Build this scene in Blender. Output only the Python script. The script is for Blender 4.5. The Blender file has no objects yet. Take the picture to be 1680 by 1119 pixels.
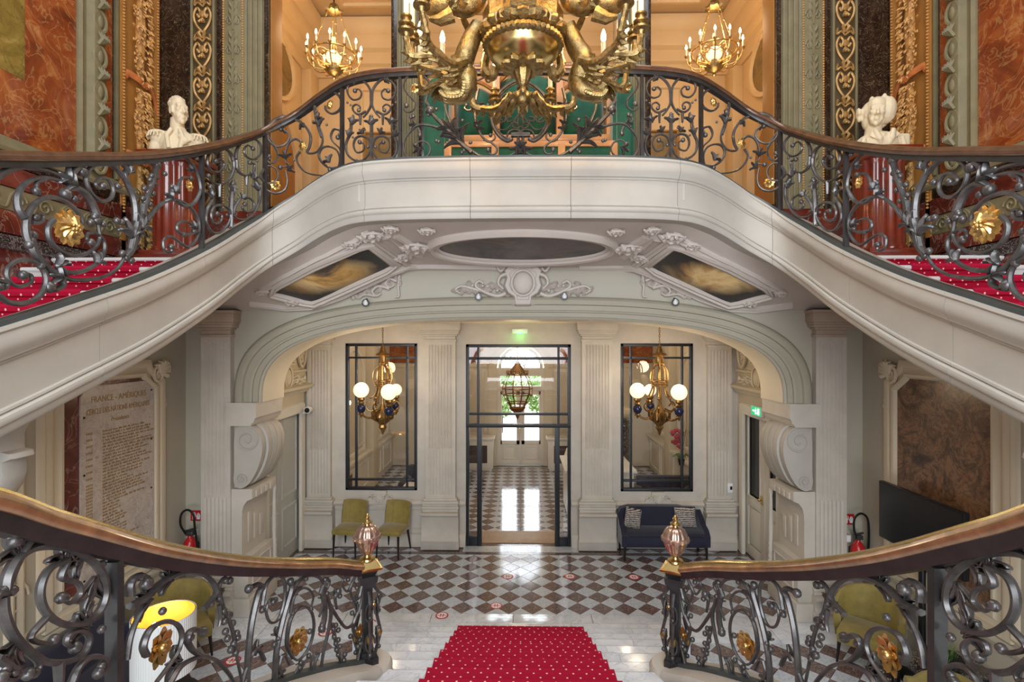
import bpy, bmesh, math, random
from math import sin, cos, pi, sqrt, atan2, radians
from mathutils import Vector, Matrix
from mathutils.bvhtree import BVHTree
random.seed(7)
SC = bpy.context.scene
COL = SC.collection
# ------------------------------------------------------------------ camera
EYE, FPX, YAW = 3.7, 850.0, 0.01647
cam_d = bpy.data.cameras.new('camera'); cam = bpy.data.objects.new('camera', cam_d); COL.objects.link(cam)
cam_d.sensor_width = 36; cam_d.lens = FPX/1680*36; cam_d.clip_start = .05; cam_d.clip_end = 200
cam.location = (0, 0, EYE); cam.rotation_euler = (pi/2, 0, YAW)
SC.camera = cam
# ------------------------------------------------------------------ exposure, sky, large lights
SC.view_settings.view_transform = 'Standard'; SC.view_settings.look = 'None'
SC.view_settings.gamma = 1; SC.view_settings.use_curve_mapping = False
SC.view_settings.exposure = 0.0
world = bpy.data.worlds.new('sky'); SC.world = world; world.use_nodes = True
bgn = world.node_tree.nodes['Background']; bgn.inputs[0].default_value = (.86, .93, 1, 1); bgn.inputs[1].default_value = 9.0

def area(name, loc, rot, sx, sy, power, col, spread=180):
    d = bpy.data.lights.new(name, 'AREA'); d.shape = 'RECTANGLE'; d.size = sx; d.size_y = sy
    d.energy = power; d.color = col; d.spread = radians(spread)
    o = bpy.data.objects.new(name, d); o.location = loc; o.rotation_euler = rot; COL.objects.link(o); return o
def point(name, loc, power, col, r=.08):
    d = bpy.data.lights.new(name, 'POINT'); d.energy = power; d.color = col; d.shadow_soft_size = r
    o = bpy.data.objects.new(name, d); o.location = loc; COL.objects.link(o); return o
WARM = (1, .56, .22); CREAM = (1, .8, .56)
area('skylight_daylight', (0, 2.6, 12.3), (0, 0, 0), 7.0, 6.0, 560, (.80, .90, 1))
area('landing_window_daylight', (0, -3.7, 5.5), (radians(86), 0, 0), 5.0, 5.6, 860, (.84, .92, 1))
area('low_fill_light', (0, -3.7, 1.2), (radians(90), 0, 0), 8.0, 1.8, 420, (.88, .94, 1))  # added fill under the landing to brighten the lower hall, no window there

# ------------------------------------------------------------------ helpers
SX = 1   # mirror switch: -1 builds the same piece on the other side of the axis
def ray(u, v):
    a = (u-840)/FPX; b = (559.5-v)/FPX
    return Vector((-sin(YAW)+cos(YAW)*a, cos(YAW)+sin(YAW)*a, b))
def U(u, v, Y):
    r = ray(u, v); t = Y/r.y
    return Vector((r.x*t, Y, EYE+r.z*t))
def lerp(a, b, t): return a+(b-a)*t

class MB:
    def __init__(s): s.v = []; s.f = []; s.uv = None
    def add(s, vs, fs):
        n = len(s.v); s.v += [tuple(p) for p in vs]; s.f += [tuple(i+n for i in f) for f in fs]; return s
    def box(s, x0, x1, y0, y1, z0, z1):
        if x0 > x1: x0, x1 = x1, x0
        if y0 > y1: y0, y1 = y1, y0
        if z0 > z1: z0, z1 = z1, z0
        return s.add([(x0,y0,z0),(x1,y0,z0),(x1,y1,z0),(x0,y1,z0),(x0,y0,z1),(x1,y0,z1),(x1,y1,z1),(x0,y1,z1)],
              [(0,3,2,1),(4,5,6,7),(0,1,5,4),(1,2,6,5),(2,3,7,6),(3,0,4,7)])
    def cbox(s, x0, x1, y0, y1, z0, z1, c=.01):
        # box with chamfered edges
        for a, b in ((x0, x1), (y0, y1), (z0, z1)): c = min(c, abs(b-a)*.45)
        if x0 > x1: x0, x1 = x1, x0
        if y0 > y1: y0, y1 = y1, y0
        if z0 > z1: z0, z1 = z1, z0
        bm = bmesh.new(); bmesh.ops.create_cube(bm, size=1)
        for q in bm.verts: q.co = Vector(((x0+x1)/2+q.co.x*(x1-x0), (y0+y1)/2+q.co.y*(y1-y0), (z0+z1)/2+q.co.z*(z1-z0)))
        bmesh.ops.bevel(bm, geom=bm.edges[:], offset=c, segments=2, affect='EDGES', profile=.6)
        bm.verts.index_update()
        s.add([q.co.copy() for q in bm.verts], [[q.index for q in f.verts] for f in bm.faces]); bm.free(); return s
    def prism(s, poly, axis, a, b):
        # poly: list of 2d points; axis: 'x' -> (a; y,z), 'y' -> (x,z), 'z' -> (x,y)
        n = len(poly)
        def mk(p, t): return {'x': (t, p[0], p[1]), 'y': (p[0], t, p[1]), 'z': (p[0], p[1], t)}[axis]
        vs = [mk(p, a) for p in poly]+[mk(p, b) for p in poly]
        fs = [tuple(range(n))[::-1], tuple(range(n, 2*n))]+[(i, (i+1) % n, n+(i+1) % n, n+i) for i in range(n)]
        return s.add(vs, fs)
    def lathe(s, prof, c=(0,0,0), seg=16, flute=0, famp=0, axis='z'):
        vs = []; fs = []; n = len(prof)
        for i in range(seg):
            a = 2*pi*i/seg; k = 1+(famp*cos(flute*a) if flute else 0)
            for r, z in prof:
                x, y = r*k*cos(a), r*k*sin(a)
                vs.append((c[0]+x, c[1]+y, c[2]+z) if axis == 'z' else ((c[0]+x, c[1]+z, c[2]+y) if axis == 'y' else (c[0]+z, c[1]+x, c[2]+y)))
        for i in range(seg):
            j = (i+1) % seg
            for k in range(n-1):
                fs.append((i*n+k, j*n+k, j*n+k+1, i*n+k+1))
        fs.append(tuple(i*n for i in range(seg))[::-1]); fs.append(tuple(i*n+n-1 for i in range(seg)))
        return s.add(vs, fs)
    def ball(s, c, r, seg=10, rings=6, rot=None):
        if not hasattr(r, '__len__'): r = (r, r, r)
        vs = []; fs = []
        for j in range(1, rings):
            t = pi*j/rings
            for i in range(seg):
                a = 2*pi*i/seg; p = Vector((r[0]*sin(t)*cos(a), r[1]*sin(t)*sin(a), r[2]*cos(t)))
                if rot is not None: p = rot @ p
                vs.append(Vector(c)+p)
        top = Vector((0,0,r[2])); 
        if rot is not None: top = rot @ top
        vs.append(Vector(c)+top); vs.append(Vector(c)-top); T = len(vs)-2; B = len(vs)-1
        for j in range(rings-2):
            for i in range(seg):
                k = (i+1) % seg
                fs.append((j*seg+i, (j+1)*seg+i, (j+1)*seg+k, j*seg+k))
        for i in range(seg):
            k = (i+1) % seg
            fs.append((T, i, k)); fs.append((B, (rings-2)*seg+k, (rings-2)*seg+i))
        return s.add(vs, fs)
    def tube(s, pts, rad, seg=6, closed=False, flat=1.0, up=None):
        pts = [Vector(p) for p in pts]; n = len(pts)
        if n < 2: return s
        R = rad if hasattr(rad, '__len__') else [rad]*n
        vs = []; fs = []; nrm = Vector(up) if up is not None else None
        for i, p in enumerate(pts):
            if closed: t = pts[(i+1) % n]-pts[i-1]
            else: t = pts[min(i+1, n-1)]-pts[max(i-1, 0)]
            if t.length < 1e-9: t = Vector((0,0,1))
            t.normalize()
            if nrm is None:
                h = Vector((0,1,0)) if abs(t.y) < .9 else Vector((1,0,0)); nrm = (h-t*h.dot(t)).normalized()
            else:
                m = nrm-t*nrm.dot(t)
                nrm = m.normalized() if m.length > 1e-6 else t.orthogonal().normalized()
            b = t.cross(nrm)
            for k in range(seg):
                a = 2*pi*(k+.5)/seg
                vs.append(p+nrm*(cos(a)*R[i]*flat)+b*(sin(a)*R[i]))
        for i in range(n if closed else n-1):
            j = (i+1) % n
            for k in range(seg):
                l = (k+1) % seg
                fs.append((i*seg+k, i*seg+l, j*seg+l, j*seg+k))
        if not closed: fs.append(tuple(range(seg))[::-1]); fs.append(tuple((n-1)*seg+k for k in range(seg)))
        return s.add(vs, fs)
    def sweep(s, rings, close_prof=True, caps=True, loop=False):
        # rings: list of lists of points (same count)
        n = len(rings); m = len(rings[0]); vs = [p for r in rings for p in r]; fs = []
        for i in range(n if loop else n-1):
            j = (i+1) % n
            for k in range(m if close_prof else m-1):
                l = (k+1) % m
                fs.append((i*m+k, i*m+l, j*m+l, j*m+k))
        if caps and close_prof and not loop:
            fs.append(tuple(range(m))[::-1]); fs.append(tuple((n-1)*m+k for k in range(m)))
        return s.add(vs, fs)
    def frame(s, path, prof, closed=True, nrm=(0,-1,0)):
        # moulding along a flat closed/open path; prof = [(inward offset, height along nrm)], mitred
        nrm = Vector(nrm); P = [Vector(p) for p in path]; n = len(P); rings = []
        for i, p in enumerate(P):
            a = P[i-1] if (closed or i > 0) else None; b = P[(i+1) % n] if (closed or i < n-1) else None
            d1 = (p-a).normalized() if a is not None else (b-p).normalized()
            d2 = (b-p).normalized() if b is not None else d1
            n1 = nrm.cross(d1); n2 = nrm.cross(d2); m = (n1+n2)
            m = m/max(.3, (1+n1.dot(n2))) if m.length > 1e-6 else n1
            rings.append([p+m*o+nrm*h for o, h in prof])
        return s.sweep(rings, True, not closed, closed)
    def xf(s, M, start=0):
        s.v = s.v[:start]+[tuple(M @ Vector(p)) for p in s.v[start:]]; return s
    def mesh(s, name, mat, smooth=True):
        me = bpy.data.meshes.new(name)
        vs, fs = s.v, s.f
        if SX < 0: vs = [(-p[0], p[1], p[2]) for p in vs]; fs = [f[::-1] for f in fs]
        me.from_pydata(vs, [], fs)
        if s.uv:
            ul = me.uv_layers.new(name='UVMap')
            for l in me.loops: ul.data[l.index].uv = s.uv[l.vertex_index]
        if smooth:
            me.polygons.foreach_set('use_smooth', [True]*len(me.polygons))
            if smooth != 'all': me.set_sharp_from_angle(angle=radians(38))
        me.materials.append(mat); me.update(); return me

def link(name, me, parent=None, loc=None):
    o = bpy.data.objects.new(name, me); COL.objects.link(o)
    if parent is not None:
        o.parent = parent
        if parent.parent is None: o.matrix_parent_inverse = Matrix.Translation(-parent.location)
    if loc is not None: o.location = loc
    return o
def obj(name, mb, mat, parent=None, smooth=True, fix=True):
    me = mb.mesh(name, mat, smooth)
    if fix and len(me.polygons) < 40000:
        bm = bmesh.new(); bm.from_mesh(me); bmesh.ops.recalc_face_normals(bm, faces=bm.faces); bm.to_mesh(me); bm.free()
    return link(name, me, parent)
def tag(o, label=None, cat=None, group=None, kind=None):
    if label: o['label'] = label
    if cat: o['category'] = cat
    if group: o['group'] = group
    if kind: o['kind'] = kind
    return o
def thing(name, label, cat, loc=(0,0,0), group=None):
    o = bpy.data.objects.new(name, None); COL.objects.link(o); o.empty_display_size = .1
    o.location = (loc[0]*SX, loc[1], loc[2]); return tag(o, label, cat, group)
def struct(name, label, loc=(0,0,0)):
    o = bpy.data.objects.new(name, None); COL.objects.link(o); o.empty_display_size = .1; o.location = loc
    o['kind'] = 'structure'; o['label'] = label; return o
def dup(root, loc=None, rz=None, label=None):
    r = root.copy(); COL.objects.link(r)
    if loc is not None: r.location = loc
    if rz is not None: r.rotation_euler.z = rz
    if label: r['label'] = label
    for ch in list(root.children):
        c = ch.copy(); COL.objects.link(c); c.parent = r
        for g in list(ch.children):
            d = g.copy(); COL.objects.link(d); d.parent = c
    return r
def crom(pts, n=6, closed=False):
    P = [Vector(p) for p in pts]; m = len(P); out = []
    if m < 3 and not closed: return [P[0].lerp(P[-1], i/n) for i in range(n+1)]
    for i in range(m if closed else m-1):
        p0 = P[i-1] if (closed or i > 0) else P[0]*2-P[1]; p1 = P[i]; p2 = P[(i+1) % m]
        p3 = P[(i+2) % m] if (closed or i+2 < m) else P[-1]*2-P[-2]
        for k in range(n):
            t = k/n
            out.append(.5*((2*p1)+(p2-p0)*t+(2*p0-5*p1+4*p2-p3)*t*t+(3*p1-p0-3*p2+p3)*t**3))
    if not closed: out.append(P[-1].copy())
    return out
def fuse(name, mb, mat, parent=None, voxel=.01, smooth=6):
    # one continuous surface out of overlapping volumes
    o = obj(name+'_raw', mb, mat)
    m = o.modifiers.new('r', 'REMESH'); m.mode = 'VOXEL'; m.voxel_size = voxel
    if smooth: k = o.modifiers.new('s', 'SMOOTH'); k.iterations = smooth; k.factor = .5
    dg = bpy.context.evaluated_depsgraph_get(); me = bpy.data.meshes.new_from_object(o.evaluated_get(dg))
    bpy.data.objects.remove(o); me.name = name
    me.polygons.foreach_set('use_smooth', [True]*len(me.polygons))
    if not me.materials: me.materials.append(mat)
    return link(name, me, parent)
# ------------------------------------------------------------------ materials
class NT:
    def __init__(s, name):
        s.m = bpy.data.materials.new(name); s.m.use_nodes = True; s.t = s.m.node_tree
        s.b = s.t.nodes['Principled BSDF']
    def n(s, kind, **kw):
        q = s.t.nodes.new(kind)
        for k, v in kw.items():
            if k.startswith('i_'):
                key = k[2:]; q.inputs[int(key) if key.isdigit() else key.replace('_', ' ')].default_value = v
            else: setattr(q, k, v)
        return q
    def l(s, a, ao, b, bi): s.t.links.new(a.outputs[ao], b.inputs[bi]); return b
    def coord(s, kind='Object', scale=(1,1,1), rot=(0,0,0)):
        c = s.n('ShaderNodeTexCoord'); m = s.n('ShaderNodeMapping'); m.inputs['Scale'].default_value = scale; m.inputs['Rotation'].default_value = rot
        s.l(c, kind, m, 'Vector'); return m
    def ramp(s, stops):
        r = s.n('ShaderNodeValToRGB'); e = r.color_ramp.elements
        while len(e) < len(stops): e.new(.5)
        for q, (p, c) in zip(e, stops): q.position = p; q.color = (*c, 1) if len(c) == 3 else c
        return r
    def bump(s, node, out, strength, dist=.01):
        b = s.n('ShaderNodeBump'); b.inputs['Strength'].default_value = strength; b.inputs['Distance'].default_value = dist
        s.l(node, out, b, 'Height'); s.l(b, 'Normal', s.b, 'Normal'); return b
def srgb(r, g, b):
    f = lambda c: (c/255/12.92) if c/255 <= .04045 else ((c/255+.055)/1.055)**2.4
    return (f(r), f(g), f(b))
def plain(name, c, rough=.5, metal=0, var=.12, scale=6, bump=0, bscale=60, sheen=0, coat=0, spec=.5):
    k = NT(name); m = k.coord(scale=(scale,)*3)
    nz = k.n('ShaderNodeTexNoise', i_Scale=1.0, i_Detail=5.0, i_Roughness=.6); k.l(m, 0, nz, 'Vector')
    lo = tuple(x*(1-var) for x in c); hi = tuple(min(1, x*(1+var)) for x in c)
    r = k.ramp([(.3, lo), (.7, hi)]); k.l(nz, 'Fac', r, 0); k.l(r, 0, k.b, 'Base Color')
    k.b.inputs['Roughness'].default_value = rough; k.b.inputs['Metallic'].default_value = metal
    k.b.inputs['Specular IOR Level'].default_value = spec
    if sheen: k.b.inputs['Sheen Weight'].default_value = sheen; k.b.inputs['Sheen Roughness'].default_value = .35
    if coat: k.b.inputs['Coat Weight'].default_value = coat; k.b.inputs['Coat Roughness'].default_value = .1
    if bump:
        n2 = k.n('ShaderNodeTexNoise', i_Scale=bscale/scale, i_Detail=6.0); k.l(m, 0, n2, 'Vector'); k.bump(n2, 'Fac', bump, .006)
    return k.m
def marble(name, stops, vein, vpos=.5, vw=.03, scale=2.5, rough=.18, coat=.3, distort=1.4, mixv=.8):
    k = NT(name); m = k.coord(scale=(scale,)*3)
    w = k.n('ShaderNodeTexNoise', i_Scale=1.3, i_Detail=8.0, i_Roughness=.62, i_Distortion=distort); k.l(m, 0, w, 'Vector')
    r = k.ramp(stops); k.l(w, 'Fac', r, 0)
    v = k.n('ShaderNodeTexNoise', i_Scale=2.1, i_Detail=6.0, i_Distortion=distort*1.3); k.l(m, 0, v, 'Vector')
    vr = k.ramp([(max(0, vpos-vw), (0,0,0)), (vpos, (1,1,1)), (min(1, vpos+vw), (0,0,0))]); k.l(v, 'Fac', vr, 0)
    mu = k.n('ShaderNodeMath', operation='MULTIPLY', i_1=mixv); k.l(vr, 0, mu, 0)
    mx = k.n('ShaderNodeMix', data_type='RGBA'); k.l(mu, 0, mx, 'Factor'); k.l(r, 0, mx, 6); mx.inputs[7].default_value = (*vein, 1)
    k.l(mx, 2, k.b, 'Base Color'); k.b.inputs['Roughness'].default_value = rough
    k.b.inputs['Coat Weight'].default_value = coat; k.b.inputs['Coat Roughness'].default_value = .08
    return k.m
def emit(name, c, st):
    k = NT(name); k.b.inputs['Base Color'].default_value = (*c, 1); k.b.inputs['Emission Color'].default_value = (*c, 1); k.b.inputs['Emission Strength'].default_value = st
    return k.m
M = {}
M['stone'] = plain('pale_limestone', srgb(176,171,161), .55, var=.09, scale=1.6, bump=.08, bscale=25, spec=.4)
M['stone2'] = plain('hall_limestone', srgb(192,184,172), .6, var=.09, scale=3, bump=.12, bscale=40)
M['stone3'] = plain('brown_tinted_limestone', srgb(178,160,142), .6, var=.12, scale=3, bump=.12, bscale=40)
M['wallpaint'] = plain('grey_cream_wall', srgb(174,168,152), .6, var=.03, scale=1)
M['olive'] = plain('olive_grey_paint', srgb(162,156,138), .55, var=.04, scale=2)
M['cream'] = plain('warm_cream_wall', srgb(214,202,178), .6, var=.04, scale=2)
M['creampanel'] = plain('cream_panel_paint', srgb(200,188,164), .55, var=.04, scale=2)
M['plaster'] = plain('white_plaster', srgb(194,184,174), .6, var=.03, scale=3)
M['whitewood'] = plain('white_painted_wood', srgb(222,216,202), .4, var=.03, scale=3)
M['greydoor'] = plain('pale_grey_door_paint', srgb(190,190,184), .45, var=.03, scale=3)
M['marble_white'] = marble('white_marble', [(.3, srgb(196,203,212)), (.6, srgb(222,226,231))], srgb(140,148,158), .5, .02, 2.2, .14, .3, 1.0, .45)
M['tile_white'] = marble('white_marble_tile', [(.3, srgb(180,188,198)), (.65, srgb(206,211,218))], srgb(140,148,158), .5, .03, 3.0, .12, .4, 1.2, .5)
M['tile_dark'] = marble('brown_marble_tile', [(.3, srgb(70,56,54)), (.5, srgb(104,84,80)), (.7, srgb(96,70,66))], srgb(190,178,170), .5, .018, 4.5, .12, .4, 1.8, .6)
M['marble_brown'] = marble('brown_marble_band', [(.3, srgb(74,60,56)), (.7, srgb(104,86,80))], srgb(180,168,160), .5, .015, 4, .14, .4, 1.8, .5)
M['marble_red'] = marble('red_marble', [(.3, srgb(92,36,16)), (.48, srgb(142,66,28)), (.6, srgb(164,88,40)), (.72, srgb(186,128,70))], srgb(206,160,100), .5, .03, 1.5, .2, .4, 1.6, .4)
M['marble_deep'] = marble('deep_red_marble', [(.3, srgb(66,26,18)), (.5, srgb(100,42,30)), (.7, srgb(120,58,44))], srgb(190,170,150), .5, .02, 1.6, .2, .4, 1.2, .35)
M['marble_yellow'] = marble('yellow_marble', [(.3, srgb(104,84,30)), (.55, srgb(146,122,54)), (.7, srgb(168,146,78))], srgb(70,60,34), .5, .02, 2.0, .25, .3, 1.8, .6)
M['marble_dark'] = marble('dark_brown_marble', [(.3, srgb(24,16,11)), (.6, srgb(48,32,21)), (.75, srgb(62,40,25))], srgb(150,130,100), .5, .012, 3, .2, .4, 1.8, .5)
M['marble_black'] = marble('black_veined_marble', [(.3, srgb(30,26,24)), (.6, srgb(60,52,46)), (.75, srgb(84,72,62))], srgb(206,200,190), .5, .02, 5, .2, .4, 2.0, .6)
M['marble_panel'] = marble('brecciated_brown_marble', [(.28, srgb(50,34,24)), (.42, srgb(104,74,50)), (.55, srgb(142,106,74)), (.7, srgb(120,76,52))], srgb(58,42,40), .5, .05, 2.4, .3, .25, 2.0, .7)
M['plaque'] = marble('pale_plaque_marble', [(.3, srgb(170,158,148)), (.6, srgb(196,186,176))], srgb(96,82,78), .5, .012, 3, .3, .2, 1.6, .7)
M['iron'] = plain('wrought_iron', srgb(96,94,93), .34, .6, var=.35, scale=14, bump=.1, bscale=80)
M['ironplain'] = plain('dark_iron_bar', srgb(70,69,70), .38, .6, var=.25, scale=8, bump=.06, bscale=60)
M['gilt'] = plain('gilt_bronze', srgb(212,178,112), .34, .95, var=.3, scale=20, bump=.15, bscale=90)
M['bronze'] = plain('antique_gilt_bronze', srgb(156,134,88), .33, .92, var=.5, scale=26, bump=.7, bscale=110)
M['darkbronze'] = plain('dark_gilt_bronze', srgb(136,104,60), .34, .9, var=.35, scale=24, bump=.2, bscale=90)
M['gallerywall'] = plain('gallery_cream_paint', srgb(204,174,128), .6, var=.04, scale=2)
M['brass'] = plain('polished_brass', srgb(214,190,128), .24, 1, var=.1, scale=6)
M['railwood'] = plain('worn_brown_handrail', srgb(156,120,80), .3, .35, var=.4, scale=10, coat=.4)
M['railwood2'] = plain('dark_handrail', srgb(104,74,54), .3, .45, var=.35, scale=10, coat=.4)
M['black'] = plain('black_metal', srgb(26,27,30), .35, .4, var=.1)
M['frameblack'] = plain('black_window_frame', srgb(34,36,42), .4, .3, var=.1)
M['greenpaint'] = plain('grey_green_moulding', srgb(118,108,78), .5, var=.14, scale=6, bump=.1, bscale=50)
M['greendark'] = plain('olive_bronze_ground', srgb(74,58,32), .5, var=.2, scale=6)
M['goldorn'] = plain('old_gold_ornament', srgb(168,128,72), .45, .35, var=.25, scale=12, bump=.15, bscale=70)
M['ochre'] = plain('ochre_panel', srgb(158,106,46), .55, var=.12, scale=4)
M['garland'] = plain('carved_garland', srgb(196,142,76), .5, .1, var=.25, scale=14, bump=.15, bscale=70)
M['ribbon'] = plain('copper_ribbon', srgb(206,120,66), .4, .3, var=.2, scale=14)
M['bust'] = plain('carved_white_marble', srgb(208,190,156), .5, var=.06, scale=5, bump=.06, bscale=60)
M['pedestal'] = plain('polished_red_wood', srgb(104,36,20), .24, var=.3, scale=5, coat=.6)
M['velvetgreen'] = plain('emerald_velvet', srgb(0,80,54), .7, var=.35, scale=7, sheen=.5)
M['olivevelvet'] = plain('olive_velvet', srgb(138,122,60), .7, var=.22, scale=7, sheen=.6)
M['navy'] = plain('navy_velvet', srgb(30,30,50), .75, var=.2, scale=7, sheen=.4)
M['lightwood'] = plain('honey_wood', srgb(196,140,88), .35, var=.18, scale=7, coat=.3)
M['blackwood'] = plain('black_wood', srgb(24,20,20), .4, var=.2)
M['redpaint'] = plain('red_enamel', srgb(176,16,24), .3, var=.08, coat=.4)
M['white'] = plain('white_plastic', srgb(228,228,226), .4, var=.02)
M['paper'] = plain('white_paper', srgb(226,222,214), .8, var=.02)
M['screen'] = plain('black_screen', srgb(22,23,26), .25, var=.05)
M['grille'] = plain('brown_grille', srgb(86,66,52), .5, var=.1)
M['urn'] = plain('copper_urn', srgb(196,166,150), .26, .85, var=.25, scale=18)
M['goldleaf'] = plain('gold_lined_shade', srgb(222,164,72), .4, .3, var=.05)
M['leafgreen'] = plain('garden_leaves', srgb(90,126,60), .6, var=.5, scale=9)
M['gravel'] = plain('pale_gravel', srgb(206,198,186), .9, var=.1, scale=20)
M['flower'] = plain('crimson_petals', srgb(176,20,50), .6, var=.2)
M['goldtext'] = plain('gold_lettering', srgb(160,130,84), .5, .2, var=.1)
M['inkdark'] = plain('dark_ink', srgb(60,56,60), .7, var=.1)
M['shoe'] = plain('sticker_red', srgb(190,34,44), .5, var=.05)
M['nosing'] = plain('pale_step_stone', srgb(206,204,200), .35, var=.06, scale=4)
M['plinthgrey'] = plain('slate_bottom_bar', srgb(72,78,78), .45, .2, var=.15, scale=6)
M['pwood'] = plain('oak_mat', srgb(176,150,122), .5, var=.12, scale=6)
M['bulb'] = emit('lit_candle_bulb', (1, .74, .42), 26)
M['candle'] = plain('ivory_candle_sleeve', srgb(240,226,196), .5, var=.03)
M['globe'] = emit('lit_opal_globe', (1, .80, .46), 1.25)
M['lampglow'] = emit('lit_bulb', (1, .75, .35), 30)
M['greenled'] = emit('green_led', (.05, 1, .10), 9)
M['exitgreen'] = emit('lit_exit_panel', (.03, .5, .2), .8)
M['exitwhite'] = emit('lit_exit_symbol', (.85, 1, .9), 1.0)
M['silverjar'] = plain('blue_glazed_jar', srgb(40,44,74), .2, .3, var=.2)
def glassmat():
    k = NT('clear_glass'); t = k.t; o = t.nodes['Material Output']
    tr = k.n('ShaderNodeBsdfTransparent'); gl = k.n('ShaderNodeBsdfGlossy'); gl.inputs['Roughness'].default_value = .02
    fr = k.n('ShaderNodeFresnel', i_IOR=1.45); mx = k.n('ShaderNodeMixShader')
    k.l(fr, 0, mx, 0); k.l(tr, 0, mx, 1); k.l(gl, 0, mx, 2); k.l(mx, 0, o, 'Surface'); return k.m
M['glass'] = glassmat()
def mirrormat():
    k = NT('mirror_glass'); k.b.inputs['Metallic'].default_value = 1; k.b.inputs['Roughness'].default_value = .03; k.b.inputs['Base Color'].default_value = (.8,.8,.78,1); return k.m
M['mirror'] = mirrormat()
def carpetmat():
    k = NT('red_dotted_carpet'); c = k.n('ShaderNodeTexCoord'); sp = k.n('ShaderNodeSeparateXYZ'); k.l(c, 'UV', sp, 0)
    def fr(axis, off, size):
        a = k.n('ShaderNodeMath', operation='MULTIPLY_ADD', i_1=1/size, i_2=off); k.l(sp, axis, a, 0)
        f = k.n('ShaderNodeMath', operation='FRACT'); k.l(a, 0, f, 0)
        g = k.n('ShaderNodeMath', operation='SUBTRACT', i_1=.5); k.l(f, 0, g, 0); return g
    ds = []
    for off in (0, .5):
        x = fr('X', off, .105); y = fr('Y', off, .105); cb = k.n('ShaderNodeCombineXYZ'); k.l(x, 0, cb, 0); k.l(y, 0, cb, 1)
        ln = k.n('ShaderNodeVectorMath', operation='LENGTH'); k.l(cb, 0, ln, 0)
        lt = k.n('ShaderNodeMath', operation='LESS_THAN', i_1=.075); k.l(ln, 'Value', lt, 0); ds.append(lt)
    mxm = k.n('ShaderNodeMath', operation='MAXIMUM'); k.l(ds[0], 0, mxm, 0); k.l(ds[1], 0, mxm, 1)
    nz = k.n('ShaderNodeTexNoise', i_Scale=300.0, i_Detail=2.0); k.l(c, 'UV', nz, 'Vector')
    r = k.ramp([(.3, srgb(142,10,38)), (.7, srgb(184,24,60))]); k.l(nz, 'Fac', r, 0)
    mx = k.n('ShaderNodeMix', data_type='RGBA'); k.l(mxm, 0, mx, 'Factor'); k.l(r, 0, mx, 6); mx.inputs[7].default_value = (*srgb(240,190,180), 1)
    k.l(mx, 2, k.b, 'Base Color'); k.b.inputs['Roughness'].default_value = .95; k.b.inputs['Specular IOR Level'].default_value = .15
    k.bump(nz, 'Fac', .3, .004); return k.m
M['carpet'] = carpetmat()
def painting(name, stops, scale, rot=0, dark=False):
    k = NT(name); m = k.coord(scale=(scale, scale, scale*1.6), rot=(0, 0, rot))
    n1 = k.n('ShaderNodeTexNoise', i_Scale=1.0, i_Detail=9.0, i_Roughness=.6, i_Distortion=1.2); k.l(m, 0, n1, 'Vector')
    r = k.ramp(stops); k.l(n1, 'Fac', r, 0); k.b.inputs['Roughness'].default_value = .35
    if not dark: k.l(r, 0, k.b, 'Base Color'); return k.m
    # the picture itself: a lit cloud in the middle of a dark ground
    g = k.n('ShaderNodeTexCoord'); mp = k.n('ShaderNodeMapping'); mp.inputs['Location'].default_value = (-.5,-.5,-.5); k.l(g, 'Generated', mp, 0)
    ln = k.n('ShaderNodeVectorMath', operation='LENGTH'); k.l(mp, 0, ln, 0)
    ad = k.n('ShaderNodeMath', operation='MULTIPLY_ADD', i_1=.5, i_2=-.25); k.l(n1, 'Fac', ad, 0)
    sm = k.n('ShaderNodeMath', operation='ADD'); k.l(ln, 'Value', sm, 0); k.l(ad, 0, sm, 1)
    dr = k.ramp([(.22, (0,0,0)), (.52, (1,1,1))]); k.l(sm, 0, dr, 0)
    mx = k.n('ShaderNodeMix', data_type='RGBA'); k.l(dr, 0, mx, 'Factor'); k.l(r, 0, mx, 6); mx.inputs[7].default_value = (*srgb(58,54,52), 1)
    k.l(mx, 2, k.b, 'Base Color'); return k.m
M['paint_oval'] = painting('dark_oil_painting', [(.3, srgb(42,42,44)), (.45, srgb(84,80,80)), (.55, srgb(104,92,88)), (.62, srgb(90,58,44)), (.72, srgb(56,48,44))], 1.8)
M['paint_side'] = painting('golden_cloud_painting', [(.28, srgb(40,34,30)), (.38, srgb(96,84,72)), (.46, srgb(206,160,92)), (.54, srgb(236,204,146)), (.62, srgb(196,146,84)), (.7, srgb(92,84,80))], .9, 0, True)
M['paint_arch'] = painting('olive_arch_painting', [(.3, srgb(70,56,26)), (.5, srgb(128,100,48)), (.7, srgb(90,80,50))], 1.6)
def stripe():
    k = NT('zigzag_cushion_cloth'); m = k.coord(scale=(1,1,1))
    w = k.n('ShaderNodeTexWave', wave_type='BANDS', bands_direction='Z', i_Scale=11.0, i_Distortion=2.5, i_Detail=1.0); w.inputs['Detail Scale'].default_value = 6
    k.l(m, 0, w, 'Vector'); r = k.ramp([(.4, srgb(44,42,50)), (.6, srgb(196,184,172))]); k.l(w, 'Fac', r, 0); k.l(r, 0, k.b, 'Base Color'); k.b.inputs['Roughness'].default_value = .9; return k.m
M['stripe'] = stripe()
# ------------------------------------------------------------------ stair geometry shared by many pieces
def RES(path, step):
    P = crom(path, 10); out = [P[0]]; acc = 0
    for a, b in zip(P, P[1:]):
        d = (b-a).length
        while acc+d >= step:
            t = (step-acc)/d; a = a.lerp(b, t); out.append(a.copy()); d = (b-a).length; acc = 0
        acc += d
    if (out[-1]-P[-1]).length > step*.3: out.append(P[-1])
    else: out[-1] = P[-1]
    return out
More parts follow.
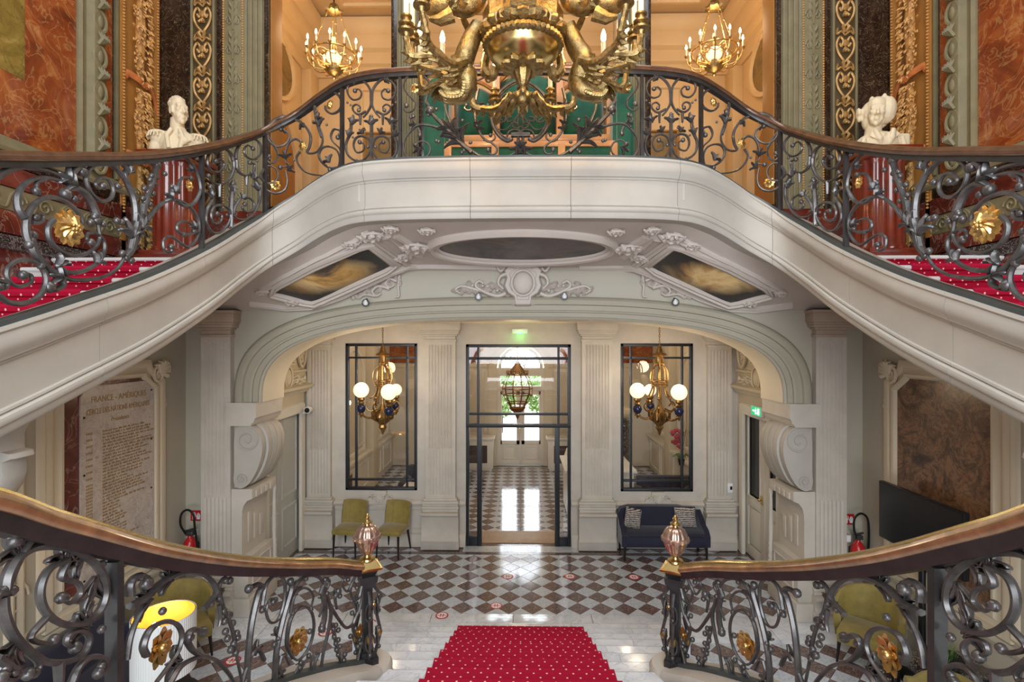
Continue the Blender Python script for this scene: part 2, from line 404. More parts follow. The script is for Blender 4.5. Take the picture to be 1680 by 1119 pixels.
# top edge of the stone string, left half: up the return flight, round the corner, along the bridge to the axis
UP = RES([(-2.92,-.3,2.62),(-2.92,.8,3.07),(-2.92,1.9,3.47),(-2.92,2.9,3.80),(-2.92,3.3,3.94),(-2.92,4.0,4.20),(-2.92,4.75,4.545),(-2.925,5.38,4.88),
          (-2.84,5.74,5.12),(-2.55,5.86,5.34),(-2.22,5.76,5.50),(-1.92,5.62,5.58),(-1.65,5.53,5.603),(-1.27,5.47,5.608),(-.7,5.44,5.61),(0,5.43,5.61)], .05)
LOW = RES([(-1.26,4.24,.945),(-1.31,4.10,1.01),(-1.42,3.85,1.135),(-1.58,3.45,1.302),(-1.62,2.9,1.55),(-1.60,2.3,1.85),(-1.55,1.7,2.19),(-1.46,1.25,2.42),(-1.42,.7,2.5),(-1.42,-.5,2.52)], .04)
def normal2(P, i):
    t = P[min(i+1, len(P)-1)]-P[max(i-1, 0)]; t.z = 0; t.normalize(); return Vector((t.y, -t.x, 0))   # right-hand side of travel
# ------------------------------------------------------------------ floors
def wallxz(mb, y0, y1, x0, x1, z0, z1, holes=()):
    xs = sorted({x0, x1, *[h[i] for h in holes for i in (0, 1)]}); zs = sorted({z0, z1, *[h[i] for h in holes for i in (2, 3)]})
    xs = [x for x in xs if x0 <= x <= x1]; zs = [z for z in zs if z0 <= z <= z1]
    for a, b in zip(xs, xs[1:]):
        for c, d in zip(zs, zs[1:]):
            mx, mz = (a+b)/2, (c+d)/2
            if any(h[0] < mx < h[1] and h[2] < mz < h[3] for h in holes): continue
            mb.box(a, b, y0, y1, c, d)
    return mb
def tilemesh(mat, d):
    h = d/2-.0025; c = .006; mb = MB()
    for z, k in ((-.014, h), (-.003, h), (0, h-.004)):
        mb.v += [(k,0,z),(0,k,z),(-k,0,z),(0,-k,z)]
    for j in (0, 1):
        for i in range(4): mb.f.append((j*4+i, j*4+(i+1) % 4, (j+1)*4+(i+1) % 4, (j+1)*4+i))
    mb.f.append((8,9,10,11))
    return mb.mesh('tile', mat, False)
DT = .323
TW = [tilemesh(M['tile_white'], DT)]; TD = [tilemesh(M['tile_dark'], DT)]
def tilefield(parent, x0, x1, y0, y1, xc, yc, d, mw, md, n):
    # dark diamonds centred on (xc + i d, yc + j d), white between; those cut by the border are clipped
    cnt = 0
    for white in (0, 1):
        i0 = int((x0-xc)/d)-2; i1 = int((x1-xc)/d)+2; j0 = int((y0-yc)/d)-2; j1 = int((y1-yc)/d)+2
        for i in range(i0, i1):
            for j in range(j0, j1):
                x = xc+(i+.5*white)*d; y = yc+(j+.5*white)*d
                if x < x0-.01 or x > x1+.01 or y < y0-.01 or y > y1+.01: continue
                inside = x-d/2 > x0-.02 and x+d/2 < x1+.02 and y-d/2 > y0-.02 and y+d/2 < y1+.02
                if inside:
                    link('tile', mw if white else md, parent, (x, y, 0)).matrix_parent_inverse = Matrix.Translation(-parent.location)
                else:
                    h = d/2-.0025; poly = [(x+h,y),(x,y+h),(x-h,y),(x,y-h)]
                    for ax, lim, sg in ((0,x0,1),(0,x1,-1),(1,y0,1),(1,y1,-1)):
                        q = []
                        for a, b in zip(poly, poly[1:]+poly[:1]):
                            da = (a[ax]-lim)*sg; db = (b[ax]-lim)*sg
                            if da >= 0: q.append(a)
                            if da*db < 0: t = da/(da-db); q.append((a[0]+(b[0]-a[0])*t, a[1]+(b[1]-a[1])*t))
                        poly = q
                        if len(poly) < 3: break
                    if len(poly) >= 3:
                        obj('edge_tile', MB().prism(poly, 'z', -.014, 0), M['tile_white'] if white else M['tile_dark'], parent, False)
                cnt += 1
    return cnt
fl = struct('floor', 'checkered brown and white marble tile floor between the arch and the glass door')
obj('slab', MB().box(-4.6,4.6,5.2,9.5,-.3,-.012), M['marble_brown'], fl, False)
tilefield(fl, -3.9, 3.9, 7.02, 8.96, .1615, 8.795, DT, TW[0], TD[0], 0)
for x in range(-8, 9): obj('border_slab', MB().box(x*.46-.228, x*.46+.228, 8.965, 9.075, -.014, .0005), M['marble_brown'], fl, False)
for sg in (-1, 1):
    obj('border_slab', MB().box(sg*.30, sg*1.02, 9.08, 9.34, -.014, .001), M['tile_white'], fl, False)
    obj('border_slab', MB().box(sg*.12, sg*.295, 9.08, 9.34, -.014, .001), M['marble_brown'], fl, False)
    for k in range(5):
        x = sg*(1.95+k*.323)
        obj('border_tile', MB().prism([(x-.155,9.085),(x+.155,9.085),(x,9.235)], 'z', -.014, .001), M['tile_white'], fl, False)
        obj('border_tile', MB().prism([(x+.006,9.24),(x+.161,9.09),(x+.316,9.24)], 'z', -.014, .001), M['tile_dark'], fl, False)
obj('border_slab', MB().box(-.115, .115, 9.08, 9.34, -.014, .001), M['tile_white'], fl, False)
for x0, x1 in ((-4.55,-3.3),(-3.295,-2.35),(-2.345,-1.2),(-1.195,-.1),(-.095,.95),(.955,2.1),(2.105,3.2),(3.205,4.55)):
    obj('border_slab', MB().cbox(x0+.001, x1-.001, 6.385, 7.015, -.014, .0005, .002), M['marble_white'], fl)
fl2 = struct('floor', 'checkered marble floor of the side aisles under the return flights')
obj('slab', MB().box(-4.6,4.6,-4,5.2,-.3,-.012).box(-4.6,4.6,5.2,6.38,-.02,-.0125), M['marble_brown'], fl2, False)
for sg in (-1, 1):
    tilefield(fl2, min(sg*4.5, sg*1.9), max(sg*4.5, sg*1.9), 4.6, 6.38, sg*.1615+sg*.646, 6.218, DT, TW[0], TD[0], 0)
fl3 = struct('floor', 'polished checkered marble floor of the bright entrance hall beyond the glass door')
obj('slab', MB().box(-4.2,4.2,9.5,15.76,-.3,-.012), M['marble_brown'], fl3, False)
DE = .34
TE = [tilemesh(M['tile_white'], DE), tilemesh(M['tile_dark'], DE)]
tilefield(fl3, -1.36, 1.36, 10.1, 15.2, 0, 10.27, DE, TE[0], TE[1], 0)
side_t = MB()
for sg in (-1, 1):
    for i in range(8):
        for j in range(15):
            for w in (0, 1):
                if w == 0: continue
                x = sg*(1.53+DE*(i)); y = 10.27+DE*(j)
                side_t.prism([(x+.166,y),(x,y+.166),(x-.166,y),(x,y-.166)], 'z', -.014, 0)
tag(obj('outer_tiles', side_t, M['tile_white'], fl3, False), kind='stuff')
mat_o = tag(obj('door_mat', MB().cbox(-.78,.76,9.50,10.08,-.012,.004,.004), M['pwood']), 'wide oak coloured entrance mat lying just inside the glass door', 'mat')

# ------------------------------------------------------------------ hall walls
A_IN, B_IN, H_SP = 3.52, 1.13, 2.87      # arch half span, rise, springing height
NS = 2.9
def arch_pt(a, b, t, y):
    c, s = cos(t), sin(t)
    return Vector((a*math.copysign(abs(c)**(2/NS), c), y, H_SP+b*abs(s)**(2/NS)))
def arch_line(a, b, y, n=72): return [arch_pt(a, b, pi-pi*i/n, y) for i in range(n+1)]
wf = struct('wall_front', 'cream wall under the bridge pierced by the wide basket arch')
mb = MB()
inn = arch_line(A_IN, B_IN, 7.0); ob = arch_line(A_IN, B_IN, 7.62)
top = [Vector((max(-4.57, min(4.57, p.x*1.3)), 7.0, 4.78)) for p in inn]; topb = [Vector((p.x, 7.62, p.z)) for p in top]
mb.sweep([inn, top, topb, ob], False, False, True)
for sg in (-1, 1): mb.box(sg*4.57, sg*3.78, 7.0, 7.62, 0, H_SP)
mb.sweep([[Vector((-4.57,7.0,H_SP)), Vector((-4.57,7.62,H_SP))],[Vector((-4.57,7.0,4.78)), Vector((-4.57,7.62,4.78))]], False, False)
for sg in (-1, 1):
    mb.add([(sg*4.57,7.0,H_SP),(sg*3.52,7.0,H_SP),(sg*4.57,7.0,4.78)], [(0,1,2)])
    mb.add([(sg*4.57,7.62,H_SP),(sg*3.52,7.62,H_SP),(sg*4.57,7.62,4.78)], [(0,1,2)])
obj('arch_wall', mb, M['wallpaint'], wf, True)
def arch_mould(name, bands, mat, y=7.0, depth_in=0):
    mb = MB()
    rings = []
    n = 72
    for i in range(n+1):
        t = pi-pi*i/n; rings.append([arch_pt(A_IN+o, B_IN+o*.82, t, y-h) for o, h in bands])
    mb.sweep(rings, True, True); return mb
obj('archivolt', arch_mould('a', [(-.01,.0),(-.01,.05),(.015,.06),(.03,.05),(.035,.045),(.10,.05),(.105,.075),(.13,.08),(.14,.06),(.22,.065),(.23,.095),(.30,.105),(.33,.09),(.36,.05),(.36,0)], 0), M['olive'], wf)
rim = []
for i in range(73):
    t = pi-pi*i/72; rim.append([arch_pt(A_IN-.012, B_IN-.012, t, 6.995), arch_pt(A_IN-.012, B_IN-.012, t, 7.625), arch_pt(A_IN+.02, B_IN+.02, t, 7.625), arch_pt(A_IN+.02, B_IN+.02, t, 6.995)])
obj('arch_lining', MB().sweep(rim), M['cream'], wf)
# left and right walls, full height
UWX = 4.95
for nm, sg in (('wall_left', -1), ('wall_right', 1)):
    w = struct(nm, 'tall side wall of the stair hall, painted below and clad in marble above, on the %s' % ('left' if sg < 0 else 'right'))
    obj('wall_face', MB().prism([(-4,0),(7.1,0),(7.1,4.3),(5.3,4.3),(-.3,1.9),(-4,1.9)], 'x', sg*4.57, sg*4.95), M['wallpaint'], w, False)
    obj('wall_face', MB().box(sg*UWX, sg*5.2, -4, 7.3, 0, 12.5), M['marble_deep'], w, False)
wb = struct('wall_back', 'wall behind the landing'); obj('wall_face', MB().box(-5.2,5.2,-4.2,-4,0,12.5), M['cream'], wb, False)
ct = struct('ceiling', 'high ceiling over the stair hall'); obj('ceiling_face', MB().box(-5.2,5.2,-4.2,7.4,12.5,12.7), M['plaster'], ct, False)
# upper wall with three gallery openings
wu = struct('wall_front', 'upper marble wall with three tall openings into the gallery')
obj('wall_face', wallxz(MB(), 7.0, 7.3, -5.0, 5.0, 4.78, 12.5, [(-3.42,-1.73,5.45,10.6),(-1.32,1.32,5.45,10.6),(1.73,3.42,5.45,10.6)]), M['marble_dark'], wu, False)
# vestibule behind the arch
VX = 3.9
wv = struct('wall_vestibule', 'cream stone wall holding the black framed glass door and two tall windows')
WL = (-3.17,-1.87,1.0,3.655); WR = (1.80,3.09,1.0,3.655); DO = (-.985,.905,0,3.64)
obj('wall_face', wallxz(MB(), 9.35, 9.52, -4.0, 4.0, 0, 4.5, [WL, WR, DO]), M['stone2'], wv, False)
for sg, nm in ((-1,'wall_vestibule_left'), (1,'wall_vestibule_right')):
    w = struct(nm, 'side wall of the vestibule with a door under a carved cornice on the %s' % ('left' if sg < 0 else 'right'))
    mb = MB()
    y0, y1, zt = (7.72, 9.22, 2.6)
    mb.box(sg*VX, sg*(VX+.2), 7.6, y0, 0, 4.5).box(sg*VX, sg*(VX+.2), y1, 9.4, 0, 4.5).box(sg*VX, sg*(VX+.2), y0, y1, zt, 4.5)
    obj('wall_face', mb, M['creampanel'], w, False)
cv = struct('ceiling', 'vestibule ceiling with a plain beam'); obj('ceiling_face', MB().box(-4.1,4.1,7.6,9.5,4.12,4.4), M['cream'], cv, False)
obj('cornice', MB().prism([(9.35,4.12),(9.35,4.02),(9.30,4.02),(9.28,4.06),(9.22,4.08),(9.2,4.12)], 'x', -3.9, 3.9), M['cream'], cv)
# entrance hall
we = struct('wall_entrance', 'far wall of the entrance hall around the arched garden door')
ED = .70; EH = 2.88
mb = wallxz(MB(), 15.4, 15.7, -4.2, 4.2, 0, 5.2, [(-ED, ED, 0, EH+ED)])
arc = [Vector((-ED*cos(pi*i/20), 15.4, EH+ED*sin(pi*i/20))) for i in range(21)]
tp = [Vector((p.x, 15.4, EH+ED)) for p in arc]
mb.sweep([arc, tp, [p+Vector((0,.3,0)) for p in tp], [p+Vector((0,.3,0)) for p in arc]], False, False, True)
obj('wall_face', mb, M['cream'], we, False)
for sg in (-1, 1):
    obj('marble_panel', MB().cbox(sg*1.18, sg*3.9, 15.36, 15.41, 3.05, 4.6, .01), M['marble_red'], we)
    obj('panel_frame', MB().cbox(sg*1.0, sg*3.9, 15.34, 15.41, 2.92, 3.03, .01), M['cream'], we)
    obj('wall_panel', MB().cbox(sg*1.05, sg*1.75, 15.37, 15.41, 1.0, 2.8, .015), M['creampanel'], we)
obj('arch_moulding', MB().sweep([[Vector((-(ED+o)*cos(pi*i/24), 15.4-h, EH+(ED+o)*sin(pi*i/24))) for o, h in ((0,0),(0,.05),(.06,.07),(.14,.05),(.2,.08),(.25,.06),(.25,0))] for i in range(25)]), M['cream'], we)
for sg in (-1, 1): obj('door_jamb', MB().box(sg*ED, sg*(ED+.25), 15.33, 15.41, 0, EH), M['cream'], we, False)
for sg, nm in ((-1,'wall_entrance_left'),(1,'wall_entrance_right')):
    w = struct(nm, 'panelled side wall of the entrance hall on the %s' % ('left' if sg < 0 else 'right'))
    obj('wall_face', MB().box(sg*3.9, sg*4.1, 9.5, 15.5, 0, 5.2), M['cream'], w, False)
    obj('dado_rail', MB().cbox(sg*3.9, sg*3.72, 9.5, 15.4, .9, .98, .015), M['whitewood'], w)
    obj('dado', MB().box(sg*3.9, sg*3.80, 9.5, 15.4, 0, .9), M['whitewood'], w, False)
    for k in range(5):
        y = 9.75+k*1.12
        obj('dado_panel', MB().frame([(sg*3.80,y,.15),(sg*3.80,y+.9,.15),(sg*3.80,y+.9,.8),(sg*3.80,y,.8)], [(0,0),(.02,.025),(.05,.025),(.06,0)], True, (-sg,0,0)), M['whitewood'], w)
        obj('grille', MB().box(sg*3.81, sg*3.795, y+.14, y+.76, .25, .7), M['grille'], w, False) if k == 1 else None
    for k in range(2):
        y = 11.2+k*2.3
        mbx = MB(); arcp = [(sg*3.895, y+.75-.75*cos(pi*i/16), 2.7+.75*sin(pi*i/16)) for i in range(17)]
        mbx.frame([(sg*3.895,y,1.1)]+arcp+[(sg*3.895,y+1.5,1.1)], [(0,0),(.03,.05),(.10,.05),(.13,0)], True, (-sg,0,0))
        obj('arch_panel', mbx, M['whitewood'], w)
    obj('pilaster', MB().cbox(sg*3.9, sg*3.7, 13.0, 13.45, 0, 5.2, .02), M['cream'], w)
cE = struct('ceiling', 'entrance hall ceiling'); obj('ceiling_face', MB().box(-4.2,4.2,9.5,15.7,5.2,5.4), M['plaster'], cE, False)
# gallery above the vestibule
GZ = 5.45
fg = struct('floor', 'upper gallery and bridge floor'); obj('floor_face', MB().box(-4.8,4.8,7.05,11.0,GZ-.4,GZ), M['pwood'], fg, False)
wg = struct('wall_gallery', 'warm cream back wall of the upper gallery under a stepped cornice')
obj('wall_face', MB().box(-4.6,4.6,10.6,10.8,GZ,10.6), M['gallerywall'], wg, False)
prof = [(0,9.1),(.04,9.1),(.06,9.16),(.06,9.3),(.12,9.34),(.14,9.42),(.14,9.55),(.22,9.6),(.26,9.72),(.26,9.85),(.36,9.92),(.4,10.05),(.4,10.12),(0,10.3)]
obj('cornice', MB().prism([(10.6-a, b) for a, b in prof], 'x', -4.35, 4.35), M['gallerywall'], wg)
cg = struct('ceiling', 'gallery ceiling with a moulded border'); obj('ceiling_face', MB().box(-4.6,4.6,7.2,10.8,10.2,10.5), M['gallerywall'], cg, False)
obj('border_moulding', MB().frame([(-3.4,7.9,10.2),(3.4,7.9,10.2),(3.4,9.9,10.2),(-3.4,9.9,10.2)], [(0,0),(.02,.05),(.08,.05),(.1,0)], True, (0,0,-1)), M['gallerywall'], cg)
for sg, nm in ((-1,'wall_gallery_left'),(1,'wall_gallery_right')):
    w = struct(nm, 'gallery end wall with an arch and a painted roundel on the %s' % ('left' if sg < 0 else 'right'))
    obj('wall_face', MB().box(sg*4.35, sg*4.6, 7.3, 10.7, GZ, 10.5), M['gallerywall'], w, False)
    obj('cornice', MB().prism([(sg*(4.35-a), b) for a, b in prof], 'y', 7.3, 10.6), M['gallerywall'], w)
    ar = [(sg*4.345, 8.95-.95*cos(pi*i/20), 6.9+.95*sin(pi*i/20)) for i in range(21)]
    obj('arch_moulding', MB().frame([(sg*4.345,8.0,GZ)]+ar+[(sg*4.345,9.9,GZ)], [(-.02,0),(.0,.06),(.06,.08),(.1,.05),(.16,.08),(.2,.04),(.24,0)], False, (-sg,0,0)), M['gallerywall'], w)
    obj('arch_field', MB().prism([(8.0,GZ)]+[(p[1],p[2]) for p in ar]+[(9.9,GZ)], 'x', sg*4.349, sg*4.335), M['ochre'], w)
    rd = [(sg*4.34, 8.95+.85*cos(2*pi*i/28), 8.65+.62*sin(2*pi*i/28)) for i in range(28)]
    obj('roundel', MB().prism([(p[1],p[2]) for p in rd], 'x', sg*4.349, sg*4.33), M['paint_arch'], w)
    obj('roundel_frame', MB().frame(rd, [(-.06,0),(-.03,.06),(.03,.06),(.05,0)], True, (-sg,0,0)), M['gallerywall'], w)
    mbp = MB()
    for k in range(46):
        f = random.random(); mbp.ball((sg*4.30, 8.25+f*.9+random.uniform(-.06,.06), 9.05-f*.75+random.uniform(-.08,.08)), (.04,.06,.07), 6, 4)
    tag(obj('plaster_garland', mbp, M['gallerywall'], w), kind='stuff')
    obj('pilaster', MB().cbox(sg*4.35, sg*4.15, 10.2, 10.6, GZ, 9.1, .02), M['gallerywall'], w)
    # back wall: door case and arched painting
    x = sg*2.55
    obj('wall_panel', MB().frame([(x-.75,10.598,GZ+.3),(x+.75,10.598,GZ+.3),(x+.75,10.598,8.9),(x-.75,10.598,8.9)], [(0,0),(.02,.04),(.06,.04),(.08,0)], True, (0,-1,0)), M['gallerywall'], wg)
    pa = [(x+.62*cos(pi+pi*i/18), 10.59, 7.35+.42*sin(pi+pi*i/18)) for i in range(19)]
    obj('arch_painting', MB().prism([(x-.62,7.95)]+[(p[0],p[2]) for p in pa]+[(x+.62,7.95)], 'y', 10.60, 10.585), M['paint_arch'], wg)
    obj('painting_frame', MB().frame([(x-.62,10.59,7.95)]+pa+[(x+.62,10.59,7.95)], [(-.05,0),(-.03,.04),(0,.05),(.02,0)], True, (0,-1,0)), M['goldorn'], wg)
    obj('panel_frame', MB().frame([(x-.42,10.598,GZ+.05),(x+.42,10.598,GZ+.05),(x+.42,10.598,6.75),(x-.42,10.598,6.75)], [(-.05,0),(-.03,.06),(.04,.06),(.06,0)], True, (0,-1,0)), M['whitewood'], wg)
    obj('panel', MB().box(x-.4,x+.4,10.56,10.6,GZ+.05,6.75), M['lightwood'], wg, False)
# ------------------------------------------------------------------ stone string of the flights and bridge, and the vault below it
# profile: (outward offset towards the well, height below the top edge)
SP = [(-.16,0),(.055,0),(.06,-.02),(.05,-.035),(.055,-.06),(.062,-.10),(.055,-.14),(.035,-.17),(.03,-.19),(.012,-.20),(.01,-.215),(.0,-.22),(.0,-.47),(.018,-.475),(.02,-.49),(.008,-.50),(.034,-.512),(.04,-.535),(.034,-.555),(.02,-.565),(.018,-.61),(.008,-.625),(-.16,-.625)]
br = thing('stone_string', 'pale limestone string curving up both return flights and across as the bridge edge', 'balustrade base', (0,5.43,5.0))
def ring_at(P, i, prof):
    p = P[i]; n = normal2(P, i); return [p+n*o+Vector((0,0,z)) for o, z in prof]
FULL = [p.copy() for p in UP]+[Vector((-p.x, p.y, p.z)) for p in UP[-2::-1]]
joint_u = [-700,-330,-60,155,325,445,597,765]
def proj(p):
    d = Vector((p.x, p.y, p.z-EYE)); f = Vector((-sin(YAW), cos(YAW), 0)); r = Vector((cos(YAW), sin(YAW), 0))
    return 840+FPX*d.dot(r)/max(.2, d.dot(f)), 559.5-FPX*d.z/max(.2, d.dot(f))
cuts = []
for ju in joint_u:
    for i, p in enumerate(UP):
        if p.y > .6 and proj(p)[0] >= ju: cuts.append(i); break
cuts = sorted(set([0, 14]+cuts)); nF = len(FULL)
cuts = cuts+[nF-1-c for c in cuts[::-1]]
for a, b in zip(cuts, cuts[1:]):
    if b <= a: continue
    rs = [ring_at(FULL, i, SP) for i in range(a, b+1)]
    for r, q, e in ((rs[0], rs[1], 1), (rs[-1], rs[-2], 1)):
        for k in range(len(r)): r[k] = r[k]+(q[k]-r[k])*.045
    obj('stone_block', MB().sweep(rs), M['stone'], br)
# vault: ruled between the underside of the string and the wall heads
vt = struct('ceiling', 'white plaster vault under the bridge and landings, with moulded panels')
def wall_target(p):
    if p.y < 5.0 and p.x < -2.6: return Vector((-4.57, p.y, min(4.11, p.z-.60)))
    return None
L = UP; idx0 = next(i for i, p in enumerate(L) if p.y > 4.9)
idx1 = next(i for i, p in enumerate(L) if p.x > -2.3)
idx2 = next(i for i, p in enumerate(L) if p.x > -1.62)
back = []
for i, p in enumerate(L):
    zb = p.z-.62
    if i < idx0: back.append(Vector((-4.57, p.y, zb)))
    elif i < idx1:
        t = (i-idx0)/(idx1-idx0); P0 = Vector((-4.57, L[idx0].y, L[idx0].z-.62)); P1 = Vector((-4.57, 7.0, 4.11)); P2 = Vector((-2.75, 7.0, 4.11))
        back.append(P0.lerp(P1, t*2) if t < .5 else P1.lerp(P2, t*2-1))
    elif i < idx2:
        t = (i-idx1)/(idx2-idx1); back.append(Vector((-2.75,7.0,4.11)).lerp(Vector((-1.38,7.0,4.69)), t))
    else:
        t = (i-idx2)/(len(L)-1-idx2); back.append(Vector((-1.38+1.38*t, 7.0, 4.69)))
front = [p-normal2(L, i)*.1+Vector((0,0,-.615)) for i, p in enumerate(L)]
front += [Vector((-p.x,p.y,p.z)) for p in front[-2::-1]]; back += [Vector((-p.x,p.y,p.z)) for p in back[-2::-1]]
NV = 8
rings = [[f.lerp(b, k/NV)+Vector((0,0,.0)) for k in range(NV+1)] for f, b in zip(front, back)]
mbv = MB().sweep(rings, False, False)
obj('vault_face', mbv, M['plaster'], vt, 'all', False)
VB = BVHTree.FromPolygons([Vector(p) for p in mbv.v], [f for f in mbv.f])
def onvault(u, v, off=0.0):
    h, n, i, d = VB.ray_cast(Vector((0,0,EYE)), ray(u, v).normalized())
    if h is None: return None, None
    if n.z > 0: n = -n
    return h+n*off, n
def vault_strip(name, px, prof, closed, parent, mat, fill=None):
    pts = []
    for (u, v) in px:
        h, n = onvault(u, v)
        if h is not None: pts.append((h, n))
    if len(pts) < 2: return
    rings = []; m = len(pts)
    for i in range(m):
        a = pts[i-1][0] if (closed or i) else pts[i][0]; b = pts[(i+1) % m][0] if (closed or i < m-1) else pts[i][0]
        h, n = pts[i]; t = (b-a).normalized(); s = n.cross(t).normalized()
        rings.append([h+s*o+n*z for o, z in prof])
    obj(name, MB().sweep(rings, True, not closed, closed), mat, parent)
    return pts
# oval painting and its frame (frame belongs to the vault, painting is the thing)
OV = [(857+139*cos(2*pi*i/40), 405+20.5*sin(2*pi*i/40)) for i in range(40)]
def canvas(name, px, mat, label, cat='painting', off=.014):
    q = []
    for a, b in zip(px, px[1:]+px[:1]): q += [(lerp(a[0],b[0],k/4), lerp(a[1],b[1],k/4)) for k in range(4)]
    cu = sum(p[0] for p in q)/len(q); cv_ = sum(p[1] for p in q)/len(q); K = 8; rings = []
    for j in range(K+1):
        ring = []
        for u, v in q:
            h, n = onvault(lerp(u, cu, j/K), lerp(v, cv_, j/K)); ring.append(h+n*off)
        rings.append(ring)
    return tag(obj(name, MB().sweep(rings, True, False), mat, None, 'all'), label, cat)
canvas('ceiling_painting', OV, M['paint_oval'], 'dark oval oil painting in the middle of the vault under the bridge', 'painting')
fp = [(-.02,-.03),(-.02,.02),(.0,.04),(.03,.03),(.05,.06),(.09,.07),(.12,.05),(.14,.03),(.14,-.03)]
vault_strip('oval_frame', [(857+139*cos(2*pi*i/48), 405+20.5*sin(2*pi*i/48)) for i in range(48)], fp, True, vt, M['plaster'])
PL = [(449,479),(460,471),(520,441),(590,409),(603,404),(642,434),(630,441),(560,473),(512,494),(500,492)]
PR = [(854*2-u+2, v+2) for u, v in PL]
fq = [(-.01,-.02),(-.01,.03),(.02,.05),(.05,.04),(.07,.06),(.11,.05),(.13,-.02)]
for px, side, m in ((PL, 'left', 'paint_side'), (PR, 'right', 'paint_side')):
    canvas('ceiling_painting', px, M[m], 'golden cloud oil painting on the slanted %s bay of the vault' % side)
    q = px if side == 'left' else px[::-1]
    vault_strip('panel_frame', q, fq, True, vt, M['plaster'])
    mir = (lambda u: u) if side == 'left' else (lambda u: 1710-u)
    dv = 0 if side == 'left' else 2
    for strip in ([(425,478),(470,452),(540,418),(592,391)], [(600,390),(640,385),(660,403),(690,418)], [(410,497),(470,505),(510,503),(560,486),(640,448),(668,437),(700,436),(760,437),(832,438)], [(598,380),(622,398),(668,432)], [(650,385),(690,410)]):
        s = [(mir(u), v+dv) for u, v in strip]
        s2 = []
        for a, b in zip(s, s[1:]): s2 += [(lerp(a[0], b[0], k/5), lerp(a[1], b[1], k/5)) for k in range(5)]
        s2.append(s[-1])
        vault_strip('moulding', s2, [(-.05,-.02),(-.045,.03),(-.02,.045),(.0,.03),(.03,.05),(.05,-.02)], False, vt, M['plaster'])
    # shell and scroll ornaments at the corners of the panels
    for (cu, cv, w) in ((680,402,.20),(662,418,.14),(608,384,.16),(640,372,.10),(480,492,.12),(575,398,.1),(430,476,.09),(700,375,.1)):
        h, n = onvault(mir(cu), cv+dv)
        if h is None: continue
        e1 = Vector((1,0,0)); e1 = (e1-n*e1.dot(n)).normalized(); e2 = n.cross(e1); mb = MB()
        for k in range(7):
            a = 2*pi*k/7+.3; d = e1*cos(a)+e2*sin(a)*.6
            mb.tube([h+d*w*.2, h+d*w*.7+n*.05, h+d*w+n*.02], [.02, .035*w/.15, .012], 6)
        sp = [h+n*.04+(e1*cos(.5*j)+e2*sin(.5*j)*.7)*(w*.9*(1-j/22)) for j in range(20)]
        mb.tube(sp, [.018]*20, 6); mb.ball(h+n*.03, (w*.28,)*3, 8, 5)
        obj('shell_ornament', mb, M['plaster'], vt)
# ------------------------------------------------------------------ central flight
def low_x(y):
    best = min(LOW, key=lambda p: abs(p.y-y)); return -best.x
cs = thing('central_staircase', 'broad white marble flight running down from the landing to the checkered floor', 'staircase', (0,6.55,0))
def stepw(k, y):
    return {1:2.0,2:1.84,3:1.68,4:1.55,5:1.43,6:1.32,7:1.26}.get(k, low_x(y)-.17)
jr = random.Random(3)
for k in range(1, 17):
    yf = 6.55-.34*(k-1); yb = yf-.42 if k < 16 else -2.2; z = .13*k; w = stepw(k, yf-.2)
    js = [-w, jr.uniform(-w*.75, -w*.55), jr.uniform(.1, .5)*w, w] if k % 2 else [-w, jr.uniform(-.3, .0)*w, jr.uniform(.6, .8)*w, w]
    for a, b in zip(js, js[1:]):
        mb = MB(); zb = max(0, z-.13-.02)
        prof = [(yb, zb), (yb, z), (yf+.006, z), (yf+.022, z-.006), (yf+.030, z-.016), (yf+.030, z-.034), (yf+.018, z-.044), (yf, z-.046), (yf, zb)]
        mb.prism(prof, 'x', a+.0012, b-.0012)
        obj('step', mb, M['marble_white'], cs, False)
body = MB().prism([(6.5,0),(1.45,1.93),(-2.2,1.93),(-2.2,1.7),(1.2,1.7),(1.2,0)], 'x', -1.3, 1.3)
obj('stair_body', body, M['stone'], cs, False)
for sg in (-1, 1):
    SX = sg*-1
    rs = []
    for i in range(0, len(LOW)):
        p = LOW[i]; n = -normal2(LOW, i)
        top = p.z+.12; bot = max(0, top-.70)
        rs.append([p*1+n*o-Vector((0,0,p.z))+Vector((0,0,h)) for o, h in ((.19,bot),(.19,top-.16),(.205,top-.14),(.205,top-.10),(.19,top-.09),(.195,top-.03),(.18,top),(-.18,top),(-.195,top-.03),(-.19,top-.09),(-.205,top-.10),(-.205,top-.14),(-.19,top-.16),(-.19,bot))])
    k0 = 2
    bl = 26
    for a in range(k0, len(rs)-1, bl):
        obj('curb_block', MB().sweep(rs[a:min(len(rs), a+bl+1)]), M['stone2'], cs)
    # rounded end of the curb below the newel
    c = LOW[0]
    obj('curb_drum', MB().lathe([(.20,0),(.20,c.z-.06),(.215,c.z-.04),(.215,c.z),(.20,c.z+.01),(.205,c.z+.09),(.185,c.z+.12),(.0001,c.z+.12)], (c.x, c.y, 0), 36), M['stone2'], cs)
    SX = 1
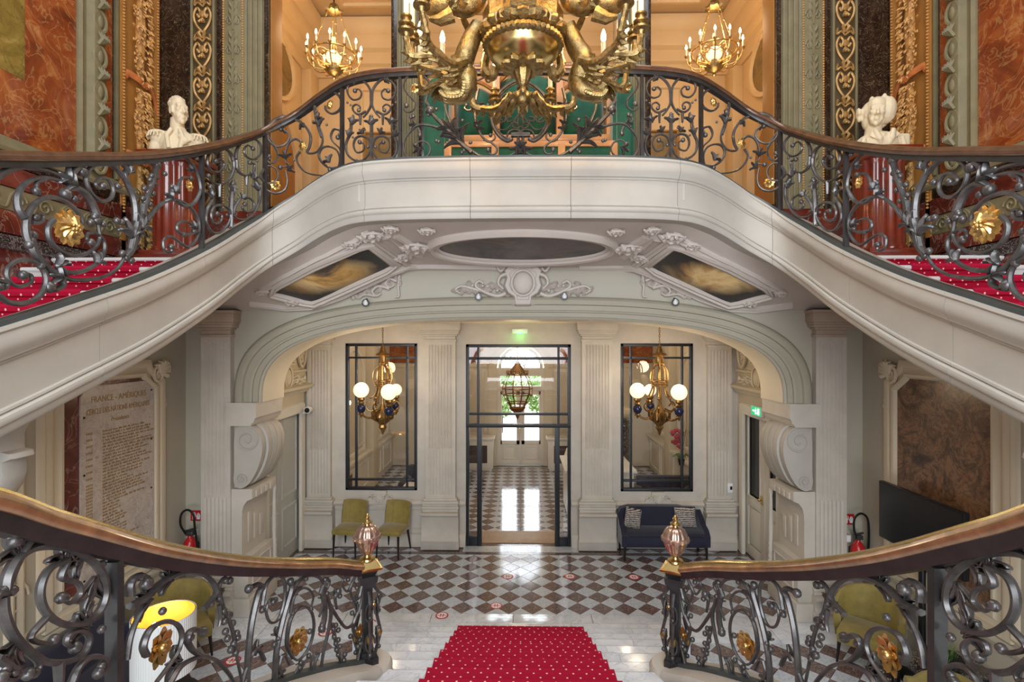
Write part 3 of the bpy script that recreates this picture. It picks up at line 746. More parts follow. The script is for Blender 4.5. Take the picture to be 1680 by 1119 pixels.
# carpet on the central flight
def carpet(name, label, prof, x0, x1, th=.010):
    mb = MB(); mb.uv = []
    acc = 0; last = None; n = len(prof)
    for i, (y, z) in enumerate(prof):
        if last: acc += sqrt((y-last[0])**2+(z-last[1])**2)
        last = (y, z)
        for x in (x0, x1): mb.v.append((x, y, z)); mb.uv.append((x, acc))
    for i in range(n-1): mb.f.append((2*i, 2*i+1, 2*i+3, 2*i+2))
    o = link(name, mb.mesh(name, M['carpet'], False)); m = o.modifiers.new('thickness', 'SOLIDIFY'); m.thickness = th; m.offset = 1
    bm = bmesh.new(); bm.from_mesh(o.data); bmesh.ops.recalc_face_normals(bm, faces=bm.faces)
    if sum(f.normal.z for f in bm.faces) < 0: bmesh.ops.reverse_faces(bm, faces=bm.faces)
    bm.to_mesh(o.data); bm.free()
    return tag(o, label, 'carpet')
pr = []
for k in range(2, 17):
    yf = 6.55-.34*(k-1); z = .13*k
    pr += [(yf+.004, z-.128), (yf+.004, z-.042), (yf+.028, z-.034), (yf+.030, z-.012), (yf+.016, z+.004)]
pr += [(-2.0, .13*16+.004)]
carpet('stair_carpet', 'red carpet runner with pale dots down the middle of the central flight', pr, -.755, .755)
# ------------------------------------------------------------------ return flights, quarter landings, bridge deck
for sg, side in ((-1,'left'),(1,'right')):
    SX = -sg
    rf = thing('return_staircase', 'white marble return flight climbing along the %s wall to the quarter landing' % side, 'staircase', (-3.9,5.4,4.4))
    for k in range(18):
        yf = 5.4-.34*k; z = 4.58-.15*k; yb = yf+.40 if k else 7.0
        mb = MB().prism([(yb,z-(.17 if k else .055)),(yb,z),(yf-.012,z),(yf-.026,z-.01),(yf-.028,z-.03),(yf-.016,z-.044),(yf,z-.046),(yf,z-(.17 if k else .055))], 'x', -4.94, -3.07)
        obj('step', mb, M['nosing'], rf, False)
    for j in range(6):   # steps from the quarter landing to the bridge
        x = -3.05+.27*j; z = 4.58+.145*(j+1)
        obj('step', MB().prism([(x,z-.06),(x,z-.02),(x-.02,z-.02),(x-.02,z),(x+.31,z),(x+.31,z-.06)], 'y', 6.10, 7.0), M['nosing'], rf, False)
    pr = []
    for k in range(17, -1, -1):
        yf = 5.4-.34*k; z = 4.58-.15*k
        pr += [(yf-.004, z-.148), (yf-.004, z-.052), (yf-.030, z-.040), (yf-.032, z-.014), (yf-.016, z+.004)]
    pr = pr[:-1]
    pr[-1] = (pr[-1][0], pr[-1][1]-.03)
    x0, x1 = sorted((-4.73*SX, -3.75*SX)); s0 = SX; SX = 1
    pp = pr
    carpet('stair_carpet', 'red dotted carpet runner on the %s return flight seen through the balustrade' % side, pp, x0, x1)
    SX = 1
obj_bd = obj('bridge_deck', MB().box(-1.75,1.75,5.55,7.0,5.2,5.45), M['stone'], fg, False)
# ------------------------------------------------------------------ pilasters
def pilaster(name, label, x0, x1, yf, base_h, ped_h, top, mats, flutes=6, group=None, cap=True, low=.32, dp=.12):
    """fluted pilaster standing on a pedestal; front face at yf, wall behind at yf+dp"""
    m_sh, m_cap, m_ped = mats; w = x1-x0; c = (x0+x1)/2
    t = thing(name, label, 'pilaster', (c, yf, 0), group)
    yb = yf+dp
    mb = MB(); mb.cbox(x0-.07,x1+.07,yf-.08,yb,0,.16,.012).prism([(yb,.16),(yf-.11,.16),(yf-.08,.2),(yf-.07,.22),(yf-.07,ped_h-.1),(yf-.09,ped_h-.06),(yf-.12,ped_h-.04),(yf-.12,ped_h),(yb,ped_h)], 'x', x0-.06, x1+.06)
    obj('pedestal', mb, m_ped, t)
    mb = MB(); z = ped_h
    for o, a, b in ((.05,0,.05),(.06,.05,.10),(.05,.10,.14),(.06,.14,.19),(.03,.19,.23)): mb.cbox(x0-o,x1+o,yf-o,yb,z+a,z+b,.015)
    obj('base', mb, m_ped, t)
    z0 = ped_h+.23; z1 = top-(.36 if cap else .06)
    # shaft with real flutes: profile in x,y swept up
    def prof(fill):
        pts = [(x0, yb), (x0, yf)]; m = .045*w/.45; fw = (w-2*m)/flutes
        for i in range(flutes):
            a = x0+m+i*fw; g = fw*.14
            pts += [(a+g, yf)]
            for j in range(1, 6):
                q = j/6; d = sin(pi*q)*fw*.42*(0.4 if fill else 1); pts.append((a+g+(fw-2*g)*q, yf+d))
            pts += [(a+fw-g, yf)]
        return pts+[(x1, yf), (x1, yb)]
    zl = z0+(z1-z0)*low
    def ringz(p, z): return [Vector((a, b, z)) for a, b in p]
    P0 = [(x0,yb),(x0,yf)]+[(q[0],yf) for q in prof(False)[2:-2]]+[(x1,yf),(x1,yb)]
    mb = MB().sweep([ringz(P0, z0), ringz(P0, z0+.05), ringz(prof(True), z0+.07), ringz(prof(True), zl-.02), ringz(prof(False), zl), ringz(prof(False), z1-.08), ringz(P0, z1-.05), ringz(P0, z1)])
    obj('shaft', mb, m_sh, t, False)
    if cap:
        mb = MB()
        for o, a, b in ((.015,0,.04),(.0,.04,.10),(.03,.10,.13),(.06,.13,.17),(.075,.17,.20),(.09,.20,.32),(.10,.32,.36)): mb.cbox(x0-o,x1+o,yf-o,yb,z1+a,z1+b,.008)
        obj('capital', mb, m_cap, t)
    return t
SS = (M['stone2'], M['stone2'], M['stone2']); SB = (M['stone2'], M['stone3'], M['stone2'])
for sg, side in ((-1,'left'),(1,'right')):
    SX = -sg
    pilaster('pilaster', 'tall fluted brown tinted pilaster beside the %s scroll console of the arch' % side, -4.30, -3.90, 6.90, .3, .36, 4.11, SB, 6)
    SX = 1
pilaster('pilaster', 'fluted cream pilaster between the left window and the glass door', -1.70, -1.16, 9.22, .3, .66, 4.05, SS, 8)
pilaster('pilaster', 'fluted cream pilaster between the glass door and the right window', 1.09, 1.63, 9.22, .3, .66, 4.05, SS, 8)
pilaster('pilaster', 'fluted cream pilaster left of the left window above the olive chairs', -3.84, -3.42, 9.26, .3, .66, 3.95, SS, 6)
pilaster('pilaster', 'fluted cream pilaster right of the right window behind the navy sofa', 3.33, 3.75, 9.26, .3, .66, 3.95, SS, 6)
# ------------------------------------------------------------------ scroll consoles carrying the arch
for sg, side in ((-1,'left'),(1,'right')):
    SX = -sg
    t = thing('scroll_console', 'large carved stone scroll console carrying the %s end of the arch' % side, 'console', (-3.7, 7.0, 0))
    y0, y1 = 6.93, 7.60
    # pedestal and shaft
    obj('pedestal', MB().cbox(-3.93,-3.62,6.86,7.66,0,.24,.015).cbox(-3.92,-3.66,6.9,7.63,.24,.78,.015), M['stone2'], t)
    obj('pedestal_panel', MB().frame([(-3.658,7.0,.34),(-3.658,7.54,.34),(-3.658,7.54,.70),(-3.658,7.0,.70)], [(0,0),(.01,.012),(.03,.012),(.04,0)], True, (1,0,0)), M['stone2'], t)
    shaft = [(-3.92,.78),(-3.76,.78),(-3.76,1.30),(-3.755,1.40),(-3.735,1.48),(-3.69,1.54),(-3.62,1.57),(-3.62,1.70),(-3.92,1.70)]
    obj('shaft', MB().prism(shaft, 'y', y0, y1), M['stone2'], t)
    for k in range(3):
        y = 7.08+k*.16; obj('flute', MB().cbox(-3.762,-3.748,y,y+.09,.92,1.34-.06*k,.004), M['stone2'], t)
    mbd = MB()
    for k in range(4): mbd.cbox(-3.66,-3.605,7.02+k*.13,7.11+k*.13,1.57,1.66,.008)
    obj('dentil_band', mbd, M['stone2'], t)
    # the scroll: outline in x,z extruded along y with ribs on the rolled face
    def outline(off):
        # flank of the console: full roll at the top, easing in to a small roll at the foot
        px = [(388,704),(396,698),(406,697),(416,701),(424,710),(429,724),(430,740),(427,756),(422,770),(415,784),(407,795),(398,801),(390,801),(385,796),(383,786),(384,770),(384,720)]
        pts = []
        for u, v in px:
            p = U(u, v, 6.93); k = max(0, min(1, (u-395)/20)); pts.append((p.x+off*k, p.z+off*.5*k*(1 if v < 740 else -1)))
        return [(q.x, q.y) for q in crom([Vector((x, z, 0)) for x, z in pts], 3, True)]
    rs = []
    for y, o in ((6.93,0),(7.02,0),(7.03,-.012),(7.055,-.012),(7.07,.018),(7.17,.022),(7.19,-.008),(7.21,.02),(7.32,.022),(7.34,-.008),(7.36,.02),(7.46,.018),(7.475,-.012),(7.50,-.012),(7.51,0),(7.60,0)):
        rs.append([Vector((x, y, z)) for x, z in outline(o)])
    obj('scroll', MB().sweep(rs), M['stone'], t)
    def spiral(cx, cz, r, turns, th, a0, sgn=1):
        n = int(turns*22); mb = MB()
        pts = [(cx+r*(1-i/n*.86)*cos(a0+sgn*2*pi*turns*i/n), 6.918, cz+r*(1-i/n*.86)*sin(a0+sgn*2*pi*turns*i/n)) for i in range(n+1)]
        return mb.tube(pts, [th*(1-.5*i/n) for i in range(n+1)], 6)
    obj('volute_line', spiral(U(405,722,6.93).x, U(405,722,6.93).z, .165, 1.6, .015, 1.2, -1), M['stone'], t)
    obj('volute_line', spiral(U(396,786,6.93).x, U(396,786,6.93).z, .075, 1.6, .010, -.6, 1), M['stone'], t)
    obj('abacus', MB().prism([(-3.94,2.56),(-3.62,2.56),(-3.60,2.60),(-3.58,2.60),(-3.56,2.66),(-3.545,2.67),(-3.545,2.87),(-3.94,2.87)], 'y', 6.88, 7.66), M['stone2'], t)
    # small turned colonnette on the far side of the shaft
    tb = [(.045,0),(.045,.05),(.03,.06),(.04,.12),(.03,.16),(.042,.22),(.03,.26),(.04,.3),(.025,.34),(.034,.5),(.022,1.0),(.03,1.05),(.03,1.1),(.02,1.12)]
    obj('colonnette', MB().lathe(tb, (-3.66, 7.64, .45), 12), M['stone2'], t)
    SX = 1
# ------------------------------------------------------------------ plaster ornaments over the arch
def scrollwork(mb, pts, r, y, n=8):
    P = crom([(p[0], y-.02, p[1]) for p in pts], n); m = len(P)
    mb.tube(P, [r*(1-.55*i/m) for i in range(m)], 6, up=(0,1,0))
def leafcurl(mb, c, ang, L, w, y, bend=.8, depth=.05):
    # relief leaf in the plane y, from c along ang, curling by bend
    n = 6; rows = []
    x, z, a = c[0], c[1], ang
    for i in range(n+1):
        t = i/n; ww = w*sin(pi*min(1, .12+t*.88))**.7*(1+.25*cos(t*pi*7))
        nx, nz = -sin(a), cos(a)
        rows.append([Vector((x+nx*ww*k, y-depth*(1-abs(k))*(.5+.5*sin(pi*t))-.004, z+nz*ww*k)) for k in (-1,-.5,0,.5,1)])
        x += cos(a)*L/n; z += sin(a)*L/n; a += bend/n
    mb.sweep(rows, False, False)
car = thing('cartouche', 'white plaster cartouche with shield and scrolls over the crown of the arch', 'cartouche', (0.02, 7.0, 4.3))
SXY = 121.4
def AW(u, v): p = U(u, v, 6.98); return (p.x, p.z)
cx = AW(858, 468)
out = [(831,437),(826,444),(830,455),(826,470),(832,482),(843,489),(845,503),(871,503),(873,489),(884,482),(890,470),(886,455),(890,444),(885,437),(858,430)]
P = [AW(*q) for q in out]
rs = []
for sc, y in ((1,6.99),(1,6.93),(.9,6.89),(.72,6.885),(.66,6.90)):
    rs.append([Vector((cx[0]+(x-cx[0])*sc, y, cx[1]+(z-cx[1])*sc)) for x, z in P])
obj('shield', MB().sweep(rs), M['plaster'], car)
ov = [Vector((cx[0]+.15*cos(2*pi*i/24), 0, cx[1]+.02+.17*sin(2*pi*i/24))) for i in range(24)]
obj('boss', MB().ball((cx[0], 6.89, cx[1]+.02), (.13,.05,.15), 18, 10), M['plaster'], car)
obj('boss_ring', MB().tube([(p.x, 6.885, p.z) for p in ov], .018, 8, True), M['plaster'], car)
for s in (-1, 1):
    mb = MB(); f = lambda u, v: AW(858+s*(u-858), v)
    scrollwork(mb, [f(884,436),f(894,430),f(900,438),f(894,446),f(888,440)], .03, 6.93)
    scrollwork(mb, [f(886,482),f(900,486),f(920,480),f(935,470),f(930,462),f(922,466)], .03, 6.95)
    scrollwork(mb, [f(884,450),f(895,455),f(898,466),f(890,475)], .028, 6.94)
    scrollwork(mb, [f(918,480),f(940,474),f(958,470),f(968,476),f(960,482)], .024, 6.96)
    scrollwork(mb, [f(872,500),f(880,498),f(882,490)], .02, 6.95)
    obj('scroll', mb, M['plaster'], car)
    mb = MB(); r_ = random.Random(5)
    for k in range(22):
        u = 892+k*3.4; v = 478-6*sin(k*.5)+r_.uniform(-6,5); c = f(u, v)
        leafcurl(mb, c, r_.uniform(-.6,2.4) if s > 0 else pi-r_.uniform(-.6,2.4), r_.uniform(.07,.13), .035, 6.97, r_.uniform(-1,1), .05)
    for k in range(8): mb.ball((*[f(900+k*8, 474+r_.uniform(-6,4))[0]], 6.95, f(900+k*8, 474+r_.uniform(-6,4))[1]), .022, 8, 5)
    obj('foliage', mb, M['plaster'], car)
mb = MB()
for k in range(9):
    a = pi*k/8; c = AW(858, 440); mb.tube([(c[0],6.93,c[1]), (c[0]+.12*cos(a),6.88,c[1]+.10*sin(a)), (c[0]+.16*cos(a),6.9,c[1]+.13*sin(a))], [.02,.03,.012], 6)
obj('shell', mb, M['plaster'], car)
# ---- acanthus sprays in the haunches
for sg, side in ((-1,'left'),(1,'right')):
    SX = -sg; f = lambda u, v: AW(u, v)
    t = thing('plaster_spray', 'plaster acanthus spray in the %s haunch above the arch' % side, 'ornament', (AW(620,480)[0], 7.0, AW(620,480)[1]))
    mb = MB()
    scrollwork(mb, [f(656,452),f(654,470),f(655,486),f(648,488)], .02, 6.98)
    scrollwork(mb, [f(652,462),f(640,458),f(634,466),f(640,472),f(648,468)], .022, 6.97)
    scrollwork(mb, [f(640,474),f(622,470),f(612,478),f(618,486),f(626,482)], .022, 6.97)
    scrollwork(mb, [f(616,486),f(600,484),f(588,490)], .018, 6.98)
    obj('scroll', mb, M['plaster'], t)
    mb = MB(); r_ = random.Random(9)
    for k in range(22):
        q = k/21; u = lerp(578, 654, q); v = lerp(491, 462, q)+r_.uniform(-5,8)
        leafcurl(mb, f(u, v), r_.uniform(.2,2.8), r_.uniform(.07,.13), .034, 6.985, r_.uniform(-1,1), .05)
    obj('foliage', mb, M['plaster'], t)
    SX = 1
# ---- little spotlights on the arch ledge
for u, v, lab in ((600,497,'clear spotlight on the arch ledge below the left plaster spray'), (785,487,'clear spotlight on the arch ledge left of the cartouche'), (926,486,'clear spotlight on the arch ledge right of the cartouche'), (1108,496,'clear spotlight on the arch ledge below the right plaster spray')):
    p = U(u, v, 6.84)
    t = thing('spotlight', lab, 'lamp', p, 'spotlights on the arch ledge')
    obj('glass_bulb', MB().lathe([(.0001,-.035),(.025,-.03),(.032,-.01),(.03,.01),(.015,.03),(.015,.04),(.0001,.04)], p, 12), M['white'], t)
    obj('clip', MB().tube([p+Vector((0,.0,.05)), p+Vector((0,.06,.06)), p+Vector((0,.1,.0))], .008, 6), M['ironplain'], t)
    obj('ring', MB().tube([p+Vector((.045*cos(2*pi*i/14),-.01,.045*sin(2*pi*i/14))) for i in range(14)], .006, 6, True), M['ironplain'], t)
# ------------------------------------------------------------------ side walls of the hall: framed marble panels, plaque
def chamfer_frame(y0, y1, z0, z1, c):
    return [(y0,z0),(y1,z0),(y1,z1-c),(y1-c,z1-c*.25),(y1-c*1.1,z1),(y0+c*1.1,z1),(y0+c,z1-c*.25),(y0,z1-c)]
for sg, side, w in ((-1,'left',None),(1,'right',None)):
    SX = -sg
    wall = bpy.data.objects['wall_left' if sg < 0 else 'wall_right']
    X = -4.57
    path = [(X, a, b) for a, b in chamfer_frame(5.0, 6.42, 1.02, 3.34, .2)]
    obj('panel_frame', MB().frame(path, [(-.13,0),(-.13,.035),(-.09,.05),(-.05,.04),(-.04,.025),(.0,.03),(.03,.055),(.06,.05),(.08,.015),(.09,0)], True, (1,0,0)), M['creampanel'], wall)
    # narrower stacked mouldings toward the camera
    for ya, yb in ((2.2,4.55),(4.64,4.86)):
        pth = [(X, a, b) for a, b in ((ya,.95),(yb,.95),(yb,3.2),(ya,3.2))]
        obj('panel_frame', MB().frame(pth, [(-.03,0),(-.03,.03),(0,.045),(.03,.03),(.05,0)], True, (1,0,0)), M['creampanel'], wall)
    obj('baseboard', MB().prism([(X,0),(X+.06,0),(X+.06,.2),(X+.035,.24),(X+.03,.32),(X,.34)], 'y', 1.0, 6.9), M['wallpaint'], wall)
    obj('dado_moulding', MB().prism([(X,.78),(X+.04,.79),(X+.05,.83),(X+.03,.87),(X,.88)], 'y', 1.0, 6.9), M['wallpaint'], wall)
    # carved corner spray of the frame
    mb = MB()
    for k in range(7):
        a = .3+k*.42; c = Vector((X+.05, 6.42, 3.30))
        mb.tube([c, c+Vector((.02, .14*cos(a-.9), .14*sin(a-.6))), c+Vector((0, .19*cos(a-.7), .17*sin(a-.3)))], [.02,.028,.01], 6)
    sp = [Vector((X+.05, 6.40+(.11-.004*i)*cos(.5*i), 3.28+(.13-.005*i)*sin(.5*i))) for i in range(20)]
    mb.tube(sp, .02, 6)
    for k in range(4): mb.ball((X+.03, 6.5+.012*k, 3.1-.07*k), (.02,.03,.04), 8, 5)
    obj('corner_ornament', mb, M['creampanel'], wall)
    mb = MB()
    for k in range(3):
        sp = [Vector((X+.02, 4.0+.3*k+(.12-.004*i)*cos(.45*i), 1.2+.08*k+(.16-.006*i)*sin(.45*i))) for i in range(22)]; mb.tube(sp, .012, 5)
    obj('low_ornament', mb, M['creampanel'], wall)
    SX = 1
# right: brecciated marble panel
SX = -1
obj('marble_panel', MB().prism(chamfer_frame(5.09,6.36,1.10,3.27,.14), 'x', -4.575, -4.555), M['marble_panel'], bpy.data.objects['wall_right'])['label'] = 'brown brecciated marble'
SX = 1
pq = thing('marble_plaque', 'pale marble plaque engraved with gold lettering on the left wall', 'plaque', (-4.57, 5.75, 2.2))
obj('backing', MB().prism(chamfer_frame(5.09,6.36,1.10,3.27,.10), 'x', -4.575, -4.552), M['marble_deep'], pq)
obj('slab', MB().prism([(5.27,1.15),(6.33,1.15),(6.33,3.12),(6.24,3.22),(5.36,3.22),(5.27,3.12)], 'x', -4.56, -4.535), M['plaque'], pq, False)
def wtext(txt, y0, z, size, parent, width=None):
    c = bpy.data.curves.new('engraved_line', 'FONT'); c.body = txt; c.size = size; c.extrude = .0015; c.align_x = 'CENTER'
    o = bpy.data.objects.new('engraved_line', c); COL.objects.link(o); c.materials.append(M['goldtext'])
    o.parent = parent; o.matrix_parent_inverse = Matrix.Translation(-parent.location)
    o.matrix_world = Matrix.Identity(4)
    o.location = (-4.5335, y0, z); o.rotation_euler = (pi/2, 0, pi/2)
    if width:
        bpy.context.view_layer.update(); wd = o.dimensions.x
        if wd > 0: o.scale = (width/wd, 1, 1)
    bpy.context.view_layer.update(); me = bpy.data.meshes.new_from_object(o.evaluated_get(bpy.context.evaluated_depsgraph_get())); sc_ = o.scale.copy(); bpy.data.objects.remove(o)
    o = link('engraved_line', me, parent); o.location = (-4.5335, y0, z); o.rotation_euler = (pi/2, 0, pi/2); o.scale = sc_
    return tag(o, kind='stuff')
wtext('FRANCE - AMÉRIQUES', 5.80, 3.045, .095, pq, .80)
wtext('CERCLE DES NATIONS AMÉRICAINES', 5.80, 2.92, .085, pq, .92)
wtext('Présidents', 5.80, 2.81, .07, pq, .26)
rr = random.Random(11); lines = MB(); years = MB()
z = 2.71; k = 0
while z > 1.32:
    L = rr.uniform(.45,.80) if z > 2.3 else (rr.uniform(.30,.74) if z > 1.9 else rr.uniform(.14,.34))
    if rr.random() < .14: L = min(.78, L+.3)
    y = 5.55
    while y < 5.55+L:
        w = rr.uniform(.018,.07); x = y
        while x < y+w:
            h = rr.choice((.014,.014,.02,.024)); lines.box(-4.5345,-4.5325,x,x+.006,z,z+h); x += .0105
        y += w+.016
    if k % 2 == 0 or z < 2.2:
        for q in range(4): years.box(-4.5345,-4.5325,5.335+q*.022,5.347+q*.022,z,z+.022)
    z -= .034; k += 1
tag(obj('engraved_lines', lines, M['goldtext'], pq, False), kind='stuff'); tag(obj('engraved_years', years, M['goldtext'], pq, False), kind='stuff')
mb = MB()
for y, z in ((5.31,1.2),(5.31,1.75),(5.31,2.3),(5.31,2.9),(6.29,1.2),(6.29,1.9),(6.29,2.5),(6.29,3.1)): mb.lathe([(.012,0),(.012,.006),(.0001,.008)], (-4.536,y,z), 8, axis='x')
obj('fixing_studs', mb, M['black'], pq)
# ------------------------------------------------------------------ vestibule wall trim
obj('dado_course', MB().prism([(9.35,.72),(9.30,.73),(9.28,.77),(9.30,.80),(9.32,.82),(9.35,.83)], 'x', -3.9, -.99), M['stone2'], wv)
obj('dado_course', MB().prism([(9.35,.72),(9.30,.73),(9.28,.77),(9.30,.80),(9.32,.82),(9.35,.83)], 'x', .91, 3.9), M['stone2'], wv)
for a, b in ((-3.9,-.99),(.91,3.9)):
    obj('baseboard', MB().prism([(9.35,0),(9.27,0),(9.27,.12),(9.29,.15),(9.30,.2),(9.32,.22),(9.35,.23)], 'x', a, b), M['stone2'], wv)
    obj('stone_panel', MB().frame([(a+.12,9.349,.3),(b-.12,9.349,.3),(b-.12,9.349,.66),(a+.12,9.349,.66)], [(0,0),(.008,.012),(.02,.012),(.03,0)], True, (0,-1,0)), M['stone2'], wv)
for cx_, lab in ((-2.53,'left'),(2.46,'right')):
    mb = MB(); z = .87
    mb.prism([(cx_-.26,.78),(cx_-.22,.86),(cx_-.12,.90),(cx_-.11,1.0),(cx_+.11,1.0),(cx_+.12,.90),(cx_+.22,.86),(cx_+.26,.78),(cx_+.12,.74),(cx_,.70),(cx_-.12,.74)], 'y', 9.29, 9.352)
    for k in range(9): a = pi+pi*k/8; mb.tube([(cx_,9.285,.92),(cx_+.10*cos(a),9.27,.92+.12*sin(a))], [.012,.022], 6)
    for s in (-1,1): mb.tube([(cx_+s*(.17-.003*i)*1+s*.045*cos(.6*i)*(1-i/16),9.285,.88+.045*sin(.6*i)*(1-i/16)) for i in range(15)], .012, 6)
    obj('shell_cartouche', mb, M['stone2'], wv)
# ------------------------------------------------------------------ black framed windows and door
def bars(parent, name, rects, y0, y1, mat):
    for a in rects: obj(name, MB().cbox(a[0],a[1],y0,y1,a[2],a[3],.006), mat, parent)
for i, (W, lab) in enumerate(((WL,'left'),(WR,'right'))):
    x0, x1, z0, z1 = W
    t = struct('window_%d' % (i+1), 'tall black framed internal window on the %s with narrow border panes' % lab, ((x0+x1)/2, 9.38, z0))
    f = .05; b = .19; bw = .035
    bars(t, 'frame', [(x0,x0+f,z0,z1),(x1-f,x1,z0,z1),(x0,x1,z1-f,z1),(x0,x1,z0,z0+f)], 9.33, 9.42, M['frameblack'])
    bars(t, 'glazing_bar', [(x0+b-.02,x0+b+bw-.02,z0,z1),(x1-b-bw+.02,x1-b+.02,z0,z1),(x0,x1,z1-b-bw-.05,z1-b-.05),(x0,x1,z0+b-.02,z0+b+bw-.02)], 9.34, 9.41, M['frameblack'])
    xs = [x0+f, x0+b, x1-b, x1-f]; zs = [z0+f, z0+b, z1-b-.06, z1-f]
    for a in range(3):
        for c in range(3): obj('pane', MB().box(xs[a],xs[a+1],9.372,9.378,zs[c],zs[c+1]), M['glass'], t, False)
t = struct('door_1', 'black framed glazed door with sidelights opening into the entrance hall', (0, 9.38, 0))
x0, x1, z0, z1 = DO; f = .055
bars(t, 'frame', [(x0,x0+f,z0,z1),(x1-f,x1,z0,z1),(x0,x1,z1-f,z1)], 9.33, 9.43, M['frameblack'])
bars(t, 'glazing_bar', [(x0+.20,x0+.24,z0,z1),(x1-.24,x1-.20,z0,z1),(x0,x1,3.36,3.41),(x0,x1,2.36,2.40)], 9.34, 9.42, M['frameblack'])
bars(t, 'transom', [(x0,x1,2.14,2.20)], 9.32, 9.44, M['frameblack'])
for s, xa, xb in ((0,x0+f,x0+.24),(1,x1-.24,x1-f)):
    bars(t, 'sidelight_stile', [(x0+.20,x0+.285,0,2.14)] if s == 0 else [(x1-.285,x1-.20,0,2.14)], 9.33, 9.43, M['frameblack'])
    bars(t, 'bottom_rail', [(xa,xb,0,.16)], 9.34, 9.42, M['frameblack'])
    obj('pane', MB().box(xa,xb,9.372,9.378,.16,2.14), M['glass'], t, False)
    obj('pane', MB().box(xa,xb,9.372,9.378,2.2,2.36), M['glass'], t, False)
    obj('pane', MB().box(xa,xb,9.372,9.378,2.4,3.36), M['glass'], t, False)
    obj('pane', MB().box(xa,xb,9.372,9.378,3.41,z1-f), M['glass'], t, False)
for za, zb in ((2.2,2.36),(2.4,3.36),(3.41,z1-f)): obj('pane', MB().box(x0+.24,x1-.24,9.372,9.378,za,zb), M['glass'], t, False)
# opened glass leaves folded just inside
# ------------------------------------------------------------------ side doors of the vestibule
for sg, side in ((-1,'left'),(1,'right')):
    SX = -sg
    wl_ = bpy.data.objects['wall_vestibule_left' if sg < 0 else 'wall_vestibule_right']
    X = -3.9
    jm = [(X, y, z) for y, z in ((7.72,0),(7.72,2.6),(9.22,2.6),(9.22,0))]
    obj('architrave', MB().frame(jm, [(-.16,0),(-.16,.05),(-.12,.06),(-.06,.045),(-.02,.05),(.0,.03),(.02,-.02),(.02,-.1),(0,-.1)], False, (1,0,0)), M['whitewood'], wl_)
    obj('cornice', MB().prism([(X,2.78),(X+.08,2.80),(X+.10,2.84),(X+.17,2.88),(X+.19,2.93),(X+.05,2.96),(X+.03,3.14),(X+.06,3.16),(X+.06,3.2),(X,3.2)], 'y', 7.66, 9.33), M['creampanel'], wl_)
    mb = MB(); c = (X+.06, 8.47, 3.04); r_ = random.Random(4)
    mb.ball((c[0], c[1], c[2]+.06), (.06,.11,.15), 14, 8)
    mb.tube([(c[0]+.02, c[1]+.14*cos(2*pi*i/18), c[2]+.06+.18*sin(2*pi*i/18)) for i in range(18)], .025, 6, True)
    for k in range(44):
        s = 1 if k % 2 else -1; q = r_.random(); y = c[1]+s*(.14+.5*q); z = c[2]-.06+r_.uniform(-.06,.12)*(1-.5*q)
        mb.tube([(c[0]-.02,y,z),(c[0]+.03,y+s*.05,z+r_.uniform(-.06,.07)),(c[0],y+s*.09,z+r_.uniform(-.05,.05))], [.016,.022,.008], 5)
    obj('overdoor_cartouche', mb, M['creampanel'], wl_)
    obj('upper_panel', MB().frame([(X,7.75,3.28),(X,8.86,3.28),(X,8.86,4.02),(X,7.75,4.02)], [(0,0),(.01,.03),(.04,.03),(.05,0)], True, (1,0,0)), M['creampanel'], wl_)
    mb = MB(); oc = (X+.03, 9.08, 3.58)
    mb.tube([(oc[0]+.02, oc[1]+.15*cos(2*pi*i/22), oc[2]+.33*sin(2*pi*i/22)) for i in range(22)], .028, 6, True)
    for k in range(34):
        a = r_.uniform(0, 2*pi); q = r_.uniform(0,.8); y = oc[1]+.13*q*cos(a); z = oc[2]+.3*q*sin(a)
        mb.ball((oc[0]+.01, y, z), (.03, r_.uniform(.02,.04), r_.uniform(.025,.05)), 6, 4)
    for k in range(10):
        a = pi*.1+k*.3; mb.tube([(oc[0],oc[1]+.1*cos(a),oc[2]+.3),(oc[0]+.04,oc[1]+.17*cos(a),oc[2]+.34+.1*sin(a))], [.02,.012], 5)
    obj('oval_trophy', mb, M['creampanel'], wl_)
    obj('baseboard', MB().box(X,X+.04,9.24,9.35,0,.2), M['whitewood'], wl_)
    SX = 1
d = struct('door_2', 'closed pale grey panelled door in the left side wall of the vestibule', (-3.9, 8.47, 0))
obj('leaf', MB().box(-4.02,-3.97,7.72,9.22,0,2.6), M['greydoor'], d, False)
for ya, yb in ((7.82,8.42),(8.54,9.12)):
    for za, zb in ((.2,.9),(1.05,2.45)):
        obj('panel', MB().frame([(-3.97,ya,za),(-3.97,yb,za),(-3.97,yb,zb),(-3.97,ya,zb)], [(0,0),(.015,.02),(.05,.02),(.06,0)], True, (1,0,0)), M['greydoor'], d)
d = struct('door_3', 'white double door with dark glass panes in the right side wall of the vestibule', (3.9, 8.47, 0))
for k, (ya, yb) in enumerate(((7.73,8.46),(8.48,9.21))):
    lf = obj('leaf', MB().cbox(3.96,4.02,ya,ya+.13,.0,2.58,.004).cbox(3.96,4.02,yb-.13,yb,0,2.58,.004).cbox(3.96,4.02,ya+.13,yb-.13,0,.18,.004).cbox(3.96,4.02,ya+.13,yb-.13,.86,1.02,.004).cbox(3.96,4.02,ya+.13,yb-.13,2.42,2.58,.004), M['whitewood'], d)
    obj('dark_pane', MB().box(3.985,3.992,ya+.13,yb-.13,1.02,2.42), M['screen'], d, False)
    obj('kick_panel', MB().cbox(3.975,4.0,ya+.15,yb-.15,.2,.84,.015), M['whitewood'], d)
    obj('glass_bead', MB().frame([(3.96,ya+.13,1.02),(3.96,yb-.13,1.02),(3.96,yb-.13,2.42),(3.96,ya+.13,2.42)], [(-.03,0),(-.02,.015),(0,.015),(.01,0)], True, (-1,0,0)), M['whitewood'], d)
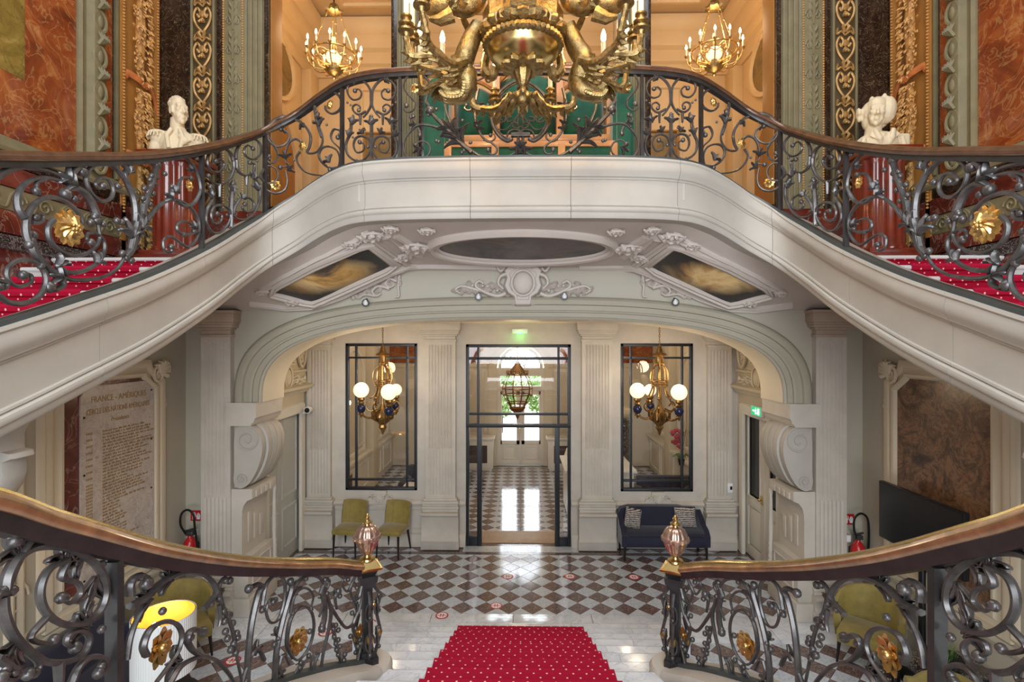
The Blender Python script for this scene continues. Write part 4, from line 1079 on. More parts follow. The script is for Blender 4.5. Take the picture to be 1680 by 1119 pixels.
obj('meeting_stile', MB().cbox(3.945,3.965,8.44,8.50,0,2.58,.005), M['whitewood'], d)
obj('brass_lock', MB().cbox(3.93,3.962,8.50,8.57,1.02,1.16,.006), M['brass'], d)
obj('knob', MB().ball((3.90,8.535,1.1), .026, 10, 6), M['brass'], d)
obj('void', MB().box(4.1,4.12,7.7,9.3,0,2.6), M['blackwood'], d, False)
pn = thing('paper_notice', 'white paper notice taped to the dark glass of the right door', 'notice', (3.955, 7.98, 1.5))
obj('sheet', MB().box(3.952,3.955,7.88,8.09,1.36,1.70), M['paper'], pn, False)
mb = MB()
for z, w in ((1.63,.10),(1.60,.13),(1.57,.15),(1.54,.11)):
    y = 7.985-w/2
    while y < 7.985+w/2: mb.box(3.9505,3.952,y,y+.012,z,z+.012); y += .02
mb.box(3.9505,3.952,7.975,7.995,1.42,1.49)
obj('printed_text', mb, M['inkdark'], pn, False)
# ------------------------------------------------------------------ small fittings
p = U(853, 545, 9.30)
t = thing('emergency_light', 'white emergency light with a green glow above the glass door', 'light', p)
obj('housing', MB().cbox(p.x-.14,p.x+.14,9.27,9.35,p.z-.02,p.z+.06,.01), M['white'], t)
obj('green_lens', MB().cbox(p.x-.05,p.x+.05,9.262,9.272,p.z-.035,p.z-.012,.004), M['greenled'], t)
point('green_glow', (p.x, 9.2, p.z-.08), .8, (.15,1,.2), .02)
p = U(1245, 677, 7.95)
t = thing('exit_sign', 'green running man exit sign beside the right arch console', 'sign', (3.82, 8.4, 2.57))
obj('housing', MB().cbox(3.79,3.838,8.22,8.58,2.49,2.65,.006), M['white'], t)
obj('lit_panel', MB().box(3.786,3.79,8.23,8.57,2.50,2.64), M['exitgreen'], t, False)
mb = MB(); X = 3.782
mb.box(X,X+.004,7.76,7.82,2.59,2.69); mb.box(X,X+.004,7.93,8.0,2.635,2.65)
mb.prism([(7.92,2.642),(7.95,2.665),(7.95,2.619)], 'x', X, X+.004)
mb.ball((X,7.885,2.685), (.002,.011,.011), 8, 5)
mb.tube([(X,7.88,2.67),(X,7.875,2.635)], .009, 5); mb.tube([(X,7.875,2.635),(X,7.895,2.615),(X,7.888,2.59)], .007, 5); mb.tube([(X,7.875,2.635),(X,7.858,2.61),(X,7.84,2.605)], .007, 5); mb.tube([(X,7.88,2.665),(X,7.9,2.65)], .006, 5); mb.tube([(X,7.88,2.665),(X,7.86,2.655)], .006, 5)
mb.v = [(a, b+.52, c-.07) for a, b, c in mb.v]
obj('running_figure', mb, M['exitwhite'], t)
p = U(508, 672, 9.1)
t = thing('security_camera', 'small white security camera beside the left outer pilaster', 'camera', (-3.72, 9.05, p.z))
obj('body', MB().lathe([(.0001,0),(.055,.005),(.06,.03),(.06,.12),(.05,.14),(.0001,.14)], (-3.74, 9.00, p.z), 14, axis='y'), M['white'], t)
obj('lens', MB().lathe([(.0001,-.01),(.042,-.008),(.046,.01),(.0001,.012)], (-3.735, 8.995, p.z), 14, axis='y'), M['screen'], t)
obj('bracket', MB().tube([(-3.74,9.08,p.z-.02),(-3.82,9.1,p.z-.06),(-3.9,9.1,p.z-.06)], .02, 8), M['white'], t)
t = thing('wall_switch', 'white switch plate with dark rocker beside the right outer pilaster', 'switch', (3.86,9.3,1.0))
p = U(1197, 800, 9.25)
obj('plate', MB().cbox(p.x-.045,p.x+.045,9.22,9.26,p.z-.085,p.z+.085,.006), M['white'], t); obj('rocker', MB().cbox(p.x-.005,p.x+.035,9.212,9.222,p.z-.03,p.z+.03,.003), M['black'], t)
for u, v, lab in ((317,875,'white junction box beside the left pilaster above the fire extinguisher'),(1391,884,'white junction box beside the right pilaster above the fire extinguisher')):
    p = U(u, v, 6.93); t = thing('junction_box', lab, 'switch', p)
    obj('plate', MB().cbox(p.x-.04,p.x+.04,6.93,6.995,p.z-.045,p.z+.045,.006), M['white'], t)
    obj('cover', MB().cbox(p.x-.032,p.x+.032,6.922,6.932,p.z-.037,p.z+.037,.003), M['white'], t)
# fire extinguishers
for u, sg, side in ((299,-1,'left'),(1409,1,'right')):
    x = sg*4.42; z0 = .66
    t = thing('fire_extinguisher', 'red fire extinguisher with a black hose hanging by the %s pilaster' % side, 'extinguisher', (x, 6.86, z0))
    obj('cylinder', MB().lathe([(.0001,0),(.075,.0),(.085,.02),(.085,.30),(.075,.36),(.045,.40),(.03,.42),(.03,.44),(.0001,.44)], (x,6.86,z0), 20), M['redpaint'], t)
    obj('label', MB().lathe([(.0862,.1),(.0862,.2)], (x,6.86,z0), 20), M['paper'], t) if False else obj('label', MB().box(x-.05,x+.04,6.768,6.774,z0+.10,z0+.17), M['paper'], t, False)
    obj('valve', MB().cbox(x-.05,x+.05,6.83,6.89,z0+.44,z0+.50,.01).tube([(x-.06,6.85,z0+.5),(x+.06,6.85,z0+.53)], .014, 8), M['ironplain'], t)
    obj('hose', MB().tube(crom([(x-.04,6.83,z0+.47),(x-.09,6.80,z0+.60),(x-.08,6.80,z0+.74),(x+.0,6.80,z0+.80),(x+.08,6.80,z0+.74),(x+.10,6.80,z0+.58),(x+.115,6.83,z0+.3),(x+.11,6.83,z0+.12)],6), .014, 8), M['black'], t)
    obj('nozzle', MB().tube([(x+.11,6.83,z0+.18),(x+.15,6.83,z0+.02)], [.018,.03], 10), M['black'], t)
    obj('bracket', MB().box(x-.04,x+.04,6.94,6.995,z0+.2,z0+.3), M['ironplain'], t, False)
    s = thing('extinguisher_sign', 'small red and white fire extinguisher sign on the wall beside the %s pilaster' % side, 'sign', (x, 6.99, z0+.66))
    zz = z0+.66; xx = x+(.0 if sg < 0 else -.045)
    obj('plate', MB().box(xx-.075,xx+.075,6.985,6.995,zz-.07,zz+.07), M['redpaint'], s, False)
    mb = MB().lathe([(.0001,0),(.016,.004),(.016,.065),(.008,.08),(.008,.095),(.0001,.1)], (xx-.03,6.983,zz-.05), 8)
    mb.tube([(xx-.03,6.982,zz+.045),(xx-.005,6.982,zz+.04),(xx-.005,6.982,zz-.01)], .004, 5)
    for q in range(3): mb.tube([(xx+.035+.014*(q-1),6.982,zz-.045),(xx+.035+.02*(q-1),6.982,zz+.0),(xx+.035+.008*(q-1),6.982,zz+.04)], [.009,.008,.002], 5)
    obj('symbol', mb, M['white'], s)
# floor stickers
def sticker(u, v, z, lab, rz=0, r=.088):
    b = (559.5-v)/FPX; k = (z-EYE)/ray(u, v).z; q = ray(u, v)*k
    t = thing('floor_sticker', lab, 'sticker', (q.x, q.y, z), 'round red floor stickers')
    obj('disc', MB().lathe([(.0001,.001),(r,.001),(r,.0025),(.0001,.003)], (q.x,q.y,z), 28), M['shoe'], t)
    obj('white_field', MB().lathe([(.0001,.003),(r*.78,.003),(r*.78,.0038),(.0001,.004)], (q.x,q.y,z), 28), M['white'], t)
    mb = MB()
    for s in (-1, 1): mb.ball((q.x+s*r*.2,q.y+r*.14,z+.004), (r*.13,r*.3,.0015), 10, 4).ball((q.x+s*r*.2,q.y-r*.36,z+.004), (r*.11,r*.14,.0015), 10, 4)
    mb.box(q.x-r*.78,q.x+r*.78,q.y-r*.12,q.y-r*.02,z+.0035,z+.0052)
    obj('footprints', mb, M['shoe'], t)
sticker(833,946,.001,'red footprint sticker straight ahead of the glass door, leftmost of its row of three')
sticker(935,946,.001,'red footprint sticker on the checkered tiles, middle one of its row of three')
sticker(1040,947,.001,'red footprint sticker on the checkered tiles, nearest the navy sofa end')
sticker(814,994,.001,'red footprint sticker on the last tile row before the marble band')
sticker(725,1010,.0015,'red footprint sticker at the marble band seam left of the carpet')
sticker(606,1022,.0015,'red footprint sticker on the marble band beside the left newel')
sticker(534,1038,.0015,'red footprint sticker on the marble band behind the left balustrade')
sticker(382,1084,.001,'red footprint sticker on the left aisle tiles behind the balustrade')
sticker(1140,947,.001,'red footprint sticker behind the right newel near the side door')
# ------------------------------------------------------------------ garden door with fanlight
d = struct('door_4', 'white arched garden door with glazed leaves, transom light and fanlight', (0, 15.4, 0))
Y0, Y1 = 15.42, 15.50
for s in (-1, 1):
    obj('leaf', MB().cbox(s*.02,s*.60,Y0,Y1,0,.14,.004).cbox(s*.02,s*.60,Y0,Y1,.62,.74,.004).cbox(s*.02,s*.12,Y0,Y1,.14,2.2,.004).cbox(s*.55,s*.62,Y0,Y1,.14,2.2,.004).cbox(s*.02,s*.60,Y0,Y1,2.1,2.24,.004).cbox(s*.12,s*.55,Y0+.03,Y1-.02,.14,.62,.006), M['whitewood'], d)
    obj('pane', MB().box(s*.12,s*.55,15.45,15.455,.74,2.1), M['glass'], d, False)
    obj('leaf_panel', MB().frame([(s*.15,Y0+.03,.18),(s*.52,Y0+.03,.18),(s*.52,Y0+.03,.58),(s*.15,Y0+.03,.58)] if s > 0 else [(s*.52,Y0+.03,.18),(s*.15,Y0+.03,.18),(s*.15,Y0+.03,.58),(s*.52,Y0+.03,.58)], [(0,0),(.01,.02),(.03,.02),(.04,0)], True, (0,-1,0)), M['whitewood'], d)
    obj('jamb', MB().cbox(s*.60,s*.70,Y0-.02,Y1+.05,0,2.86,.006), M['whitewood'], d)
    obj('transom_pane', MB().box(s*.03,s*.56,15.45,15.455,2.36,2.66), M['glass'], d, False)
obj('rail', MB().cbox(-.70,.70,Y0-.03,Y1,2.22,2.36,.006).cbox(-.70,.70,Y0-.03,Y1,2.66,2.90,.006), M['whitewood'], d)
obj('meeting_stile', MB().cbox(-.03,.03,Y0-.03,Y1,0,2.24,.004), M['whitewood'], d)
obj('brass_lock', MB().cbox(-.05,-.01,Y0-.05,Y0-.03,1.0,1.12,.004), M['brass'], d)
fr = [(-.62*cos(pi*i/20), 2.9+.62*sin(pi*i/20)) for i in range(21)]
obj('fan_rim', MB().tube([(x,15.45,z) for x, z in fr], .045, 6), M['whitewood'], d)
for k in range(1, 5):
    a = pi*k/5; obj('fan_bar', MB().tube([(.12*cos(a),15.45,2.9+.12*sin(a)),(.6*cos(a),15.45,2.9+.6*sin(a))], .014, 6), M['whitewood'], d)
obj('fan_hub', MB().tube([(.12*cos(pi*i/10),15.45,2.9+.12*sin(pi*i/10)) for i in range(11)], .016, 6), M['whitewood'], d)
obj('fan_pane', MB().prism(fr, 'y', 15.447, 15.452), M['glass'], d, False)
# balcony railing seen through the transom, hedges, gravel
gt = struct('ground', 'pale gravel garden court beyond the entrance door'); obj('gravel_bed', MB().box(-12,12,15.75,40,-.3,-.02), M['gravel'], gt, False)
hw = thing('garden_wall', 'pale garden wall beyond the entrance door', 'wall', (0, 30, 0)); obj('masonry', MB().box(-12,12,30,30.3,-.02,1.6), M['cream'], hw, False); obj('coping', MB().box(-12,12,29.9,30.4,1.6,1.7), M['stone'], hw, False)
rl = thing('balcony_railing', 'thin black railing seen across the transom light of the garden door', 'railing', (0, 20, 2.9))
obj('rail', MB().tube([(-1.2,20,3.12),(1.2,20,3.12)], .012, 6), M['black'], rl)
mb = MB()
for k in range(25): mb.tube([(-1.2+.1*k,20,2.75),(-1.2+.1*k,20,3.12)], .008, 5)
obj('balusters', mb, M['black'], rl); obj('slab', MB().box(-1.3,1.3,19.9,20.4,2.66,2.75), M['stone'], rl, False)
for s in (-1, 1): obj('post', MB().tube([(s*1.25,20.2,-.02),(s*1.25,20.2,2.7)], .04, 8), M['ironplain'], rl)
def shrub(name, label, c, r, n, group=None, seed=1):
    q = random.Random(seed); t = thing(name, label, 'shrub', (c[0],c[1],-.02)); mb = MB()
    for k in range(n):
        a, b = q.uniform(0,2*pi), q.uniform(-1,1); rr_ = q.uniform(.6,1); h = sqrt(1-b*b)
        p = Vector((c[0]+r[0]*rr_*h*cos(a), c[1]+r[1]*rr_*h*sin(a), c[2]+r[2]*rr_*b)); s = q.uniform(.05,.11)
        e1 = Vector((q.uniform(-1,1),q.uniform(-1,1),q.uniform(-1,1))).normalized(); e2 = e1.orthogonal().normalized()
        mb.add([p-e1*s, p+e2*s*.45, p+e1*s, p-e2*s*.45], [(0,1,2),(0,2,3)])
    tag(obj('foliage', mb, M['leafgreen'], t, False, False), kind='stuff')
    obj('trunk', MB().tube([(c[0],c[1],-.05),(c[0]+.03,c[1],c[2])], [.05,.03], 8), M['blackwood'], t)
shrub('garden_shrub', 'rounded green shrub seen through the left leaf of the garden door', (-.75,21,1.5), (.75,.5,.9), 1500, None, 1)
shrub('garden_shrub', 'rounded green shrub seen through the right leaf of the garden door', (.85,21.6,1.5), (.8,.5,.85), 1500, None, 2)
shrub('garden_shrub', 'tall dark green hedge mass far back in the entrance garden', (0,26,2.2), (4.0,.7,1.5), 3000, None, 3)
# ------------------------------------------------------------------ entrance hall furnishings
for s, side in ((-1,'left'),(1,'right')):
    SX = -s
    t = thing('radiator_cover', 'white radiator cover with brown grille %s of the garden door' % side, 'radiator', (-1.25,14.95,0))
    obj('case', MB().cbox(-1.9,-.78,14.75,15.2,.06,.88,.012).cbox(-1.94,-.74,14.71,15.24,.88,.94,.01).cbox(-1.86,-.82,14.78,15.2,0,.06,.005), M['whitewood'], t)
    obj('grille', MB().box(-1.75,-.95,14.742,14.752,.22,.72), M['grille'], t, False)
    mb = MB()
    for k in range(14): mb.box(-1.74+k*.058,-1.725+k*.058,14.735,14.745,.22,.72)
    obj('grille_bars', mb, M['blackwood'], t, False)
    t = thing('marble_column', 'black veined marble half column %s of the entrance hall' % side, 'column', (-2.6,13.6,0))
    cxx = -1.62 if s < 0 else -1.66
    obj('shaft', MB().lathe([(.30,.1),(.30,.14),(.27,.2),(.27,2.55),(.29,2.6),(.20,2.72),(.12,2.76),(.0001,2.78)], (cxx,13.7,0), 20), M['marble_black'], t)
    obj('plinth', MB().cbox(cxx-.33,cxx+.33,13.37,14.03,0,.1,.01), M['marble_black'], t)
    SX = 1
t = thing('reception_desk', 'white reception desk just inside the glass door on the right', 'desk', (1.5, 11.3, 0))
obj('front', MB().cbox(.98,2.3,10.55,11.9,.04,1.02,.01), M['whitewood'], t); obj('top', MB().cbox(.90,2.36,10.5,11.95,1.02,1.07,.01), M['white'], t); obj('plinth', MB().box(1.02,2.28,10.6,11.86,0,.04), M['grille'], t, False)
obj('wing', MB().prism([(.98,11.9),(1.15,13.0),(1.4,13.0),(1.4,11.9)], 'z', .04, 1.02), M['whitewood'], t)
# through the left window
t = thing('navy_lounge_chair', 'dark navy tub chair seen through the left internal window', 'armchair', (-2.0,11.6,0))
obj('seat', MB().cbox(-2.55,-1.75,11.2,11.9,.18,.45,.06), M['navy'], t); obj('backrest', MB().cbox(-2.6,-1.7,11.85,12.05,.3,.85,.07), M['navy'], t)
obj('arm', MB().cbox(-2.68,-2.5,11.2,12.0,.2,.62,.06), M['navy'], t); obj('arm', MB().cbox(-1.8,-1.62,11.2,12.0,.2,.62,.06), M['navy'], t)
for x in (-2.5,-1.8):
    for y in (11.3,11.9): obj('leg', MB().tube([(x,y,.2),(x,y,0)], [.025,.015], 8), M['blackwood'], t)
t = thing('white_counter', 'low white counter with papers seen through the left internal window', 'counter', (-2.0,10.4,0))
obj('case', MB().cbox(-2.35,-1.25,10.1,10.8,0,.70,.01), M['whitewood'], t); obj('top', MB().cbox(-2.4,-1.2,10.05,10.85,.70,.74,.008), M['white'], t)
obj('framed_print', MB().cbox(-2.1,-1.92,10.03,10.045,.45,.66,.004), M['black'], t)
# through the right window
t = thing('marble_bust_stand', 'black marble stand carrying a pale bust seen through the right internal window', 'stand', (2.35,12.2,0))
obj('base', MB().cbox(2.07,2.63,11.92,12.48,0,.15,.01), M['marble_black'], t); obj('shaft', MB().lathe([(.25,.15),(.23,.2),(.23,1.75),(.27,1.8),(.27,1.88),(.0001,1.88)], (2.35,12.2,0), 20), M['marble_black'], t)
fuse_b = MB().ball((2.35,12.2,2.02), (.24,.16,.16), 16, 10).ball((2.35,12.2,2.42), (.11,.125,.15), 16, 10).tube([(2.35,12.2,2.1),(2.35,12.19,2.35)], [.09,.07], 12).ball((2.35,12.07,2.40), (.025,.04,.035), 8, 6)
t = thing('entrance_bust', 'pale bust seen through the right internal window on its black stand', 'bust', (2.35,12.2,1.88)); fuse('figure', fuse_b, M['bust'], t, .018, 4)
t = thing('orchid', 'potted crimson orchid on the dado ledge seen through the right window', 'plant', (3.45,11.4,.98))
obj('pot', MB().lathe([(.05,0),(.07,.12),(.075,.14),(.06,.14),(.0001,.12)], (3.52,11.4,.985), 14), M['black'], t)
mb = MB(); q = random.Random(6)
for k in range(4): mb.tube(crom([(3.52,11.4,1.1),(3.5+.02*k,11.4,1.4),(3.42+.06*k,11.34,1.62+.05*k)],5), .008, 5)
obj('stem', mb, M['leafgreen'], t); mb = MB()
for k in range(34): c = (3.42+q.uniform(-.13,.13), 11.34+q.uniform(-.1,.1), 1.55+q.uniform(-.2,.22)); mb.ball(c, (.045,.03,.04), 7, 5)
obj('petals', mb, M['flower'], t)
mb = MB()
for k in range(6): a = k; mb.tube([(3.52,11.4,1.1),(3.52+.1*cos(a),11.4+.1*sin(a),1.22),(3.52+.2*cos(a),11.4+.2*sin(a),1.15)], [.012,.03,.006], 6, flat=.3)
obj('leaf', mb, M['leafgreen'], t)
t = thing('navy_settee', 'navy velvet settee seen low through the right internal window', 'sofa', (3.0,10.7,0))
obj('seat', MB().cbox(2.50,3.55,10.35,11.0,.16,.44,.06), M['navy'], t); obj('backrest', MB().cbox(2.45,3.62,10.95,11.15,.3,.85,.07), M['navy'], t)
for x in (2.45,3.50): obj('arm', MB().cbox(x-.05,x+.1,10.35,11.1,.2,.66,.05), M['navy'], t)
for x in (2.55,3.5):
    for y in (10.42,11.0): obj('leg', MB().tube([(x,y,.2),(x,y,0)], [.025,.015], 8), M['blackwood'], t)
for s, side in ((-1,'left'),(1,'right')):
    SX = -s
    t = thing('wall_sconce', 'gilt two light sconce on the %s wall of the entrance hall' % side, 'lamp', (-3.86,11.0,2.2))
    obj('backplate', MB().cbox(-3.9,-3.86,10.92,11.08,2.0,2.45,.015), M['gilt'], t)
    for b in (-1,1):
        obj('arm', MB().tube(crom([(-3.86,11.0,2.15),(-3.75,11.0+b*.08,2.08),(-3.7,11.0+b*.16,2.15),(-3.7,11.0+b*.18,2.25)],5), .012, 6), M['gilt'], t)
        obj('bulb', MB().ball((-3.7,11.0+b*.18,2.36), (.022,.022,.045), 8, 6), M['bulb'], t)
        obj('candle', MB().lathe([(.014,0),(.014,.07),(.0001,.07)], (-3.7,11.0+b*.18,2.25), 8), M['candle'], t)
    m = struct('wall_mirror', 'tall mirror panel in the entrance hall side wall'); obj('mirror_pane', MB().box(-3.888,-3.87,12.25,12.75,1.2,2.6), M['mirror'], m, False)
    obj('mirror_frame', MB().frame([(-3.89,12.25,1.2),(-3.89,12.75,1.2),(-3.89,12.75,2.6),(-3.89,12.25,2.6)], [(-.03,0),(-.03,.04),(.02,.04),(.02,0)], True, (1,0,0)), M['whitewood'], m)
    t = thing('dark_statuette', 'small dark bronze statuette on the dado ledge of the %s entrance wall' % side, 'statue', (-3.76,10.45,.98))
    fuse('figure', MB().ball((-3.78,10.45,1.03),(.06,.08,.05),12,8).tube([(-3.78,10.45,1.03),(-3.78,10.44,1.3)],[.05,.06],10).ball((-3.78,10.43,1.40),(.04,.045,.05),10,8).tube([(-3.78,10.48,1.26),(-3.76,10.56,1.38)],[.025,.018],8), M['black'], t, .012, 3)
    SX = 1
# lantern in the entrance hall
p = U(849, 640, 12.4); z = p.z; x = p.x
t = thing('hall_lantern', 'big bronze glazed lantern hanging in the entrance hall beyond the glass door', 'lantern', (x, 12.4, z))
prof = [(.10,.52),(.22,.42),(.31,.25),(.36,.05),(.34,-.12),(.24,-.33),(.17,-.44)]
for k in range(10):
    a = 2*pi*k/10; obj('rib', MB().tube([(x+r*cos(a),12.4+r*sin(a),z+h*.9) for r, h in prof], .011, 6), M['darkbronze'], t)
for r, h in ((.22,.42),(.36,.05),(.335,-.12),(.24,-.33)): obj('hoop', MB().tube([(x+r*cos(2*pi*i/24),12.4+r*sin(2*pi*i/24),z+h*.9) for i in range(24)], .013, 6, True), M['darkbronze'], t)
obj('crown', MB().lathe([(.12,.46),(.2,.42),(.14,.52),(.09,.58),(.05,.66),(.03,.7),(.0001,.72)], (x,12.4,z), 16), M['darkbronze'], t)
for k in range(10):
    a = 2*pi*k/10; obj('crest', MB().ball((x+.24*cos(a),12.4+.24*sin(a),z+.42), (.03,.03,.06), 6, 5), M['darkbronze'], t)
obj('finial', MB().lathe([(.17,-.38),(.2,-.42),(.14,-.5),(.06,-.56),(.05,-.62),(.02,-.68),(.0001,-.72)], (x,12.4,z), 14), M['darkbronze'], t)
obj('rod', MB().tube([(x,12.4,z+.7),(x,12.4,5.2)], .012, 6), M['darkbronze'], t)
point('entrance_lantern_light', (x, 12.4, 3.9), 60, CREAM, .2)
point('entrance_hall_light', (-2.2, 11.4, 4.4), 45, CREAM, .2); point('entrance_hall_light', (2.2, 11.4, 4.4), 45, CREAM, .2)
# ------------------------------------------------------------------ marble and carved cladding of the upper walls
def leafstack_z(mb, fn, z0, z1, step, kind, rnd):
    pass
for sg, side in ((-1,'left'),(1,'right')):
    SX = -sg; X = -UWX; wl_ = bpy.data.objects['wall_left' if sg < 0 else 'wall_right']
    def Yu(u): return UWX*850/(854-u)          # depth where the wall is seen at that column (planning only)
    tag_ = lambda o, l: o
    # dado: stacked horizontal bands above the landing
    for name, z0, z1, m, th in (('marble_band',4.58,4.72,'marble_black',.05),('marble_band',4.73,4.95,'marble_deep',.06),('marble_band',5.18,5.38,'marble_deep',.06),('marble_band',5.39,5.50,'marble_dark',.05)):
        obj(name, MB().cbox(X,X+th,2.5,6.98,z0,z1,.01), M[m], wl_)
    obj('frieze_ground', MB().cbox(X,X+.045,2.5,6.98,4.955,5.175,.008), M['greenpaint'], wl_)
    for k in range(13):
        y = 3.3+k*.28; mb = MB()
        sp = [(X+.052, y+.085*(1-i/20)*cos(.55*i), 5.065+.085*(1-i/20)*sin(.55*i)) for i in range(18)]; mb.tube(sp, .012, 5)
        mb.tube(crom([(X+.05,y+.08,5.0),(X+.055,y+.15,4.985),(X+.05,y+.2,5.1),(X+.05,y+.25,5.15)],4), .011, 5)
        obj('frieze_scroll', mb, M['greenpaint'], wl_)
    obj('base_moulding', MB().prism([(X,5.50),(X+.09,5.50),(X+.10,5.54),(X+.07,5.58),(X+.06,5.62),(X+.03,5.66),(X,5.66)], 'y', 2.5, 6.98), M['greenpaint'], wl_)
    # panels
    y1, y2, y3, y4 = 5.66, 6.02, 6.16, 6.30
    obj('marble_panel', MB().cbox(X,X+.03,2.5,y1,5.66,12,.008), M['marble_red'], wl_)
    obj('marble_inset', MB().cbox(X+.02,X+.034,2.5,5.06,6.28,12,.005), M['marble_yellow'], wl_)
    # green carved moulding with leaf ovals
    obj('carved_moulding', MB().prism([(X,y1),(X+.05,y1+.005),(X+.07,y1+.04),(X+.05,y1+.07),(X+.05,y1+.11),(X+.12,y1+.14),(X+.13,y1+.2),(X+.10,y1+.32),(X+.03,y2),(X,y2)], 'z', 5.66, 12), M['greenpaint'], wl_)
    for k in range(11):
        z = 5.75+k*.405; mb = MB()
        c = Vector((X+.115, y1+.22, z))
        ring = [c+Vector((.012*cos(2*pi*i/16), .07*cos(2*pi*i/16), .12*sin(2*pi*i/16))) for i in range(16)]
        mb.tube(ring, .022, 6, True); mb.ball(c, (.03,.045,.085), 10, 6)
        for j in range(5):
            b = -.9+j*.45; mb.tube([c+Vector((.01,-.04,.13)), c+Vector((.04,.02+.05*sin(b),.19+.02*cos(b))), c+Vector((.02,.03+.10*sin(b),.24+.04*cos(b)))], [.022,.032,.012], 5, flat=.6)
        obj('carved_leaf', mb, M['greenpaint'], wl_)
    obj('marble_strip', MB().cbox(X,X+.035,y2,y3,5.66,12,.006), M['marble_red'], wl_)
    obj('dark_strip', MB().cbox(X,X+.02,y3,y3+.04,5.66,12,.004), M['marble_dark'], wl_)
    obj('panel_edge', MB().cbox(X,X+.06,y3+.04,y3+.08,5.66,12,.01), M['greenpaint'], wl_)
    # ochre panel with hanging garland between bead mouldings
    ya, yb = y3+.08, 6.98
    obj('ochre_panel', MB().cbox(X,X+.018,ya,yb,4.58,12,.004), M['ochre'], wl_)
    for y in (ya+.02, yb-.12):
        obj('panel_edge', MB().cbox(X,X+.06,y,y+.09,4.6,12,.012), M['ochre'], wl_)
        mb = MB(); z = 5.3
        while z < 8.5: mb.ball((X+.064,y+.045,z), (.016,.02,.016), 6, 4); z += .04
        tag(obj('bead_row', mb, M['garland'], wl_), kind='stuff')
    q = random.Random(21); yc = (ya+yb)/2+.02
    for k, (z0, z1, m) in enumerate(((4.75,5.95,'goldorn'),(6.05,6.95,'garland'),(7.05,8.3,'garland'))):
        mb = MB()
        for j in range(190):
            z = q.uniform(z0, z1); t = (z-z0)/(z1-z0); w = .13*(sin(pi*min(1,.15+t*.75)))**.5
            a = q.uniform(-1.3, 1.3); y = yc+w*sin(a); x = X+.02+.07*cos(a)*q.uniform(.8,1)
            d = Vector((q.uniform(.1,.5), sin(a)*.5+q.uniform(-.4,.4), q.uniform(-1,-.3))).normalized()
            e = d.cross(Vector((1,0,0))).normalized(); p = Vector((x,y,z)); L = q.uniform(.06,.10); w2 = .026
            mb.add([p, p+d*L*.5+e*w2+Vector((.01,0,0)), p+d*L+Vector((.015,0,0)), p+d*L*.5-e*w2+Vector((.01,0,0)), p+d*L*.5+Vector((.03,0,0))], [(0,1,4),(1,2,4),(2,3,4),(3,0,4)])
        mb.tube([(X+.02,yc,z0),(X+.02,yc,(z0+z1)/2),(X+.02,yc,z1)], [.04,.075,.04], 10)
        tag(obj('garland', mb, M[m], wl_, False), kind='stuff')
    for z in (6.0, 7.0):
        mb = MB()
        for s in (-1, 1):
            P = crom([(X+.09,yc,z),(X+.09,yc+s*.1,z+.03),(X+.05,yc+s*.24,z+(.05 if s < 0 else -.10)),(X+.05,yc+s*.30,z+(-.02 if s < 0 else -.26))],5)
            mb.tube(P, [.045]*len(P), 6, flat=.4)
        obj('ribbon', mb, M['ribbon'], wl_)
    # frontal wall between the corner and the opening
    Y = 7.0
    def Xu(u): return -(854-u)*Y/850
    w2 = wu
    obj('wall_dado', MB().cbox(-4.95,-3.42,6.9,7.0,4.5,5.45,.01), M['marble_deep'], w2)
    obj('marble_strip', MB().cbox(-4.95,Xu(309),6.965,7.0,5.45,12,.006), M['marble_dark'], w2)
    # scroll panel
    xa, xb = Xu(309), Xu(353)
    obj('scroll_ground', MB().cbox(xa,xb,6.96,7.0,5.45,12,.004), M['greendark'], w2)
    for x in (xa+.02, xb-.045): obj('scroll_border', MB().cbox(x,x+.03,6.935,6.962,5.45,12,.008), M['greenpaint'], w2)
    xm = (xa+xb)/2; hw_ = (xb-xa)/2-.06
    for k in range(7):
        z = 5.5+k*.475; mb = MB()
        for s in (-1, 1):
            P = crom([(xm,6.95,z),(xm+s*hw_*.75,6.94,z+.12),(xm+s*hw_*.95,6.94,z+.24),(xm+s*hw_*.6,6.94,z+.33),(xm+s*hw_*.25,6.94,z+.28),(xm+s*hw_*.4,6.945,z+.21),(xm+s*hw_*.6,6.945,z+.25)],5)
            mb.tube(P, .017, 5)
            mb.tube(crom([(xm,6.95,z+.36),(xm+s*hw_*.5,6.93,z+.40),(xm+s*hw_*.9,6.945,z+.37),(xm+s*hw_*.8,6.95,z+.46)],4), [.014]*12+[.008], 5)
            mb.tube([(xm+s*.01,6.95,z+.40),(xm+s*hw_*.35,6.92,z+.45),(xm+s*hw_*.2,6.95,z+.52)], [.02,.03,.008], 5)
        mb.ball((xm,6.94,z+.25), (.045,.03,.05), 8, 5); mb.ball((xm,6.94,z+.17), (.03,.025,.03), 8, 5)
        for a in (-.6,0,.6): mb.tube([(xm,6.945,z+.2),(xm+.07*sin(a),6.92,z+.13)], [.012,.02], 5)
        obj('scroll_ornament', mb, M['goldorn'], w2)
    obj('marble_strip', MB().cbox(xb,Xu(366),6.965,7.0,5.45,12,.006), M['marble_dark'], w2)
    # foliage pilaster
    xa, xb = Xu(366), Xu(400)
    obj('foliage_ground', MB().cbox(xa,xb,6.93,7.0,5.45,12,.006), M['greenpaint'], w2)
    for x in (xa+.008, xb-.008):
        mb = MB(); z = 5.5
        while z < 8.6: mb.ball((x,6.925,z), (.013,.013,.015), 6, 4); z += .034
        tag(obj('bead_row', mb, M['garland'], w2), kind='stuff')
    q = random.Random(33); xm = (xa+xb)/2; hw_ = (xb-xa)/2-.03
